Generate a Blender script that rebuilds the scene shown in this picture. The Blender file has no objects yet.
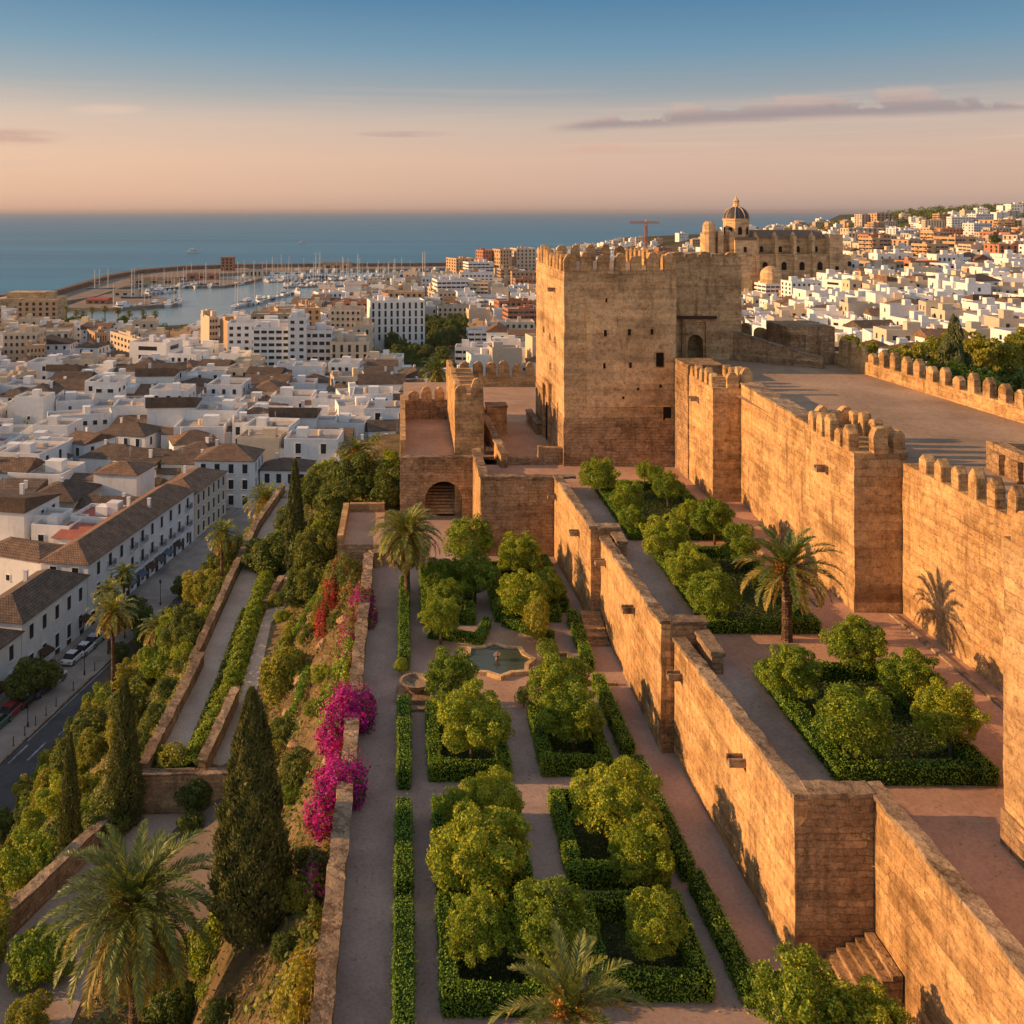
import bpy, bmesh, math, random
import numpy as np
from mathutils import Vector, Matrix, noise as mnoise

S = bpy.context.scene
COL = S.collection
rng = np.random.default_rng(7)
random.seed(7)
R = math.radians
CAMZ = 80.0
F = 1000.0
U0, V0 = 405.0, 211.0

def lin(h):
    h = h.lstrip('#')
    out = []
    for i in (0, 2, 4):
        c = int(h[i:i+2], 16) / 255
        out.append(c / 12.92 if c <= 0.04045 else ((c + 0.055) / 1.055) ** 2.4)
    return tuple(out) + (1.0,)

# ------------------------------------------------------------------ camera
cam = bpy.data.cameras.new('camera')
cam.sensor_width = 36.0
cam.lens = 36.0 * F / 1024.0
cam.shift_x = (512 - U0) / 1024.0
cam.shift_y = -(512 - V0) / 1024.0
cam.clip_start = 0.5
cam.clip_end = 200000
cam_ob = bpy.data.objects.new('camera', cam)
cam_ob.location = (0, 0, CAMZ)
cam_ob.rotation_euler = (R(90), 0, 0)
COL.objects.link(cam_ob)
S.camera = cam_ob
S.view_settings.view_transform = 'Standard'
S.view_settings.look = 'None'
S.view_settings.gamma = 1
S.view_settings.exposure = 0.0
S.cycles.use_denoising = True
S.cycles.max_bounces = 6
S.cycles.transparent_max_bounces = 8
S.cycles.volume_bounces = 0

# ------------------------------------------------------------------ sun
SUN_DIR = Vector((1.0, -0.035, -0.30)).normalized()      # the way the light travels
SUN_EL = math.asin(-SUN_DIR.z)
to_sun = -SUN_DIR
sun = bpy.data.lights.new('sun', 'SUN')
sun.energy = 4.5
S.view_settings.exposure = 0.6
sun.angle = R(0.6)
sun.color = (1.0, 0.55, 0.23)
sun_ob = bpy.data.objects.new('sun', sun)
sun_ob.rotation_euler = SUN_DIR.to_track_quat('-Z', 'Y').to_euler()
sun_ob.location = (-60, 0, 120)
COL.objects.link(sun_ob)

# ------------------------------------------------------------------ node helpers
def nd(nt, typ, **kw):
    n = nt.nodes.new(typ)
    for k, v in kw.items():
        if k == 'inp':
            for kk, vv in v.items():
                n.inputs[kk].default_value = vv
        else:
            setattr(n, k, v)
    return n
def lk(nt, a, b):
    nt.links.new(a, b)
def ramp(nt, fac, stops, interp='LINEAR'):
    n = nt.nodes.new('ShaderNodeValToRGB')
    cr = n.color_ramp
    cr.interpolation = interp
    while len(cr.elements) < len(stops):
        cr.elements.new(0.5)
    for e, (p, c) in zip(cr.elements, stops):
        e.position = p
        e.color = c if len(c) == 4 else tuple(c) + (1,)
    lk(nt, fac, n.inputs[0])
    return n.outputs[0]
def math_(nt, op, a, b=None, c=None, clamp=False):
    n = nt.nodes.new('ShaderNodeMath')
    n.operation = op
    n.use_clamp = clamp
    for i, x in enumerate((a, b, c)):
        if x is None:
            continue
        if isinstance(x, (int, float)):
            n.inputs[i].default_value = x
        else:
            lk(nt, x, n.inputs[i])
    return n.outputs[0]
def mixc(nt, fac, a, b, mode='MIX'):
    n = nt.nodes.new('ShaderNodeMix')
    n.data_type = 'RGBA'
    n.blend_type = mode
    n.clamp_factor = True
    n.clamp_result = False
    for s, x in ((n.inputs[0], fac), (n.inputs[6], a), (n.inputs[7], b)):
        if isinstance(x, (int, float)):
            s.default_value = x
        elif isinstance(x, tuple):
            s.default_value = x
        else:
            lk(nt, x, s)
    return n.outputs[2]
def noise(nt, vec, scale, detail=4.0, rough=0.55, dist=0.0):
    n = nd(nt, 'ShaderNodeTexNoise')
    n.inputs['Scale'].default_value = scale
    n.inputs['Detail'].default_value = detail
    n.inputs['Roughness'].default_value = rough
    n.inputs['Distortion'].default_value = dist
    if vec is not None:
        lk(nt, vec, n.inputs['Vector'])
    return n
def mapr(nt, x, a, b, c=0.0, d=1.0, smooth=True):
    n = nt.nodes.new('ShaderNodeMapRange')
    n.interpolation_type = 'SMOOTHSTEP' if smooth else 'LINEAR'
    lk(nt, x, n.inputs[0])
    for i, v in zip((1, 2, 3, 4), (a, b, c, d)):
        n.inputs[i].default_value = v
    return n.outputs[0]

# ------------------------------------------------------------------ sky
def build_world():
    w = bpy.data.worlds.new('World')
    S.world = w
    w.use_nodes = True
    nt = w.node_tree
    nt.nodes.clear()
    out = nd(nt, 'ShaderNodeOutputWorld')
    bg = nd(nt, 'ShaderNodeBackground')
    lk(nt, bg.outputs[0], out.inputs[0])
    sky = nd(nt, 'ShaderNodeTexSky', sky_type='NISHITA')
    sky.sun_disc = False
    sky.sun_elevation = SUN_EL
    sky.sun_rotation = math.atan2(to_sun.x, to_sun.y)
    sky.altitude = 80
    sky.dust_density = 2.0
    tc = nd(nt, 'ShaderNodeTexCoord')
    sep = nd(nt, 'ShaderNodeSeparateXYZ')
    lk(nt, tc.outputs['Generated'], sep.inputs[0])
    x, y, z = sep.outputs
    # an evening sky: peach over the sea, blue above, warmer towards the sun
    el = mapr(nt, z, 0.0, 1.0, 0.0, 1.0, smooth=False)
    away = ramp(nt, el, [(0.0, lin('#b59b90')), (0.006, lin('#c0a294')), (0.018, lin('#cfac99')), (0.05, lin('#d6b3a0')), (0.085, lin('#c8b4a7')), (0.115, lin('#959fa6')),
                         (0.155, lin('#6c93ac')), (0.21, lin('#487aa0')), (0.34, lin('#7590aa')), (0.6, lin('#9aa3b2')), (1.0, lin('#989eac'))])
    near = ramp(nt, el, [(0.0, lin('#deae95')), (0.006, lin('#e6b699')), (0.018, lin('#eebf9f')), (0.05, lin('#f3c7a6')), (0.095, lin('#dcc3b0')), (0.125, lin('#adb0b0')),
                         (0.165, lin('#809fb1')), (0.21, lin('#5d8aa8')), (0.34, lin('#869cad')), (0.6, lin('#a5a9b2')), (1.0, lin('#9ba0ad'))])
    side = mapr(nt, x, -0.75, 0.5, 1.0, 0.0)
    base = mixc(nt, side, away, near)
    # long thin cloud bank and wisps
    m = nd(nt, 'ShaderNodeMapping')
    m.inputs['Scale'].default_value = (7.0, 7.0, 46.0)
    lk(nt, tc.outputs['Generated'], m.inputs[0])
    n1 = noise(nt, m.outputs[0], 1.0, 7.0, 0.62, 0.3)
    m2 = nd(nt, 'ShaderNodeMapping')
    m2.inputs['Scale'].default_value = (2.2, 2.2, 60.0)
    lk(nt, tc.outputs['Generated'], m2.inputs[0])
    n2 = noise(nt, m2.outputs[0], 1.0, 5.0, 0.6, 0.4)
    az = math_(nt, 'DIVIDE', x, math_(nt, 'MAXIMUM', y, 0.05))
    zz = math_(nt, 'DIVIDE', z, math_(nt, 'MAXIMUM', y, 0.05))
    # a flat-bottomed bank with a heaped top, thinning to a tail at both ends
    cva = nd(nt, 'ShaderNodeCombineXYZ')
    lk(nt, math_(nt, 'MULTIPLY', az, 17.0), cva.inputs[0]); lk(nt, math_(nt, 'MULTIPLY', zz, 26.0), cva.inputs[1])
    nb = noise(nt, cva.outputs[0], 1.0, 7.0, 0.60, 0.2)
    ax = math_(nt, 'MULTIPLY', mapr(nt, az, 0.02, 0.36), mapr(nt, az, 0.555, 0.625, 1.0, 0.12))
    ends = math_(nt, 'MULTIPLY', mapr(nt, az, 0.13, 0.19), mapr(nt, az, 0.60, 0.68, 1.0, 0.0))
    bot = math_(nt, 'ADD', math_(nt, 'MULTIPLY', az, 0.048), 0.0715)
    thick = math_(nt, 'MULTIPLY', math_(nt, 'ADD', math_(nt, 'MULTIPLY', mapr(nt, nb.outputs[0], 0.30, 0.62, smooth=False), 0.023), 0.005), math_(nt, 'ADD', math_(nt, 'MULTIPLY', ax, 0.8), 0.2))
    dz = math_(nt, 'SUBTRACT', zz, math_(nt, 'ADD', bot, math_(nt, 'MULTIPLY', math_(nt, 'SUBTRACT', n1.outputs[0], 0.5), 0.010)))
    rel = math_(nt, 'DIVIDE', dz, thick)
    bank = math_(nt, 'MULTIPLY', mapr(nt, dz, -0.004, 0.006), mapr(nt, rel, 0.55, 1.2, 1.0, 0.0))
    bank = math_(nt, 'MULTIPLY', bank, ends)
    lowlight = math_(nt, 'MULTIPLY', mapr(nt, rel, 0.35, 1.0), mapr(nt, nb.outputs[0], 0.42, 0.62))
    ccol = mixc(nt, lowlight, lin('#9d8c8f'), lin('#dcb6a6'))
    c1 = mixc(nt, math_(nt, 'MULTIPLY', bank, 0.82), base, ccol)
    wis = math_(nt, 'MULTIPLY', mapr(nt, n2.outputs[0], 0.46, 0.74), math_(nt, 'MULTIPLY', mapr(nt, zz, 0.02, 0.06), mapr(nt, zz, 0.09, 0.14, 1.0, 0.0)))
    c2 = mixc(nt, math_(nt, 'MULTIPLY', wis, 0.85), c1, lin('#e0bda9'))
    # two small separate clouds on the sunward side
    def puff(cx, cz, rx, rz, col, amt, prev):
        ex = math_(nt, 'DIVIDE', math_(nt, 'SUBTRACT', az, cx), rx)
        ez = math_(nt, 'DIVIDE', math_(nt, 'SUBTRACT', zz, cz), rz)
        r2 = math_(nt, 'ADD', math_(nt, 'MULTIPLY', ex, ex), math_(nt, 'MULTIPLY', ez, ez))
        k = math_(nt, 'MULTIPLY', mapr(nt, r2, 0.1, 1.0, 1.0, 0.0), mapr(nt, n1.outputs[0], 0.36, 0.6))
        return mixc(nt, math_(nt, 'MULTIPLY', k, amt), prev, col)
    c2 = puff(-0.298, 0.102, 0.046, 0.0065, lin('#e6c6b2'), 0.6, c2)
    c2 = puff(-0.40, 0.074, 0.075, 0.010, lin('#c79f92'), 0.75, c2)
    c2 = puff(0.0, 0.077, 0.06, 0.004, lin('#b59c98'), 0.7, c2)
    c2 = puff(0.20, 0.062, 0.05, 0.006, lin('#dcae98'), 0.5, c2)
    back = mapr(nt, y, 0.1, -0.7)  # added fill: sky behind the camera made warmer and brighter for the front faces
    c2 = mixc(nt, math_(nt, 'MULTIPLY', back, mapr(nt, z, 0.75, 0.3)), c2, mixc(nt, 1.0, c2, (1.75, 1.62, 1.45, 1), 'MULTIPLY'))
    nis = nd(nt, 'ShaderNodeVectorMath', operation='SCALE')
    lk(nt, sky.outputs[0], nis.inputs[0])
    nis.inputs['Scale'].default_value = 0.10
    fin = mixc(nt, 0.10, c2, nis.outputs[0])
    lk(nt, fin, bg.inputs['Color'])
    bg.inputs['Strength'].default_value = 0.70
build_world()

# ------------------------------------------------------------------ materials
def new_mat(name):
    m = bpy.data.materials.new(name)
    m.use_nodes = True
    nt = m.node_tree
    nt.nodes.clear()
    out = nd(nt, 'ShaderNodeOutputMaterial')
    b = nd(nt, 'ShaderNodeBsdfPrincipled')
    b.inputs['Specular IOR Level'].default_value = 0.2
    lk(nt, b.outputs[0], out.inputs[0])
    return m, nt, b, out
def wpos(nt):
    return nd(nt, 'ShaderNodeNewGeometry').outputs['Position']

def mat_stone(name, c1, c2, mortar, width=0.7, row=0.33, patch=0.5, stain=0.5, bump=0.6, plaster=None, tint=None):
    m, nt, b, out = new_mat(name)
    p = wpos(nt)
    sep = nd(nt, 'ShaderNodeSeparateXYZ'); lk(nt, p, sep.inputs[0])
    nw = noise(nt, p, 1.1, 4.0, 0.6)
    nw2 = noise(nt, p, 3.3, 3.0, 0.6)
    u = math_(nt, 'ADD', sep.outputs[0], sep.outputs[1])
    wob = math_(nt, 'ADD', math_(nt, 'MULTIPLY', math_(nt, 'SUBTRACT', nw.outputs[0], 0.5), 0.34), math_(nt, 'MULTIPLY', math_(nt, 'SUBTRACT', nw2.outputs[0], 0.5), 0.16))
    u = math_(nt, 'ADD', u, math_(nt, 'MULTIPLY', wob, 2.4))
    v = math_(nt, 'ADD', sep.outputs[2], wob)
    cv = nd(nt, 'ShaderNodeCombineXYZ'); lk(nt, u, cv.inputs[0]); lk(nt, v, cv.inputs[1])
    br = nd(nt, 'ShaderNodeTexBrick')
    br.inputs['Color1'].default_value = c1
    br.inputs['Color2'].default_value = c2
    br.inputs['Mortar'].default_value = mortar
    br.inputs['Scale'].default_value = 1.0
    br.inputs['Mortar Size'].default_value = 0.022
    br.inputs['Mortar Smooth'].default_value = 0.6
    br.inputs['Brick Width'].default_value = width
    br.inputs['Row Height'].default_value = row
    br.inputs['Bias'].default_value = 0.0
    lk(nt, cv.outputs[0], br.inputs['Vector'])
    br2 = nd(nt, 'ShaderNodeTexBrick')
    for k, val in (('Color1', (0.58, 0.56, 0.54, 1)), ('Color2', (1.28, 1.26, 1.22, 1)), ('Mortar', (0.9, 0.9, 0.9, 1))):
        br2.inputs[k].default_value = val
    br2.inputs['Scale'].default_value = 1.0
    br2.inputs['Mortar Size'].default_value = 0.01
    br2.inputs['Brick Width'].default_value = width * 1.9
    br2.inputs['Row Height'].default_value = row * 2
    lk(nt, cv.outputs[0], br2.inputs['Vector'])
    fine = noise(nt, p, 9.0, 6.0, 0.65)
    big = noise(nt, p, 0.22, 5.0, 0.6)
    mid = noise(nt, p, 1.1, 5.0, 0.62)
    col = mixc(nt, 0.75, br.outputs['Color'], mixc(nt, 1.0, br.outputs['Color'], br2.outputs['Color'], 'MULTIPLY'))
    # weathered courses where the facing has gone smooth
    pl = plaster or mixc(nt, 0.5, c1, c2)
    smf = math_(nt, 'ADD', math_(nt, 'MULTIPLY', mid.outputs[0], 0.5), math_(nt, 'MULTIPLY', big.outputs[0], 0.5))
    sm = mapr(nt, smf, 0.47 - 0.10 * patch, 0.58 - 0.04 * patch)
    if patch > 0:
        col = mixc(nt, math_(nt, 'MULTIPLY', sm, 0.62), col, pl)
    # level banding of the courses and darker single stones
    mbn = nd(nt, 'ShaderNodeMapping'); mbn.inputs['Scale'].default_value = (0.10, 0.10, 1.5); lk(nt, p, mbn.inputs[0])
    band = noise(nt, mbn.outputs[0], 1.0, 5.0, 0.65, 0.3)
    col = mixc(nt, 1.0, col, ramp(nt, band.outputs[0], [(0.3, (0.64, 0.60, 0.56)), (0.5, (1, 1, 1)), (0.7, (1.2, 1.18, 1.14))]), 'MULTIPLY')
    grain = noise(nt, p, 2.6, 6.0, 0.75)
    col = mixc(nt, 1.0, col, ramp(nt, grain.outputs[0], [(0.30, (0.46, 0.42, 0.38)), (0.47, (0.97, 0.96, 0.95)), (0.68, (1.26, 1.24, 1.18))]), 'MULTIPLY')
    col = mixc(nt, 1.0, col, ramp(nt, fine.outputs[0], [(0.25, (0.72, 0.70, 0.68)), (0.5, (1, 1, 1)), (0.75, (1.22, 1.2, 1.16))]), 'MULTIPLY')
    col = mixc(nt, 1.0, col, ramp(nt, big.outputs[0], [(0.3, (0.72, 0.69, 0.66)), (0.5, (1, 1, 1)), (0.7, (1.16, 1.12, 1.06))]), 'MULTIPLY')
    pit = noise(nt, p, 5.5, 3.0, 0.8)
    col = mixc(nt, math_(nt, 'MULTIPLY', mapr(nt, pit.outputs[0], 0.58, 0.67), 0.6), col, (0.13, 0.08, 0.045, 1))
    pale = noise(nt, p, 0.8, 5.0, 0.7)
    col = mixc(nt, math_(nt, 'MULTIPLY', mapr(nt, pale.outputs[0], 0.60, 0.72), 0.35), col, (0.66, 0.52, 0.36, 1))
    # vertical rain streaks and lichen
    ms = nd(nt, 'ShaderNodeMapping'); ms.inputs['Scale'].default_value = (1.6, 1.6, 0.22); lk(nt, p, ms.inputs[0])
    st = noise(nt, ms.outputs[0], 1.0, 6.0, 0.7)
    col = mixc(nt, math_(nt, 'MULTIPLY', mapr(nt, st.outputs[0], 0.51, 0.70), stain), col, lin('#4a3a2e'))
    lc = noise(nt, p, 3.5, 4.0, 0.7)
    col = mixc(nt, math_(nt, 'MULTIPLY', mapr(nt, lc.outputs[0], 0.60, 0.72), 0.45 * stain), col, lin('#3c332c'))
    if tint:
        col = mixc(nt, 1.0, col, tint, 'MULTIPLY')
    lk(nt, col, b.inputs['Base Color'])
    b.inputs['Roughness'].default_value = 0.92
    b.inputs['Specular IOR Level'].default_value = 0.08
    h = math_(nt, 'ADD', math_(nt, 'MULTIPLY', br.outputs['Fac'], -0.35), math_(nt, 'ADD', math_(nt, 'MULTIPLY', fine.outputs[0], 1.0), math_(nt, 'ADD', math_(nt, 'MULTIPLY', mid.outputs[0], 0.7), math_(nt, 'MULTIPLY', grain.outputs[0], 1.3))))
    bp = nd(nt, 'ShaderNodeBump'); bp.inputs['Strength'].default_value = bump; bp.inputs['Distance'].default_value = 0.09
    lk(nt, h, bp.inputs['Height']); lk(nt, bp.outputs[0], b.inputs['Normal'])
    return m

def mat_ground(name, c1, c2, scale=1.0, grit=60.0, bump=0.4, extra=None):
    m, nt, b, out = new_mat(name)
    p = wpos(nt)
    a = noise(nt, p, 0.35 * scale, 6.0, 0.6)
    g = noise(nt, p, grit, 3.0, 0.8)
    g2 = noise(nt, p, 7.0 * scale, 5.0, 0.7)
    col = mixc(nt, mapr(nt, a.outputs[0], 0.35, 0.65), c1, c2)
    wr = noise(nt, p, 0.16, 5.0, 0.65, 0.6)
    col = mixc(nt, 1.0, col, ramp(nt, wr.outputs[0], [(0.32, (0.78, 0.77, 0.77)), (0.5, (1, 1, 1)), (0.68, (1.14, 1.13, 1.11))]), 'MULTIPLY')
    col = mixc(nt, 1.0, col, ramp(nt, g.outputs[0], [(0.3, (0.6, 0.6, 0.6)), (0.5, (1, 1, 1)), (0.7, (1.4, 1.38, 1.35))]), 'MULTIPLY')
    col = mixc(nt, 1.0, col, ramp(nt, g2.outputs[0], [(0.3, (0.78, 0.77, 0.76)), (0.5, (1, 1, 1)), (0.7, (1.15, 1.14, 1.13))]), 'MULTIPLY')
    if extra:
        col = extra(nt, p, col)
    lk(nt, col, b.inputs['Base Color'])
    b.inputs['Roughness'].default_value = 0.95
    b.inputs['Specular IOR Level'].default_value = 0.05
    bp = nd(nt, 'ShaderNodeBump'); bp.inputs['Strength'].default_value = bump; bp.inputs['Distance'].default_value = 0.04
    lk(nt, g.outputs[0], bp.inputs['Height']); lk(nt, bp.outputs[0], b.inputs['Normal'])
    return m

def mat_leaf(name, dark, mid, light, trans=0.35, rough=0.55, spread=1.0, spec=0.25):
    m, nt, b, out = new_mat(name)
    g = nd(nt, 'ShaderNodeNewGeometry')
    oi = nd(nt, 'ShaderNodeObjectInfo')
    pn = noise(nt, g.outputs['Position'], 0.9, 3.0)
    r = math_(nt, 'ADD', math_(nt, 'MULTIPLY', g.outputs['Random Per Island'], 0.55 * spread), math_(nt, 'MULTIPLY', pn.outputs[0], 0.45))
    r = math_(nt, 'ADD', r, math_(nt, 'MULTIPLY', math_(nt, 'SUBTRACT', oi.outputs['Random'], 0.5), 0.22))
    col = ramp(nt, r, [(0.14, dark), (0.5, mid), (0.84, light)])
    dn = noise(nt, g.outputs['Position'], 1.7, 4.0, 0.7)
    dry = math_(nt, 'MULTIPLY', mapr(nt, dn.outputs[0], 0.60, 0.74), mapr(nt, g.outputs['Random Per Island'], 0.45, 0.7))
    col = mixc(nt, math_(nt, 'MULTIPLY', dry, 0.55), col, (0.20, 0.135, 0.045, 1))
    lk(nt, col, b.inputs['Base Color'])
    b.inputs['Roughness'].default_value = rough
    b.inputs['Specular IOR Level'].default_value = spec
    tr = nd(nt, 'ShaderNodeBsdfTranslucent')
    lk(nt, mixc(nt, 1.0, col, (1.5, 1.35, 0.55, 1), 'MULTIPLY'), tr.inputs[0])
    mx = nd(nt, 'ShaderNodeMixShader'); mx.inputs[0].default_value = trans
    lk(nt, b.outputs[0], mx.inputs[1]); lk(nt, tr.outputs[0], mx.inputs[2]); lk(nt, mx.outputs[0], out.inputs[0])
    return m

def mat_plain(name, col, rough=0.6, var=0.12, scale=1.5, spec=0.2, metal=0.0, objvar=0.0, stain=0.0):
    m, nt, b, out = new_mat(name)
    p = wpos(nt)
    a = noise(nt, p, scale, 5.0, 0.62)
    c = mixc(nt, 1.0, col, ramp(nt, a.outputs[0], [(0.3, (1 - var,) * 3), (0.7, (1 + var,) * 3)]), 'MULTIPLY')
    if objvar:
        oi = nd(nt, 'ShaderNodeObjectInfo')
        c = mixc(nt, 1.0, c, ramp(nt, oi.outputs['Random'], [(0, (1 - objvar, 1 - objvar, 1 - objvar * 0.8)), (0.5, (1, 1, 1)), (1, (1 + objvar * 0.4, 1 + objvar * 0.3, 1))]), 'MULTIPLY')
    if stain:
        ms = nd(nt, 'ShaderNodeMapping'); ms.inputs['Scale'].default_value = (0.9, 0.9, 0.16); lk(nt, p, ms.inputs[0])
        st = noise(nt, ms.outputs[0], 1.0, 6.0, 0.7)
        c = mixc(nt, math_(nt, 'MULTIPLY', mapr(nt, st.outputs[0], 0.52, 0.75), stain), c, lin('#6b6258'))
    lk(nt, c, b.inputs['Base Color'])
    b.inputs['Roughness'].default_value = rough
    b.inputs['Specular IOR Level'].default_value = spec
    b.inputs['Metallic'].default_value = metal
    return m

def mat_tiles(name, c1, c2, c3):
    m, nt, b, out = new_mat(name)
    p = wpos(nt)
    sep = nd(nt, 'ShaderNodeSeparateXYZ'); lk(nt, p, sep.inputs[0])
    cv = nd(nt, 'ShaderNodeCombineXYZ')
    lk(nt, math_(nt, 'ADD', sep.outputs[0], math_(nt, 'MULTIPLY', sep.outputs[1], 0.8)), cv.inputs[0])
    lk(nt, math_(nt, 'MULTIPLY', sep.outputs[2], 2.0), cv.inputs[1])
    br = nd(nt, 'ShaderNodeTexBrick')
    br.inputs['Color1'].default_value = c1; br.inputs['Color2'].default_value = c2; br.inputs['Mortar'].default_value = c3
    br.inputs['Scale'].default_value = 1.0; br.inputs['Brick Width'].default_value = 0.36; br.inputs['Row Height'].default_value = 0.42
    br.inputs['Mortar Size'].default_value = 0.05
    lk(nt, cv.outputs[0], br.inputs['Vector'])
    a = noise(nt, p, 0.5, 5.0, 0.65)
    f = noise(nt, p, 6.0, 4.0, 0.7)
    c = mixc(nt, 1.0, br.outputs['Color'], ramp(nt, a.outputs[0], [(0.3, (0.65, 0.66, 0.68)), (0.7, (1.3, 1.25, 1.2))]), 'MULTIPLY')
    c = mixc(nt, 1.0, c, ramp(nt, f.outputs[0], [(0.3, (0.6, 0.6, 0.6)), (0.7, (1.4, 1.38, 1.3))]), 'MULTIPLY')
    oi = nd(nt, 'ShaderNodeObjectInfo')
    c = mixc(nt, 1.0, c, ramp(nt, oi.outputs['Random'], [(0, (0.7, 0.72, 0.75)), (0.6, (1, 1, 1)), (1, (1.45, 1.25, 1.1))]), 'MULTIPLY')
    lk(nt, c, b.inputs['Base Color'])
    b.inputs['Roughness'].default_value = 0.9
    bp = nd(nt, 'ShaderNodeBump'); bp.inputs['Strength'].default_value = 0.8; bp.inputs['Distance'].default_value = 0.08
    lk(nt, math_(nt, 'SUBTRACT', f.outputs[0], br.outputs['Fac']), bp.inputs['Height']); lk(nt, bp.outputs[0], b.inputs['Normal'])
    return m

M = {}
M['stone'] = mat_stone('sandstone', (0.44, 0.275, 0.138, 1), (0.57, 0.385, 0.20, 1), (0.33, 0.21, 0.112, 1), plaster=(0.55, 0.365, 0.19, 1))
M['tower'] = mat_stone('tower_sandstone', (0.46, 0.31, 0.17, 1), (0.56, 0.40, 0.23, 1), (0.38, 0.26, 0.15, 1), width=1.1, row=0.30, patch=1.0, stain=0.5, plaster=(0.56, 0.395, 0.225, 1))
M['ashlar'] = mat_stone('ashlar', (0.40, 0.26, 0.14, 1), (0.55, 0.395, 0.225, 1), (0.31, 0.21, 0.12, 1), width=1.05, row=0.45, patch=0.6, stain=0.45)
M['coping'] = mat_stone('coping', (0.29, 0.22, 0.16, 1), (0.36, 0.28, 0.20, 1), (0.2, 0.15, 0.11, 1), width=0.8, row=0.5, patch=0.0, stain=0.9)
M['oldstone'] = mat_stone('old_rubble', (0.37, 0.245, 0.15, 1), (0.49, 0.345, 0.21, 1), (0.28, 0.19, 0.12, 1), width=0.45, row=0.24, patch=0.3, stain=0.5, bump=0.9)
M['cathedral'] = mat_stone('cathedral_stone', (0.60, 0.42, 0.24, 1), (0.66, 0.48, 0.29, 1), (0.53, 0.37, 0.21, 1), width=2.0, row=0.8, patch=0.4, stain=0.35)
M['gravel'] = mat_ground('garden_gravel', (0.36, 0.265, 0.225, 1), (0.43, 0.32, 0.27, 1))
M['terrace_gravel'] = mat_ground('terrace_gravel', (0.43, 0.265, 0.19, 1), (0.50, 0.32, 0.23, 1))
M['plaza'] = mat_ground('plaza_earth', (0.33, 0.235, 0.165, 1), (0.42, 0.30, 0.21, 1), scale=0.5, grit=20)
M['court'] = mat_ground('court_paving', (0.42, 0.27, 0.185, 1), (0.48, 0.325, 0.225, 1), scale=1.0, grit=25)
M['sandpath'] = mat_ground('sand_path', (0.50, 0.385, 0.305, 1), (0.58, 0.45, 0.355, 1))
M['asphalt'] = mat_ground('asphalt', (0.075, 0.078, 0.085, 1), (0.10, 0.10, 0.107, 1), grit=40, bump=0.1)
M['paving'] = mat_ground('paving', (0.27, 0.235, 0.21, 1), (0.34, 0.295, 0.26, 1), grit=14, bump=0.2)
M['bedsoil'] = mat_ground('bed_soil', (0.03, 0.042, 0.016, 1), (0.045, 0.055, 0.022, 1), grit=30)
M['lowerpath'] = mat_ground('lower_path_earth', (0.34, 0.265, 0.215, 1), (0.41, 0.32, 0.26, 1))
M['marking'] = mat_plain('road_paint', (0.30, 0.30, 0.30, 1), 0.85, 0.6, 1.2)
M['shadepath'] = mat_ground('shade_toned_earth', (0.13, 0.105, 0.088, 1), (0.175, 0.14, 0.115, 1))  # path earth with the lower court's shade painted in as a darker colour
M['plaster'] = mat_stone('keep_plaster', (0.60, 0.42, 0.24, 1), (0.63, 0.45, 0.265, 1), (0.54, 0.38, 0.22, 1), width=2.4, row=0.85, patch=1.2, stain=0.35, bump=0.35, plaster=(0.62, 0.44, 0.255, 1))
M['orange'] = mat_leaf('orange_leaf', (0.05, 0.11, 0.013, 1), (0.185, 0.285, 0.024, 1), (0.50, 0.49, 0.045, 1), trans=0.30)
M['hedge'] = mat_leaf('box_leaf', (0.07, 0.15, 0.016, 1), (0.16, 0.28, 0.026, 1), (0.28, 0.38, 0.04, 1), trans=0.22)
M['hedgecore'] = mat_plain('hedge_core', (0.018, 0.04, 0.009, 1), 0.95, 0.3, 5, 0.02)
M['ivy'] = mat_leaf('bed_leaf', (0.028, 0.055, 0.012, 1), (0.05, 0.095, 0.018, 1), (0.09, 0.135, 0.026, 1), trans=0.15)
M['tree'] = mat_leaf('tree_leaf', (0.036, 0.068, 0.014, 1), (0.095, 0.145, 0.024, 1), (0.26, 0.26, 0.042, 1), trans=0.25)
M['olive'] = mat_leaf('pale_leaf', (0.11, 0.15, 0.018, 1), (0.25, 0.27, 0.032, 1), (0.46, 0.38, 0.05, 1), trans=0.32)
M['cypress'] = mat_leaf('cypress_leaf', (0.045, 0.066, 0.024, 1), (0.095, 0.12, 0.036, 1), (0.19, 0.185, 0.055, 1), trans=0.12)
M['palm'] = mat_leaf('palm_leaf', (0.075, 0.115, 0.03, 1), (0.16, 0.21, 0.045, 1), (0.40, 0.36, 0.08, 1), trans=0.25, rough=0.45, spec=0.4)
M['palmgold'] = mat_leaf('golden_frond', (0.13, 0.12, 0.03, 1), (0.28, 0.24, 0.055, 1), (0.50, 0.38, 0.09, 1), trans=0.25, rough=0.45, spec=0.4)
M['drypalm'] = mat_leaf('dry_frond', (0.24, 0.16, 0.06, 1), (0.40, 0.26, 0.09, 1), (0.55, 0.36, 0.12, 1), trans=0.25)
M['dates'] = mat_leaf('date_cluster', (0.25, 0.10, 0.02, 1), (0.42, 0.18, 0.03, 1), (0.55, 0.27, 0.05, 1), trans=0.1)
M['trunk'] = mat_stone('palm_trunk', (0.16, 0.11, 0.075, 1), (0.24, 0.165, 0.11, 1), (0.09, 0.065, 0.05, 1), width=0.25, row=0.12, patch=0, stain=0.3, bump=1.0)
M['bark'] = mat_plain('bark', (0.11, 0.08, 0.06, 1), 0.95, 0.35, 8, 0.05)
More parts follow.
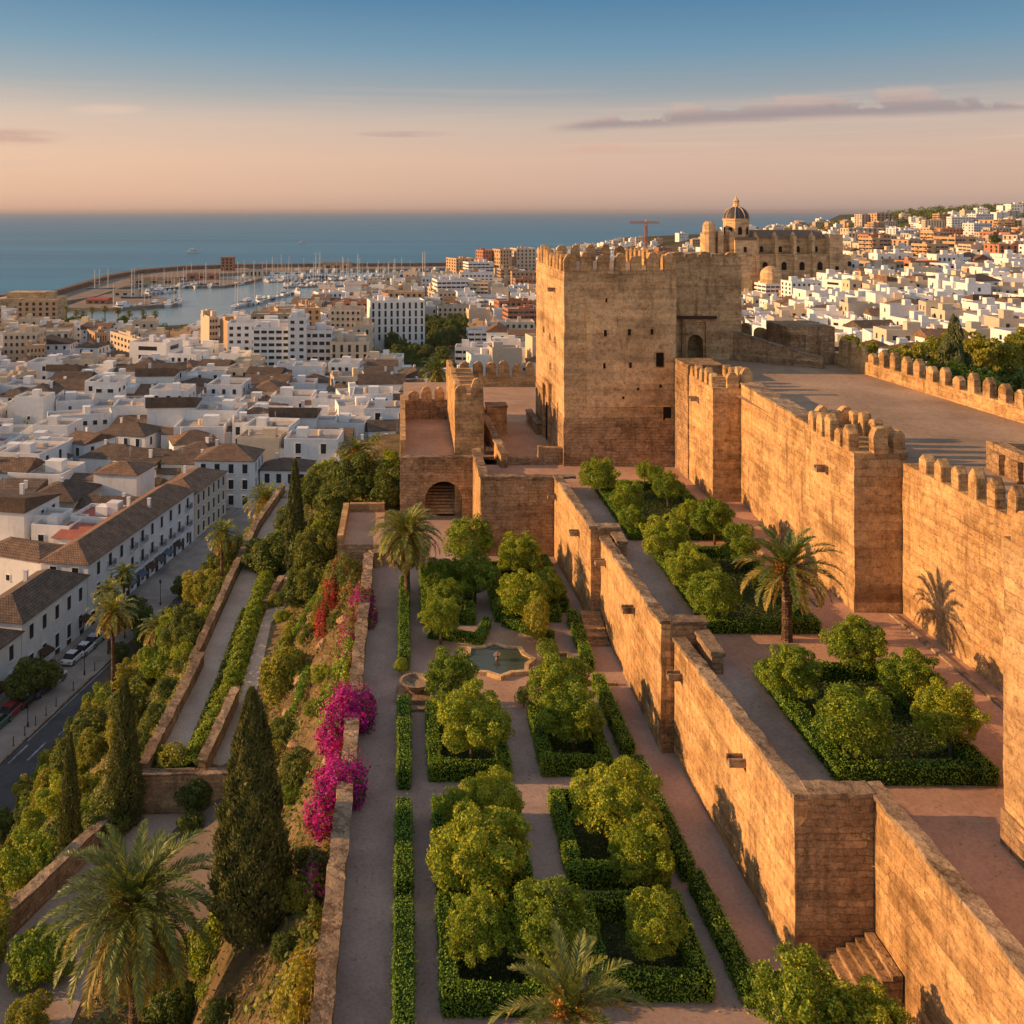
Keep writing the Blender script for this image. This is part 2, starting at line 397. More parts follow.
M['magenta'] = mat_leaf('magenta_bract', (0.20, 0.008, 0.13, 1), (0.42, 0.012, 0.27, 1), (0.60, 0.035, 0.42, 1), trans=0.35)
M['redflower'] = mat_leaf('red_bract', (0.26, 0.025, 0.04, 1), (0.42, 0.05, 0.055, 1), (0.52, 0.12, 0.07, 1), trans=0.35)
M['drygrass'] = mat_leaf('dry_grass_blade', (0.13, 0.10, 0.04, 1), (0.23, 0.17, 0.07, 1), (0.34, 0.26, 0.11, 1), trans=0.3)
M['white'] = mat_plain('whitewash', (0.76, 0.755, 0.75, 1), 0.85, 0.07, 0.8, 0.1, objvar=0.10, stain=0.22)
M['cream'] = mat_plain('cream_render', (0.60, 0.50, 0.38, 1), 0.85, 0.08, 0.6, 0.1, objvar=0.14, stain=0.2)
M['tan'] = mat_plain('tan_render', (0.50, 0.34, 0.21, 1), 0.85, 0.10, 0.6, 0.1, objvar=0.16, stain=0.2)
M['terracotta'] = mat_plain('terracotta_render', (0.42, 0.20, 0.12, 1), 0.85, 0.10, 0.6, 0.1, objvar=0.16)
M['roof'] = mat_tiles('roof_tiles', (0.16, 0.118, 0.094, 1), (0.235, 0.17, 0.13, 1), (0.09, 0.07, 0.058, 1))
M['flatroof'] = mat_plain('flat_roof', (0.42, 0.36, 0.32, 1), 0.9, 0.25, 0.7, 0.1, objvar=0.25)
M['redroof'] = mat_plain('red_terrace', (0.36, 0.13, 0.095, 1), 0.9, 0.15, 0.9, 0.1)
M['window'] = mat_plain('window_glass', (0.022, 0.026, 0.032, 1), 0.18, 0.3, 0.6, 0.5)
M['shutter'] = mat_plain('shutter', (0.045, 0.035, 0.03, 1), 0.6, 0.2, 2, 0.2)
M['dark'] = mat_plain('dark_interior', (0.018, 0.014, 0.012, 1), 0.9, 0.2, 2, 0.02)
M['iron'] = mat_plain('black_iron', (0.02, 0.02, 0.022, 1), 0.5, 0.1, 2, 0.4)
M['slate'] = mat_plain('slate_dome', (0.05, 0.055, 0.065, 1), 0.6, 0.2, 0.5, 0.3)
M['darkroof'] = mat_plain('cathedral_roof', (0.19, 0.13, 0.095, 1), 0.85, 0.2, 0.4, 0.1)
M['concrete'] = mat_plain('quay_concrete', (0.25, 0.20, 0.16, 1), 0.9, 0.2, 0.08, 0.1)
M['rockbank'] = mat_plain('breakwater_rock', (0.20, 0.13, 0.09, 1), 0.95, 0.4, 0.3, 0.05)
M['hull'] = mat_plain('boat_white', (0.72, 0.72, 0.72, 1), 0.35, 0.05, 0.5, 0.4)
M['hullblue'] = mat_plain('boat_navy', (0.05, 0.08, 0.14, 1), 0.35, 0.05, 0.5, 0.4)
M['hullred'] = mat_plain('boat_red', (0.40, 0.05, 0.03, 1), 0.5, 0.1, 0.5, 0.3)
M['mast'] = mat_plain('mast_metal', (0.62, 0.58, 0.52, 1), 0.5, 0.05, 0.5, 0.4)
M['craneorange'] = mat_plain('crane_paint', (0.45, 0.16, 0.06, 1), 0.5, 0.1, 0.5, 0.3)
M['tyre'] = mat_plain('tyre', (0.015, 0.015, 0.016, 1), 0.9, 0.1, 4, 0.1)
M['rim'] = mat_plain('rim_metal', (0.45, 0.45, 0.46, 1), 0.35, 0.05, 4, 0.5, metal=0.6)
M['lampred'] = mat_plain('tail_light', (0.35, 0.02, 0.02, 1), 0.3, 0.05, 4, 0.5)
M['lampclear'] = mat_plain('head_light', (0.7, 0.7, 0.68, 1), 0.2, 0.05, 4, 0.5)
for nm, c in (('car_white', (0.68, 0.70, 0.72, 1)), ('car_silver', (0.38, 0.40, 0.43, 1)), ('car_blue', (0.05, 0.075, 0.11, 1)), ('car_red', (0.32, 0.03, 0.035, 1)), ('car_green', (0.07, 0.15, 0.12, 1)), ('car_black', (0.03, 0.032, 0.036, 1))):
    M[nm] = mat_plain(nm, c, 0.28, 0.03, 1, 0.5)
M['wood'] = mat_plain('old_wood', (0.075, 0.045, 0.028, 1), 0.8, 0.3, 3, 0.1)
def mat_water(name, col, rough, bscale, bstr, spec=0.35):
    m, nt, b, out = new_mat(name)
    p = wpos(nt)
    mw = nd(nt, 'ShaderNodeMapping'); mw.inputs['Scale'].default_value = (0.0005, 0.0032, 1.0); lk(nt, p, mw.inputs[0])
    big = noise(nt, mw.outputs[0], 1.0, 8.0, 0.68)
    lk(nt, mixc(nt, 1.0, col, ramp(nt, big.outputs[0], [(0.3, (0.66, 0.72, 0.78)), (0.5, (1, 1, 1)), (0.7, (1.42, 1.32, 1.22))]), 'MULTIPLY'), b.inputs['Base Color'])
    b.inputs['Roughness'].default_value = rough
    b.inputs['Specular IOR Level'].default_value = spec
    mp = nd(nt, 'ShaderNodeMapping'); mp.inputs['Scale'].default_value = (0.5, 1.0, 1.0); lk(nt, p, mp.inputs[0])
    w1 = noise(nt, mp.outputs[0], bscale, 6.0, 0.6)
    bp = nd(nt, 'ShaderNodeBump'); bp.inputs['Strength'].default_value = bstr; bp.inputs['Distance'].default_value = 1.0
    lk(nt, w1.outputs[0], bp.inputs['Height']); lk(nt, bp.outputs[0], b.inputs['Normal'])
    return m
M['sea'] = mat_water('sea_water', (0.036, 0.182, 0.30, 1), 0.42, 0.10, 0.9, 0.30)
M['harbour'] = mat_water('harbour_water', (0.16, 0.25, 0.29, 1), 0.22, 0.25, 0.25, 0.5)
M['pool'] = mat_water('pool_water', (0.06, 0.075, 0.055, 1), 0.12, 3.0, 0.05, 0.5)
# ------------------------------------------------------------------ mesh helpers
class MB:
    """collects polygons (any size) with a material slot each"""
    def __init__(self):
        self.v, self.f, self.m = [], [], []
    def poly(self, pts, m=0):
        n = len(self.v)
        self.v.extend(tuple(p) for p in pts)
        self.f.append(tuple(range(n, n + len(pts))))
        self.m.append(m)
    def box(self, x0, x1, y0, y1, z0, z1, m=0, bottom=False):
        n = len(self.v)
        self.v += [(x0, y0, z0), (x1, y0, z0), (x1, y1, z0), (x0, y1, z0), (x0, y0, z1), (x1, y0, z1), (x1, y1, z1), (x0, y1, z1)]
        fs = [(0, 1, 5, 4), (1, 2, 6, 5), (2, 3, 7, 6), (3, 0, 4, 7), (4, 5, 6, 7)]
        if bottom:
            fs.append((3, 2, 1, 0))
        for f in fs:
            self.f.append(tuple(n + i for i in f)); self.m.append(m)
    def lathe(self, prof, seg=12, cx=0, cy=0, m=0, ph=0.0):
        n = len(self.v)
        for (r, z) in prof:
            for k in range(seg):
                a = 2 * math.pi * k / seg + ph
                self.v.append((cx + r * math.cos(a), cy + r * math.sin(a), z))
        for i in range(len(prof) - 1):
            for k in range(seg):
                k2 = (k + 1) % seg
                self.f.append((n + i * seg + k, n + i * seg + k2, n + (i + 1) * seg + k2, n + (i + 1) * seg + k)); self.m.append(m)
        self.f.append(tuple(n + (len(prof) - 1) * seg + k for k in range(seg))); self.m.append(m)
    def tube(self, pts, radii, seg=8, m=0):
        n = len(self.v)
        P = [Vector(p) for p in pts]
        for i, p in enumerate(P):
            d = (P[min(i + 1, len(P) - 1)] - P[max(i - 1, 0)]).normalized()
            a = d.orthogonal().normalized() if abs(d.z) > 0.95 else d.cross(Vector((0, 0, 1))).normalized()
            if abs(d.z) > 0.95:
                a = Vector((1, 0, 0)); a = (a - d * a.dot(d)).normalized()
            b = d.cross(a)
            for k in range(seg):
                t = 2 * math.pi * k / seg
                self.v.append(tuple(p + (a * math.cos(t) + b * math.sin(t)) * radii[i]))
        for i in range(len(P) - 1):
            for k in range(seg):
                k2 = (k + 1) % seg
                self.f.append((n + i * seg + k, n + i * seg + k2, n + (i + 1) * seg + k2, n + (i + 1) * seg + k)); self.m.append(m)
        self.f.append(tuple(n + (len(P) - 1) * seg + k for k in range(seg))); self.m.append(m)
    def prism(self, outline, h0, h1, m=0, axis='z'):
        """extrude a 2-D outline; axis z: (x,y) outline; axis y: (x,z) outline between y=h0..h1; axis x: (y,z)"""
        def P(a, b, h):
            return (a, b, h) if axis == 'z' else ((a, h, b) if axis == 'y' else (h, a, b))
        k = len(outline)
        n = len(self.v)
        self.v += [P(a, b, h0) for a, b in outline] + [P(a, b, h1) for a, b in outline]
        self.f.append(tuple(n + i for i in range(k))); self.m.append(m)
        self.f.append(tuple(n + k + i for i in reversed(range(k)))); self.m.append(m)
        for i in range(k):
            j = (i + 1) % k
            self.f.append((n + i, n + k + i, n + k + j, n + j)); self.m.append(m)
    def xform(self, mat):
        self.v = [tuple(mat @ Vector(p)) for p in self.v]
        return self
    def add(self, o, mat=None, m=None):
        n = len(self.v)
        self.v += [tuple(mat @ Vector(p)) for p in o.v] if mat is not None else list(o.v)
        self.f += [tuple(n + i for i in f) for f in o.f]
        self.m += o.m if m is None else [m] * len(o.f)
    def mesh(self, name, mats):
        me = bpy.data.meshes.new(name)
        me.from_pydata(self.v, [], self.f)
        for mm in (mats if isinstance(mats, (list, tuple)) else [mats]):
            me.materials.append(M[mm] if isinstance(mm, str) else mm)
        if any(self.m):
            me.polygons.foreach_set('material_index', self.m)
        bm = bmesh.new(); bm.from_mesh(me)
        bmesh.ops.recalc_face_normals(bm, faces=bm.faces)
        bm.to_mesh(me); bm.free()
        return me

def quad_mesh(name, V, mats, midx=None):
    """V: (N,4,3) array of separate quads"""
    N = len(V)
    me = bpy.data.meshes.new(name)
    me.vertices.add(N * 4)
    me.vertices.foreach_set('co', np.ascontiguousarray(V, dtype=np.float32).reshape(-1))
    me.loops.add(N * 4)
    me.loops.foreach_set('vertex_index', np.arange(N * 4, dtype=np.int32))
    me.polygons.add(N)
    me.polygons.foreach_set('loop_start', np.arange(0, N * 4, 4, dtype=np.int32))
    me.polygons.foreach_set('loop_total', np.full(N, 4, dtype=np.int32))
    for mm in (mats if isinstance(mats, (list, tuple)) else [mats]):
        me.materials.append(M[mm])
    if midx is not None:
        me.polygons.foreach_set('material_index', np.asarray(midx, dtype=np.int32))
    me.update()
    me.validate()
    return me

def unit(a):
    return a / (np.linalg.norm(a, axis=-1, keepdims=True) + 1e-9)

def leaves(C, Nn, L, W, rg=None, jit=0.5, droop=0.0):
    """diamond leaves at centres C with normals Nn"""
    rg = rg or rng
    n = len(C)
    N_ = unit(Nn + rg.normal(0, jit, (n, 3)))
    t = rg.normal(0, 1, (n, 3)); t[:, 2] -= droop
    t = unit(t - N_ * (t * N_).sum(1, keepdims=True))
    b = np.cross(N_, t)
    s = rg.uniform(0.6, 1.35, (n, 1))
    L = L * s; W = W * s
    return np.stack([C - t * L * .5, C + b * W * .5 - t * L * .05, C + t * L * .5, C - b * W * .5 - t * L * .05], axis=1)

def box_uv_faces(mb_leaf, x0, x1, y0, y1, z0, z1, dens):
    """random points on the sides and top of a box -> centres, normals"""
    out = []
    for (a, nrm) in (((x1 - x0) * (y1 - y0), (0, 0, 1)), ((y1 - y0) * (z1 - z0), (1, 0, 0)), ((y1 - y0) * (z1 - z0), (-1, 0, 0)), ((x1 - x0) * (z1 - z0), (0, 1, 0)), ((x1 - x0) * (z1 - z0), (0, -1, 0))):
        k = max(1, int(a * dens))
        p = np.stack([rng.uniform(x0, x1, k), rng.uniform(y0, y1, k), rng.uniform(z0, z1, k)], 1)
        if nrm[0] > 0: p[:, 0] = x1
        if nrm[0] < 0: p[:, 0] = x0
        if nrm[1] > 0: p[:, 1] = y1
        if nrm[1] < 0: p[:, 1] = y0
        if nrm[2] > 0: p[:, 2] = z1
        out.append((p, np.tile(np.array(nrm, float), (k, 1))))
    return np.concatenate([o[0] for o in out]), np.concatenate([o[1] for o in out])

def rough(x0, x1, y0, y1, z0, z1, cell=0.6, jit=0.03, m=0, mb=None, fn=None, bottom=False, mfront=None):
    """a box whose faces are gridded and slightly uneven, so that no edge is ruler-straight; fn maps points"""
    mb = mb or MB()
    def nudge(p):
        q = Vector(p)
        d = mnoise.noise_vector(q * 0.9 + Vector((13.1, 7.7, 3.3))) * jit + mnoise.noise_vector(q * 2.7) * jit * 0.6
        q = q + d
        return fn(q) if fn else tuple(q)
    def face(o, a, b, la, lb):
        na, nb = max(1, int(round(la / cell))), max(1, int(round(lb / cell)))
        base = len(mb.v)
        for j in range(nb + 1):
            for i in range(na + 1):
                mb.v.append(tuple(nudge(o + a * (la * i / na) + b * (lb * j / nb))))
        for j in range(nb):
            for i in range(na):
                k = base + j * (na + 1) + i
                mb.f.append((k, k + 1, k + na + 2, k + na + 1)); mb.m.append(m)
    X, Y, Z = Vector((1, 0, 0)), Vector((0, 1, 0)), Vector((0, 0, 1))
    lx, ly, lz = x1 - x0, y1 - y0, z1 - z0
    n0 = len(mb.m)
    face(Vector((x0, y0, z0)), X, Z, lx, lz)
    if mfront is not None:
        mb.m[n0:] = [mfront] * (len(mb.m) - n0)
    face(Vector((x1, y1, z0)), -X, Z, lx, lz)
    face(Vector((x0, y1, z0)), -Y, Z, ly, lz)
    face(Vector((x1, y0, z0)), Y, Z, ly, lz)
    face(Vector((x0, y0, z1)), X, Y, lx, ly)
    if bottom:
        face(Vector((x0, y1, z0)), X, -Y, lx, ly)
    return mb

# ------------------------------------------------------------------ things and parts
def link(o):
    COL.objects.link(o)
    return o
def thing(name, label, cat, loc=(0, 0, 0), rz=0.0, group=None):
    o = bpy.data.objects.new(name, None)
    o.empty_display_size = 0.5
    o.location = loc
    o.rotation_euler = (0, 0, rz)
    o['label'] = label; o['category'] = cat
    if group: o['group'] = group
    return link(o)
def tag(o, label, cat, group=None):
    o['label'] = label; o['category'] = cat
    if group: o['group'] = group
    return o
def part(name, me, parent, loc=None, label=None, rz=0.0, world=False):
    """world=True: the mesh is in world coordinates, brought back under the parent's (unrotated) base"""
    o = bpy.data.objects.new(name, me)
    o.parent = parent
    if world:
        b = parent
        off = Vector((0, 0, 0))
        while b is not None:
            off += Vector(b.location); b = b.parent
        o.location = -off
    elif loc is not None:
        o.location = loc
    if rz:
        o.rotation_euler = (0, 0, rz)
    if label: o['label'] = label
    return link(o)
def single(name, me, label, cat, loc=(0, 0, 0), rz=0.0, group=None, sc=None):
    o = bpy.data.objects.new(name, me)
    o.location = loc; o.rotation_euler = (0, 0, rz)
    if sc: o.scale = sc
    link(o)
    return tag(o, label, cat, group)
def struct(name, me, kind='structure'):
    o = bpy.data.objects.new(name, me)
    o['kind'] = kind
    return link(o)
KIDS = {}
def copy_tree(root, loc, rz=0.0, label=None, group=None, sc=None):
    c = root.copy(); link(c)
    c.location = loc; c.rotation_euler = (0, 0, rz)
    if sc is not None: c.scale = sc if isinstance(sc, tuple) else (sc,) * 3
    if label: c['label'] = label
    if group: c['group'] = group
    if root.name not in KIDS:
        KIDS[root.name] = [(k, list(k.children)) for k in root.children]
    for ch, gs in KIDS[root.name]:
        d = ch.copy(); d.parent = c; link(d)
        for g in gs:
            e = g.copy(); e.parent = d; link(e)
    return c
class Proto:
    """first use moves the original, later uses copy it"""
    def __init__(self, make): self.make, self.root, self.used = make, None, False
    def place(self, loc, rz, label, group=None, sc=1.0):
        if self.root is None:
            self.root = self.make()
        if not self.used:
            self.used = True
            self.base = dict(loc=loc, rz=rz, label=label, group=group, sc=sc)
            r = self.root
            r.location = loc; r.rotation_euler = (0, 0, rz); r.scale = sc if isinstance(sc, tuple) else (sc,) * 3
            r['label'] = label
            if group: r['group'] = group
            return r
        return copy_tree(self.root, loc, rz, label, group, sc)

def proj(x, y, z):
    return U0 + F * x / y, V0 - F * (z - CAMZ) / y
def at(u, v, z):
    y = F * (CAMZ - z) / (v - V0)
    return Vector(((u - U0) / F * y, y, z))
def ground_hit(u, v, y0=170.0, y1=3500.0):
    """where the line of sight through (u, v) meets the terrain"""
    ys_ = np.geomspace(y0, y1, 900)
    g = terrain((u - U0) / F * ys_, ys_)
    k = np.nonzero(g >= CAMZ - (v - V0) / F * ys_)[0]
    return (float(ys_[k[0]]), float(g[k[0]])) if len(k) else (y1, float(g[-1]))
def atY(u, y):
    return (u - U0) / F * y
ORD = ['leftmost', 'second', 'third', 'fourth', 'fifth', 'sixth', 'seventh', 'eighth', 'ninth', 'tenth', 'eleventh', 'twelfth', 'thirteenth', 'fourteenth', 'fifteenth', 'sixteenth', 'seventeenth', 'eighteenth', 'nineteenth', 'twentieth']
def ordinal(i):
    if i < 20: return ORD[i] if i else 'first'
    tens = {2: 'twenty', 3: 'thirty', 4: 'forty', 5: 'fifty', 6: 'sixty', 7: 'seventy', 8: 'eighty', 9: 'ninety'}
    n = i + 1
    if n % 10 == 0: return tens[n // 10][:-1] + 'ieth' if n // 10 in tens else str(n) + 'th'
    return tens.get(n // 10, str(n // 10)) + '-' + ['', 'first', 'second', 'third', 'fourth', 'fifth', 'sixth', 'seventh', 'eighth', 'ninth'][n % 10]

# ------------------------------------------------------------------ terrain
def sstep(a, b, x):
    t = np.clip((np.asarray(x, float) - a) / (b - a), 0, 1)
    return t * t * (3 - 2 * t)
SHX = [-4000, -800, -345, -270, -150, -118, -82, 31, 100, 250, 600, 1500, 4000]
SHY = [770, 770, 765, 750, 684, 735, 930, 1120, 1330, 1780, 2450, 3600, 5200]
def yshore(x):
    return np.interp(x, SHX, SHY)
PL_D = [0, 1.2, 4.2, 5.6, 8, 12.9, 14, 18, 24, 32, 37, 41]
PL_H = [53.6, 53.0, 49.6, 47.9, 47.0, 46.9, 45.0, 39.5, 31, 21, 14.6, 13]
PR_D = [0, 8, 25, 45, 70]
PR_H = [61, 60, 52, 40, 36]
def facade_x(y):
    return -51 + 0.185 * (np.asarray(y, float) - 159)
def base_h(x, y):
    x = np.asarray(x, float); y = np.asarray(y, float)
    b = np.interp(y, [230, 450, 700, 1500], [13, 9, 5.5, 4])
    x0 = np.interp(y, [250, 500, 900, 1300], [30, 80, 200, 330])
    r = sstep(0, 1, (x - x0) / np.interp(y, [250, 500], [160, 190]))
    br = 36 + 52 * sstep(560, 960, x) * sstep(850, 1500, y) * (1 - sstep(1700, 2300, y) * (1 - sstep(1200, 1600, x))) + 6 * sstep(200, 500, x) * sstep(600, 900, y) * (1 - sstep(1200, 1500, y)) - 12 * sstep(1300, 2400, y)
    z = b + (br - b) * r
    s = yshore(x) - y
    z = np.where(s > 0, 1.4 + (z - 1.4) * sstep(0, 160, s), -4.0 * sstep(0, -10, s) + 1.4 * (1 - sstep(0, -10, s)))
    return z
def terrain(x, y):
    x = np.asarray(x, float); y = np.asarray(y, float)
    b = base_h(x, y)
    dl = np.maximum(-2.8 - x, 0)
    dr = np.maximum(x - 37.5, 0)
    df = np.maximum(y - 119, 0)
    # left flank; the far end and right flank share the gentler table
    shelf = np.interp(y, [36, 46.5, 54.5, 57.5, 58], [7.6, 4.6, 1.8, .9, 0])
    dl = np.where(dl > 12.9, np.maximum(12.9, dl - shelf), dl)
    hl = np.interp(dl, PL_D, PL_H)
    lower = sstep(58.2, 57.6, y) * sstep(4.5, 6.5, dl) * sstep(14.3, 13.2, dl)
    hl = hl - 1.6 * lower
    tl = (hl - 13) / (53.6 - 13)
    tr = (np.interp(dr, PR_D, PR_H) - 36) / 25.0
    tf = np.interp(df, [0, 6, 30, 60], [1, 0.85, 0.3, 0])
    core = np.where(x > 28, 61.0, 53.6)
    t = tl * tr * tf
    jig = 0.5 * np.sin(x * 0.37 + y * 0.21) * np.cos(y * 0.31 - x * 0.11) * sstep(0.02, 0.2, t) * sstep(14, 18, dl)
    return b + (core - b) * t + jig
def tz(x, y):
    return float(terrain(x, y))
# ------------------------------------------------------------------ ground and sea
def build_ground():
    xs = np.concatenate([np.array([-2600, -1800, -1200, -900, -700, -560, -460, -380, -320, -270, -230, -195, -165, -140, -118, -100, -86, -74, -66]), np.arange(-60, -1, 1.0), np.array([-1.5, 0, 4, 10, 16, 22, 27, 28.5, 33, 37, 38]), np.arange(40, 70, 3), np.arange(72, 130, 8), np.arange(135, 420, 14), np.arange(440, 1300, 25), np.array([1350, 1500, 1800, 2300, 3200, 4000])])
    ys = np.concatenate([np.arange(-40, 20, 10), np.arange(22, 57, 1.5), np.array([57.2, 57.6, 57.9, 58.2, 58.6]), np.arange(60, 130, 1.5), np.arange(133, 240, 4), np.arange(246, 420, 8), np.arange(430, 1250, 16), np.arange(1260, 2000, 35), np.arange(2050, 3700, 70), np.array([3800, 4200, 5200])])
    X, Y = np.meshgrid(xs, ys)
    Z = terrain(X, Y)
    nx, ny = len(xs), len(ys)
    V = np.stack([X, Y, Z], -1).reshape(-1, 3)
    i = np.arange(ny - 1)[:, None] * nx + np.arange(nx - 1)[None, :]
    Fc = np.stack([i, i + 1, i + nx + 1, i + nx], -1).reshape(-1, 4)
    me = bpy.data.meshes.new('ground')
    me.from_pydata(V.tolist(), [], Fc.tolist())
    me.polygons.foreach_set('use_smooth', np.ones(len(Fc), bool))
    m, nt, b, out = new_mat('ground_earth')
    p = wpos(nt)
    sep = nd(nt, 'ShaderNodeSeparateXYZ'); lk(nt, p, sep.inputs[0])
    nz = nd(nt, 'ShaderNodeSeparateXYZ'); lk(nt, nd(nt, 'ShaderNodeNewGeometry').outputs['Normal'], nz.inputs[0])
    a = noise(nt, p, 0.35, 6.0, 0.65); g = noise(nt, p, 4.0, 6.0, 0.7); c = noise(nt, p, 0.02, 6.0, 0.6)
    earth = mixc(nt, mapr(nt, a.outputs[0], 0.38, 0.6), (0.15, 0.11, 0.06, 1), (0.25, 0.18, 0.095, 1))
    earth = mixc(nt, mapr(nt, g.outputs[0], 0.5, 0.68), earth, (0.085, 0.085, 0.03, 1))
    town = mixc(nt, mapr(nt, c.outputs[0], 0.4, 0.6), (0.17, 0.145, 0.12, 1), (0.10, 0.085, 0.07, 1))
    # wooded ridge far off, town ground nearer, planted earth on the castle hill
    wood = mixc(nt, mapr(nt, c.outputs[0], 0.35, 0.6), (0.035, 0.045, 0.022, 1), (0.10, 0.085, 0.05, 1))
    far = mapr(nt, sep.outputs[1], 900, 1150)
    col = mixc(nt, mapr(nt, sep.outputs[1], 128, 150), earth, town)
    col = mixc(nt, far, col, wood)
    lk(nt, col, b.inputs['Base Color']); b.inputs['Roughness'].default_value = 0.95; b.inputs['Specular IOR Level'].default_value = 0.03
    bp = nd(nt, 'ShaderNodeBump'); bp.inputs['Strength'].default_value = 0.7; bp.inputs['Distance'].default_value = 0.25
    lk(nt, g.outputs[0], bp.inputs['Height']); lk(nt, bp.outputs[0], b.inputs['Normal'])
    me.materials.append(m)
    struct('ground', me)
    mb = MB()
    rs = [-90000, -30000, -8000, -2500, 0, 2500, 8000, 30000, 90000]
    for i in range(8):
        for j, (y0, y1) in enumerate(((-200, 700), (700, 1600), (1600, 4000), (4000, 12000), (12000, 40000), (40000, 110000))):
            mb.poly([(rs[i], y0, 0), (rs[i + 1], y0, 0), (rs[i + 1], y1, 0), (rs[i], y1, 0)])
    struct('sea', mb.mesh('sea', 'sea'))
build_ground()

def sheet(name, pts, z, mat):
    mb = MB(); mb.poly([(x, y, z) for x, y in pts])
    return struct(name, mb.mesh(name, mat))
def strip(name, left, right, mat, dz=0.05, step=2.0):
    """a path laid on the terrain between two polylines given as (x, y)"""
    mb = MB()
    n = len(left)
    for i in range(n - 1):
        k = max(1, int(math.dist(left[i], left[i + 1]) / step))
        for j in range(k):
            q = []
            for t in (j / k, (j + 1) / k):
                l = Vector(left[i]).lerp(Vector(left[i + 1]), t); r = Vector(right[i]).lerp(Vector(right[i + 1]), t)
                q.append(((l.x, l.y, tz(l.x, l.y) + dz), (r.x, r.y, tz(r.x, r.y) + dz)))
            mb.poly([q[0][0], q[0][1], q[1][1], q[1][0]])
    return struct(name, mb.mesh(name, mat))

# ------------------------------------------------------------------ castle floors
TERRACE = 59.8
PLAZA = 67.2
sheet('garden_ground', [(-2.4, 6), (16.3, 6), (15.7, 33.2), (13.2, 33.2), (12.7, 46.4), (12.1, 60.7), (11.2, 73), (5.6, 82), (-2.4, 82)], 55.0, 'gravel')
sheet('terrace_ground', [(16.2, 6), (25.6, 6), (25.6, 50), (23.2, 50.5), (24.0, 79.6), (5.8, 79.6), (5.8, 72.9), (11.1, 72.9), (11.45, 60.75), (12.1, 60.75), (12.0, 46.35), (12.65, 46.35), (13.05, 33.15), (15.7, 33.15)], TERRACE, 'terrace_gravel')
sheet('terrace_path', [(13.05, 33.2), (15.3, 33.2), (14.65, 45.5), (13.95, 47.2), (14.2, 60), (13.2, 72.5), (11.25, 72.5), (11.7, 60.9), (12.3, 59.9), (12.3, 46.4), (12.9, 45.4)], TERRACE + 0.006, 'gravel')
sheet('plaza_ground', [(22.9, 70), (23.1, 56), (25.5, 50), (25.6, 6), (39.5, 6), (38.9, 40), (37.6, 58), (36.0, 86), (36.0, 100), (22.0, 100), (22.0, 79.5)], PLAZA, 'plaza')
sheet('court_ground', [(-0.2, 81.2), (16, 81.2), (16, 118), (-0.2, 118)], TERRACE - 0.012, 'court')

# ------------------------------------------------------------------ walls and towers
def wall_fn(p0, p1, side):
    a = Vector((p0[0], p0[1])); b = Vector((p1[0], p1[1]))
    d = (b - a).normalized()
    n = Vector((d.y, -d.x)) * side
    return a, d, n, (b - a).length
def wall_mesh(p0, p1, z0, zt0, zt1, th, side, mat, cell=0.7, jit=0.035):
    """side=+1: the thickness lies to the right of p0->p1"""
    a, d, n, L = wall_fn(p0, p1, side)
    zm = max(zt0, zt1)
    def fn(q):
        s = q.x
        k = (q.z - z0) / (zm - z0)
        zt = zt0 + (zt1 - zt0) * min(max(s / L, 0), 1)
        w = a + d * s + n * q.y
        return (w.x, w.y, z0 + (zt - z0) * k)
    mb = rough(0, L, 0, th, z0, zm, cell, jit, fn=fn)
    return mb.mesh('wall', mat)
def coping_mesh(p0, p1, zt0, zt1, th, side, over=0.07, h=0.16):
    a, d, n, L = wall_fn(p0, p1, side)
    def fn(q):
        w = a + d * q.x + n * q.y
        zt = zt0 + (zt1 - zt0) * min(max(q.x / L, 0), 1)
        return (w.x, w.y, zt - 0.015 + q.z)
    mb = rough(-0.04, L + 0.04, -over, th + over, 0, h, 0.33, 0.075, fn=fn)
    return mb.mesh('coping', 'coping')
def spout_mesh():
    mb = MB()
    rough(-0.22, 0.22, -0.62, 0.1, -0.15, 0.02, 0.2, 0.02, mb=mb, bottom=True)
    rough(-0.22, -0.14, -0.62, 0.1, 0.02, 0.16, 0.2, 0.02, mb=mb)
    rough(0.14, 0.22, -0.62, 0.1, 0.02, 0.16, 0.2, 0.02, mb=mb)
    return mb.mesh('spout', 'coping')
SPOUT = spout_mesh()
def put_spout(parent, pos, rz):
    """pos world, rz turns -Y to the outward normal"""
    o = part('spout', SPOUT, parent, loc=Vector(pos) - Vector(parent.location), rz=rz)
    return o
MERL = {}
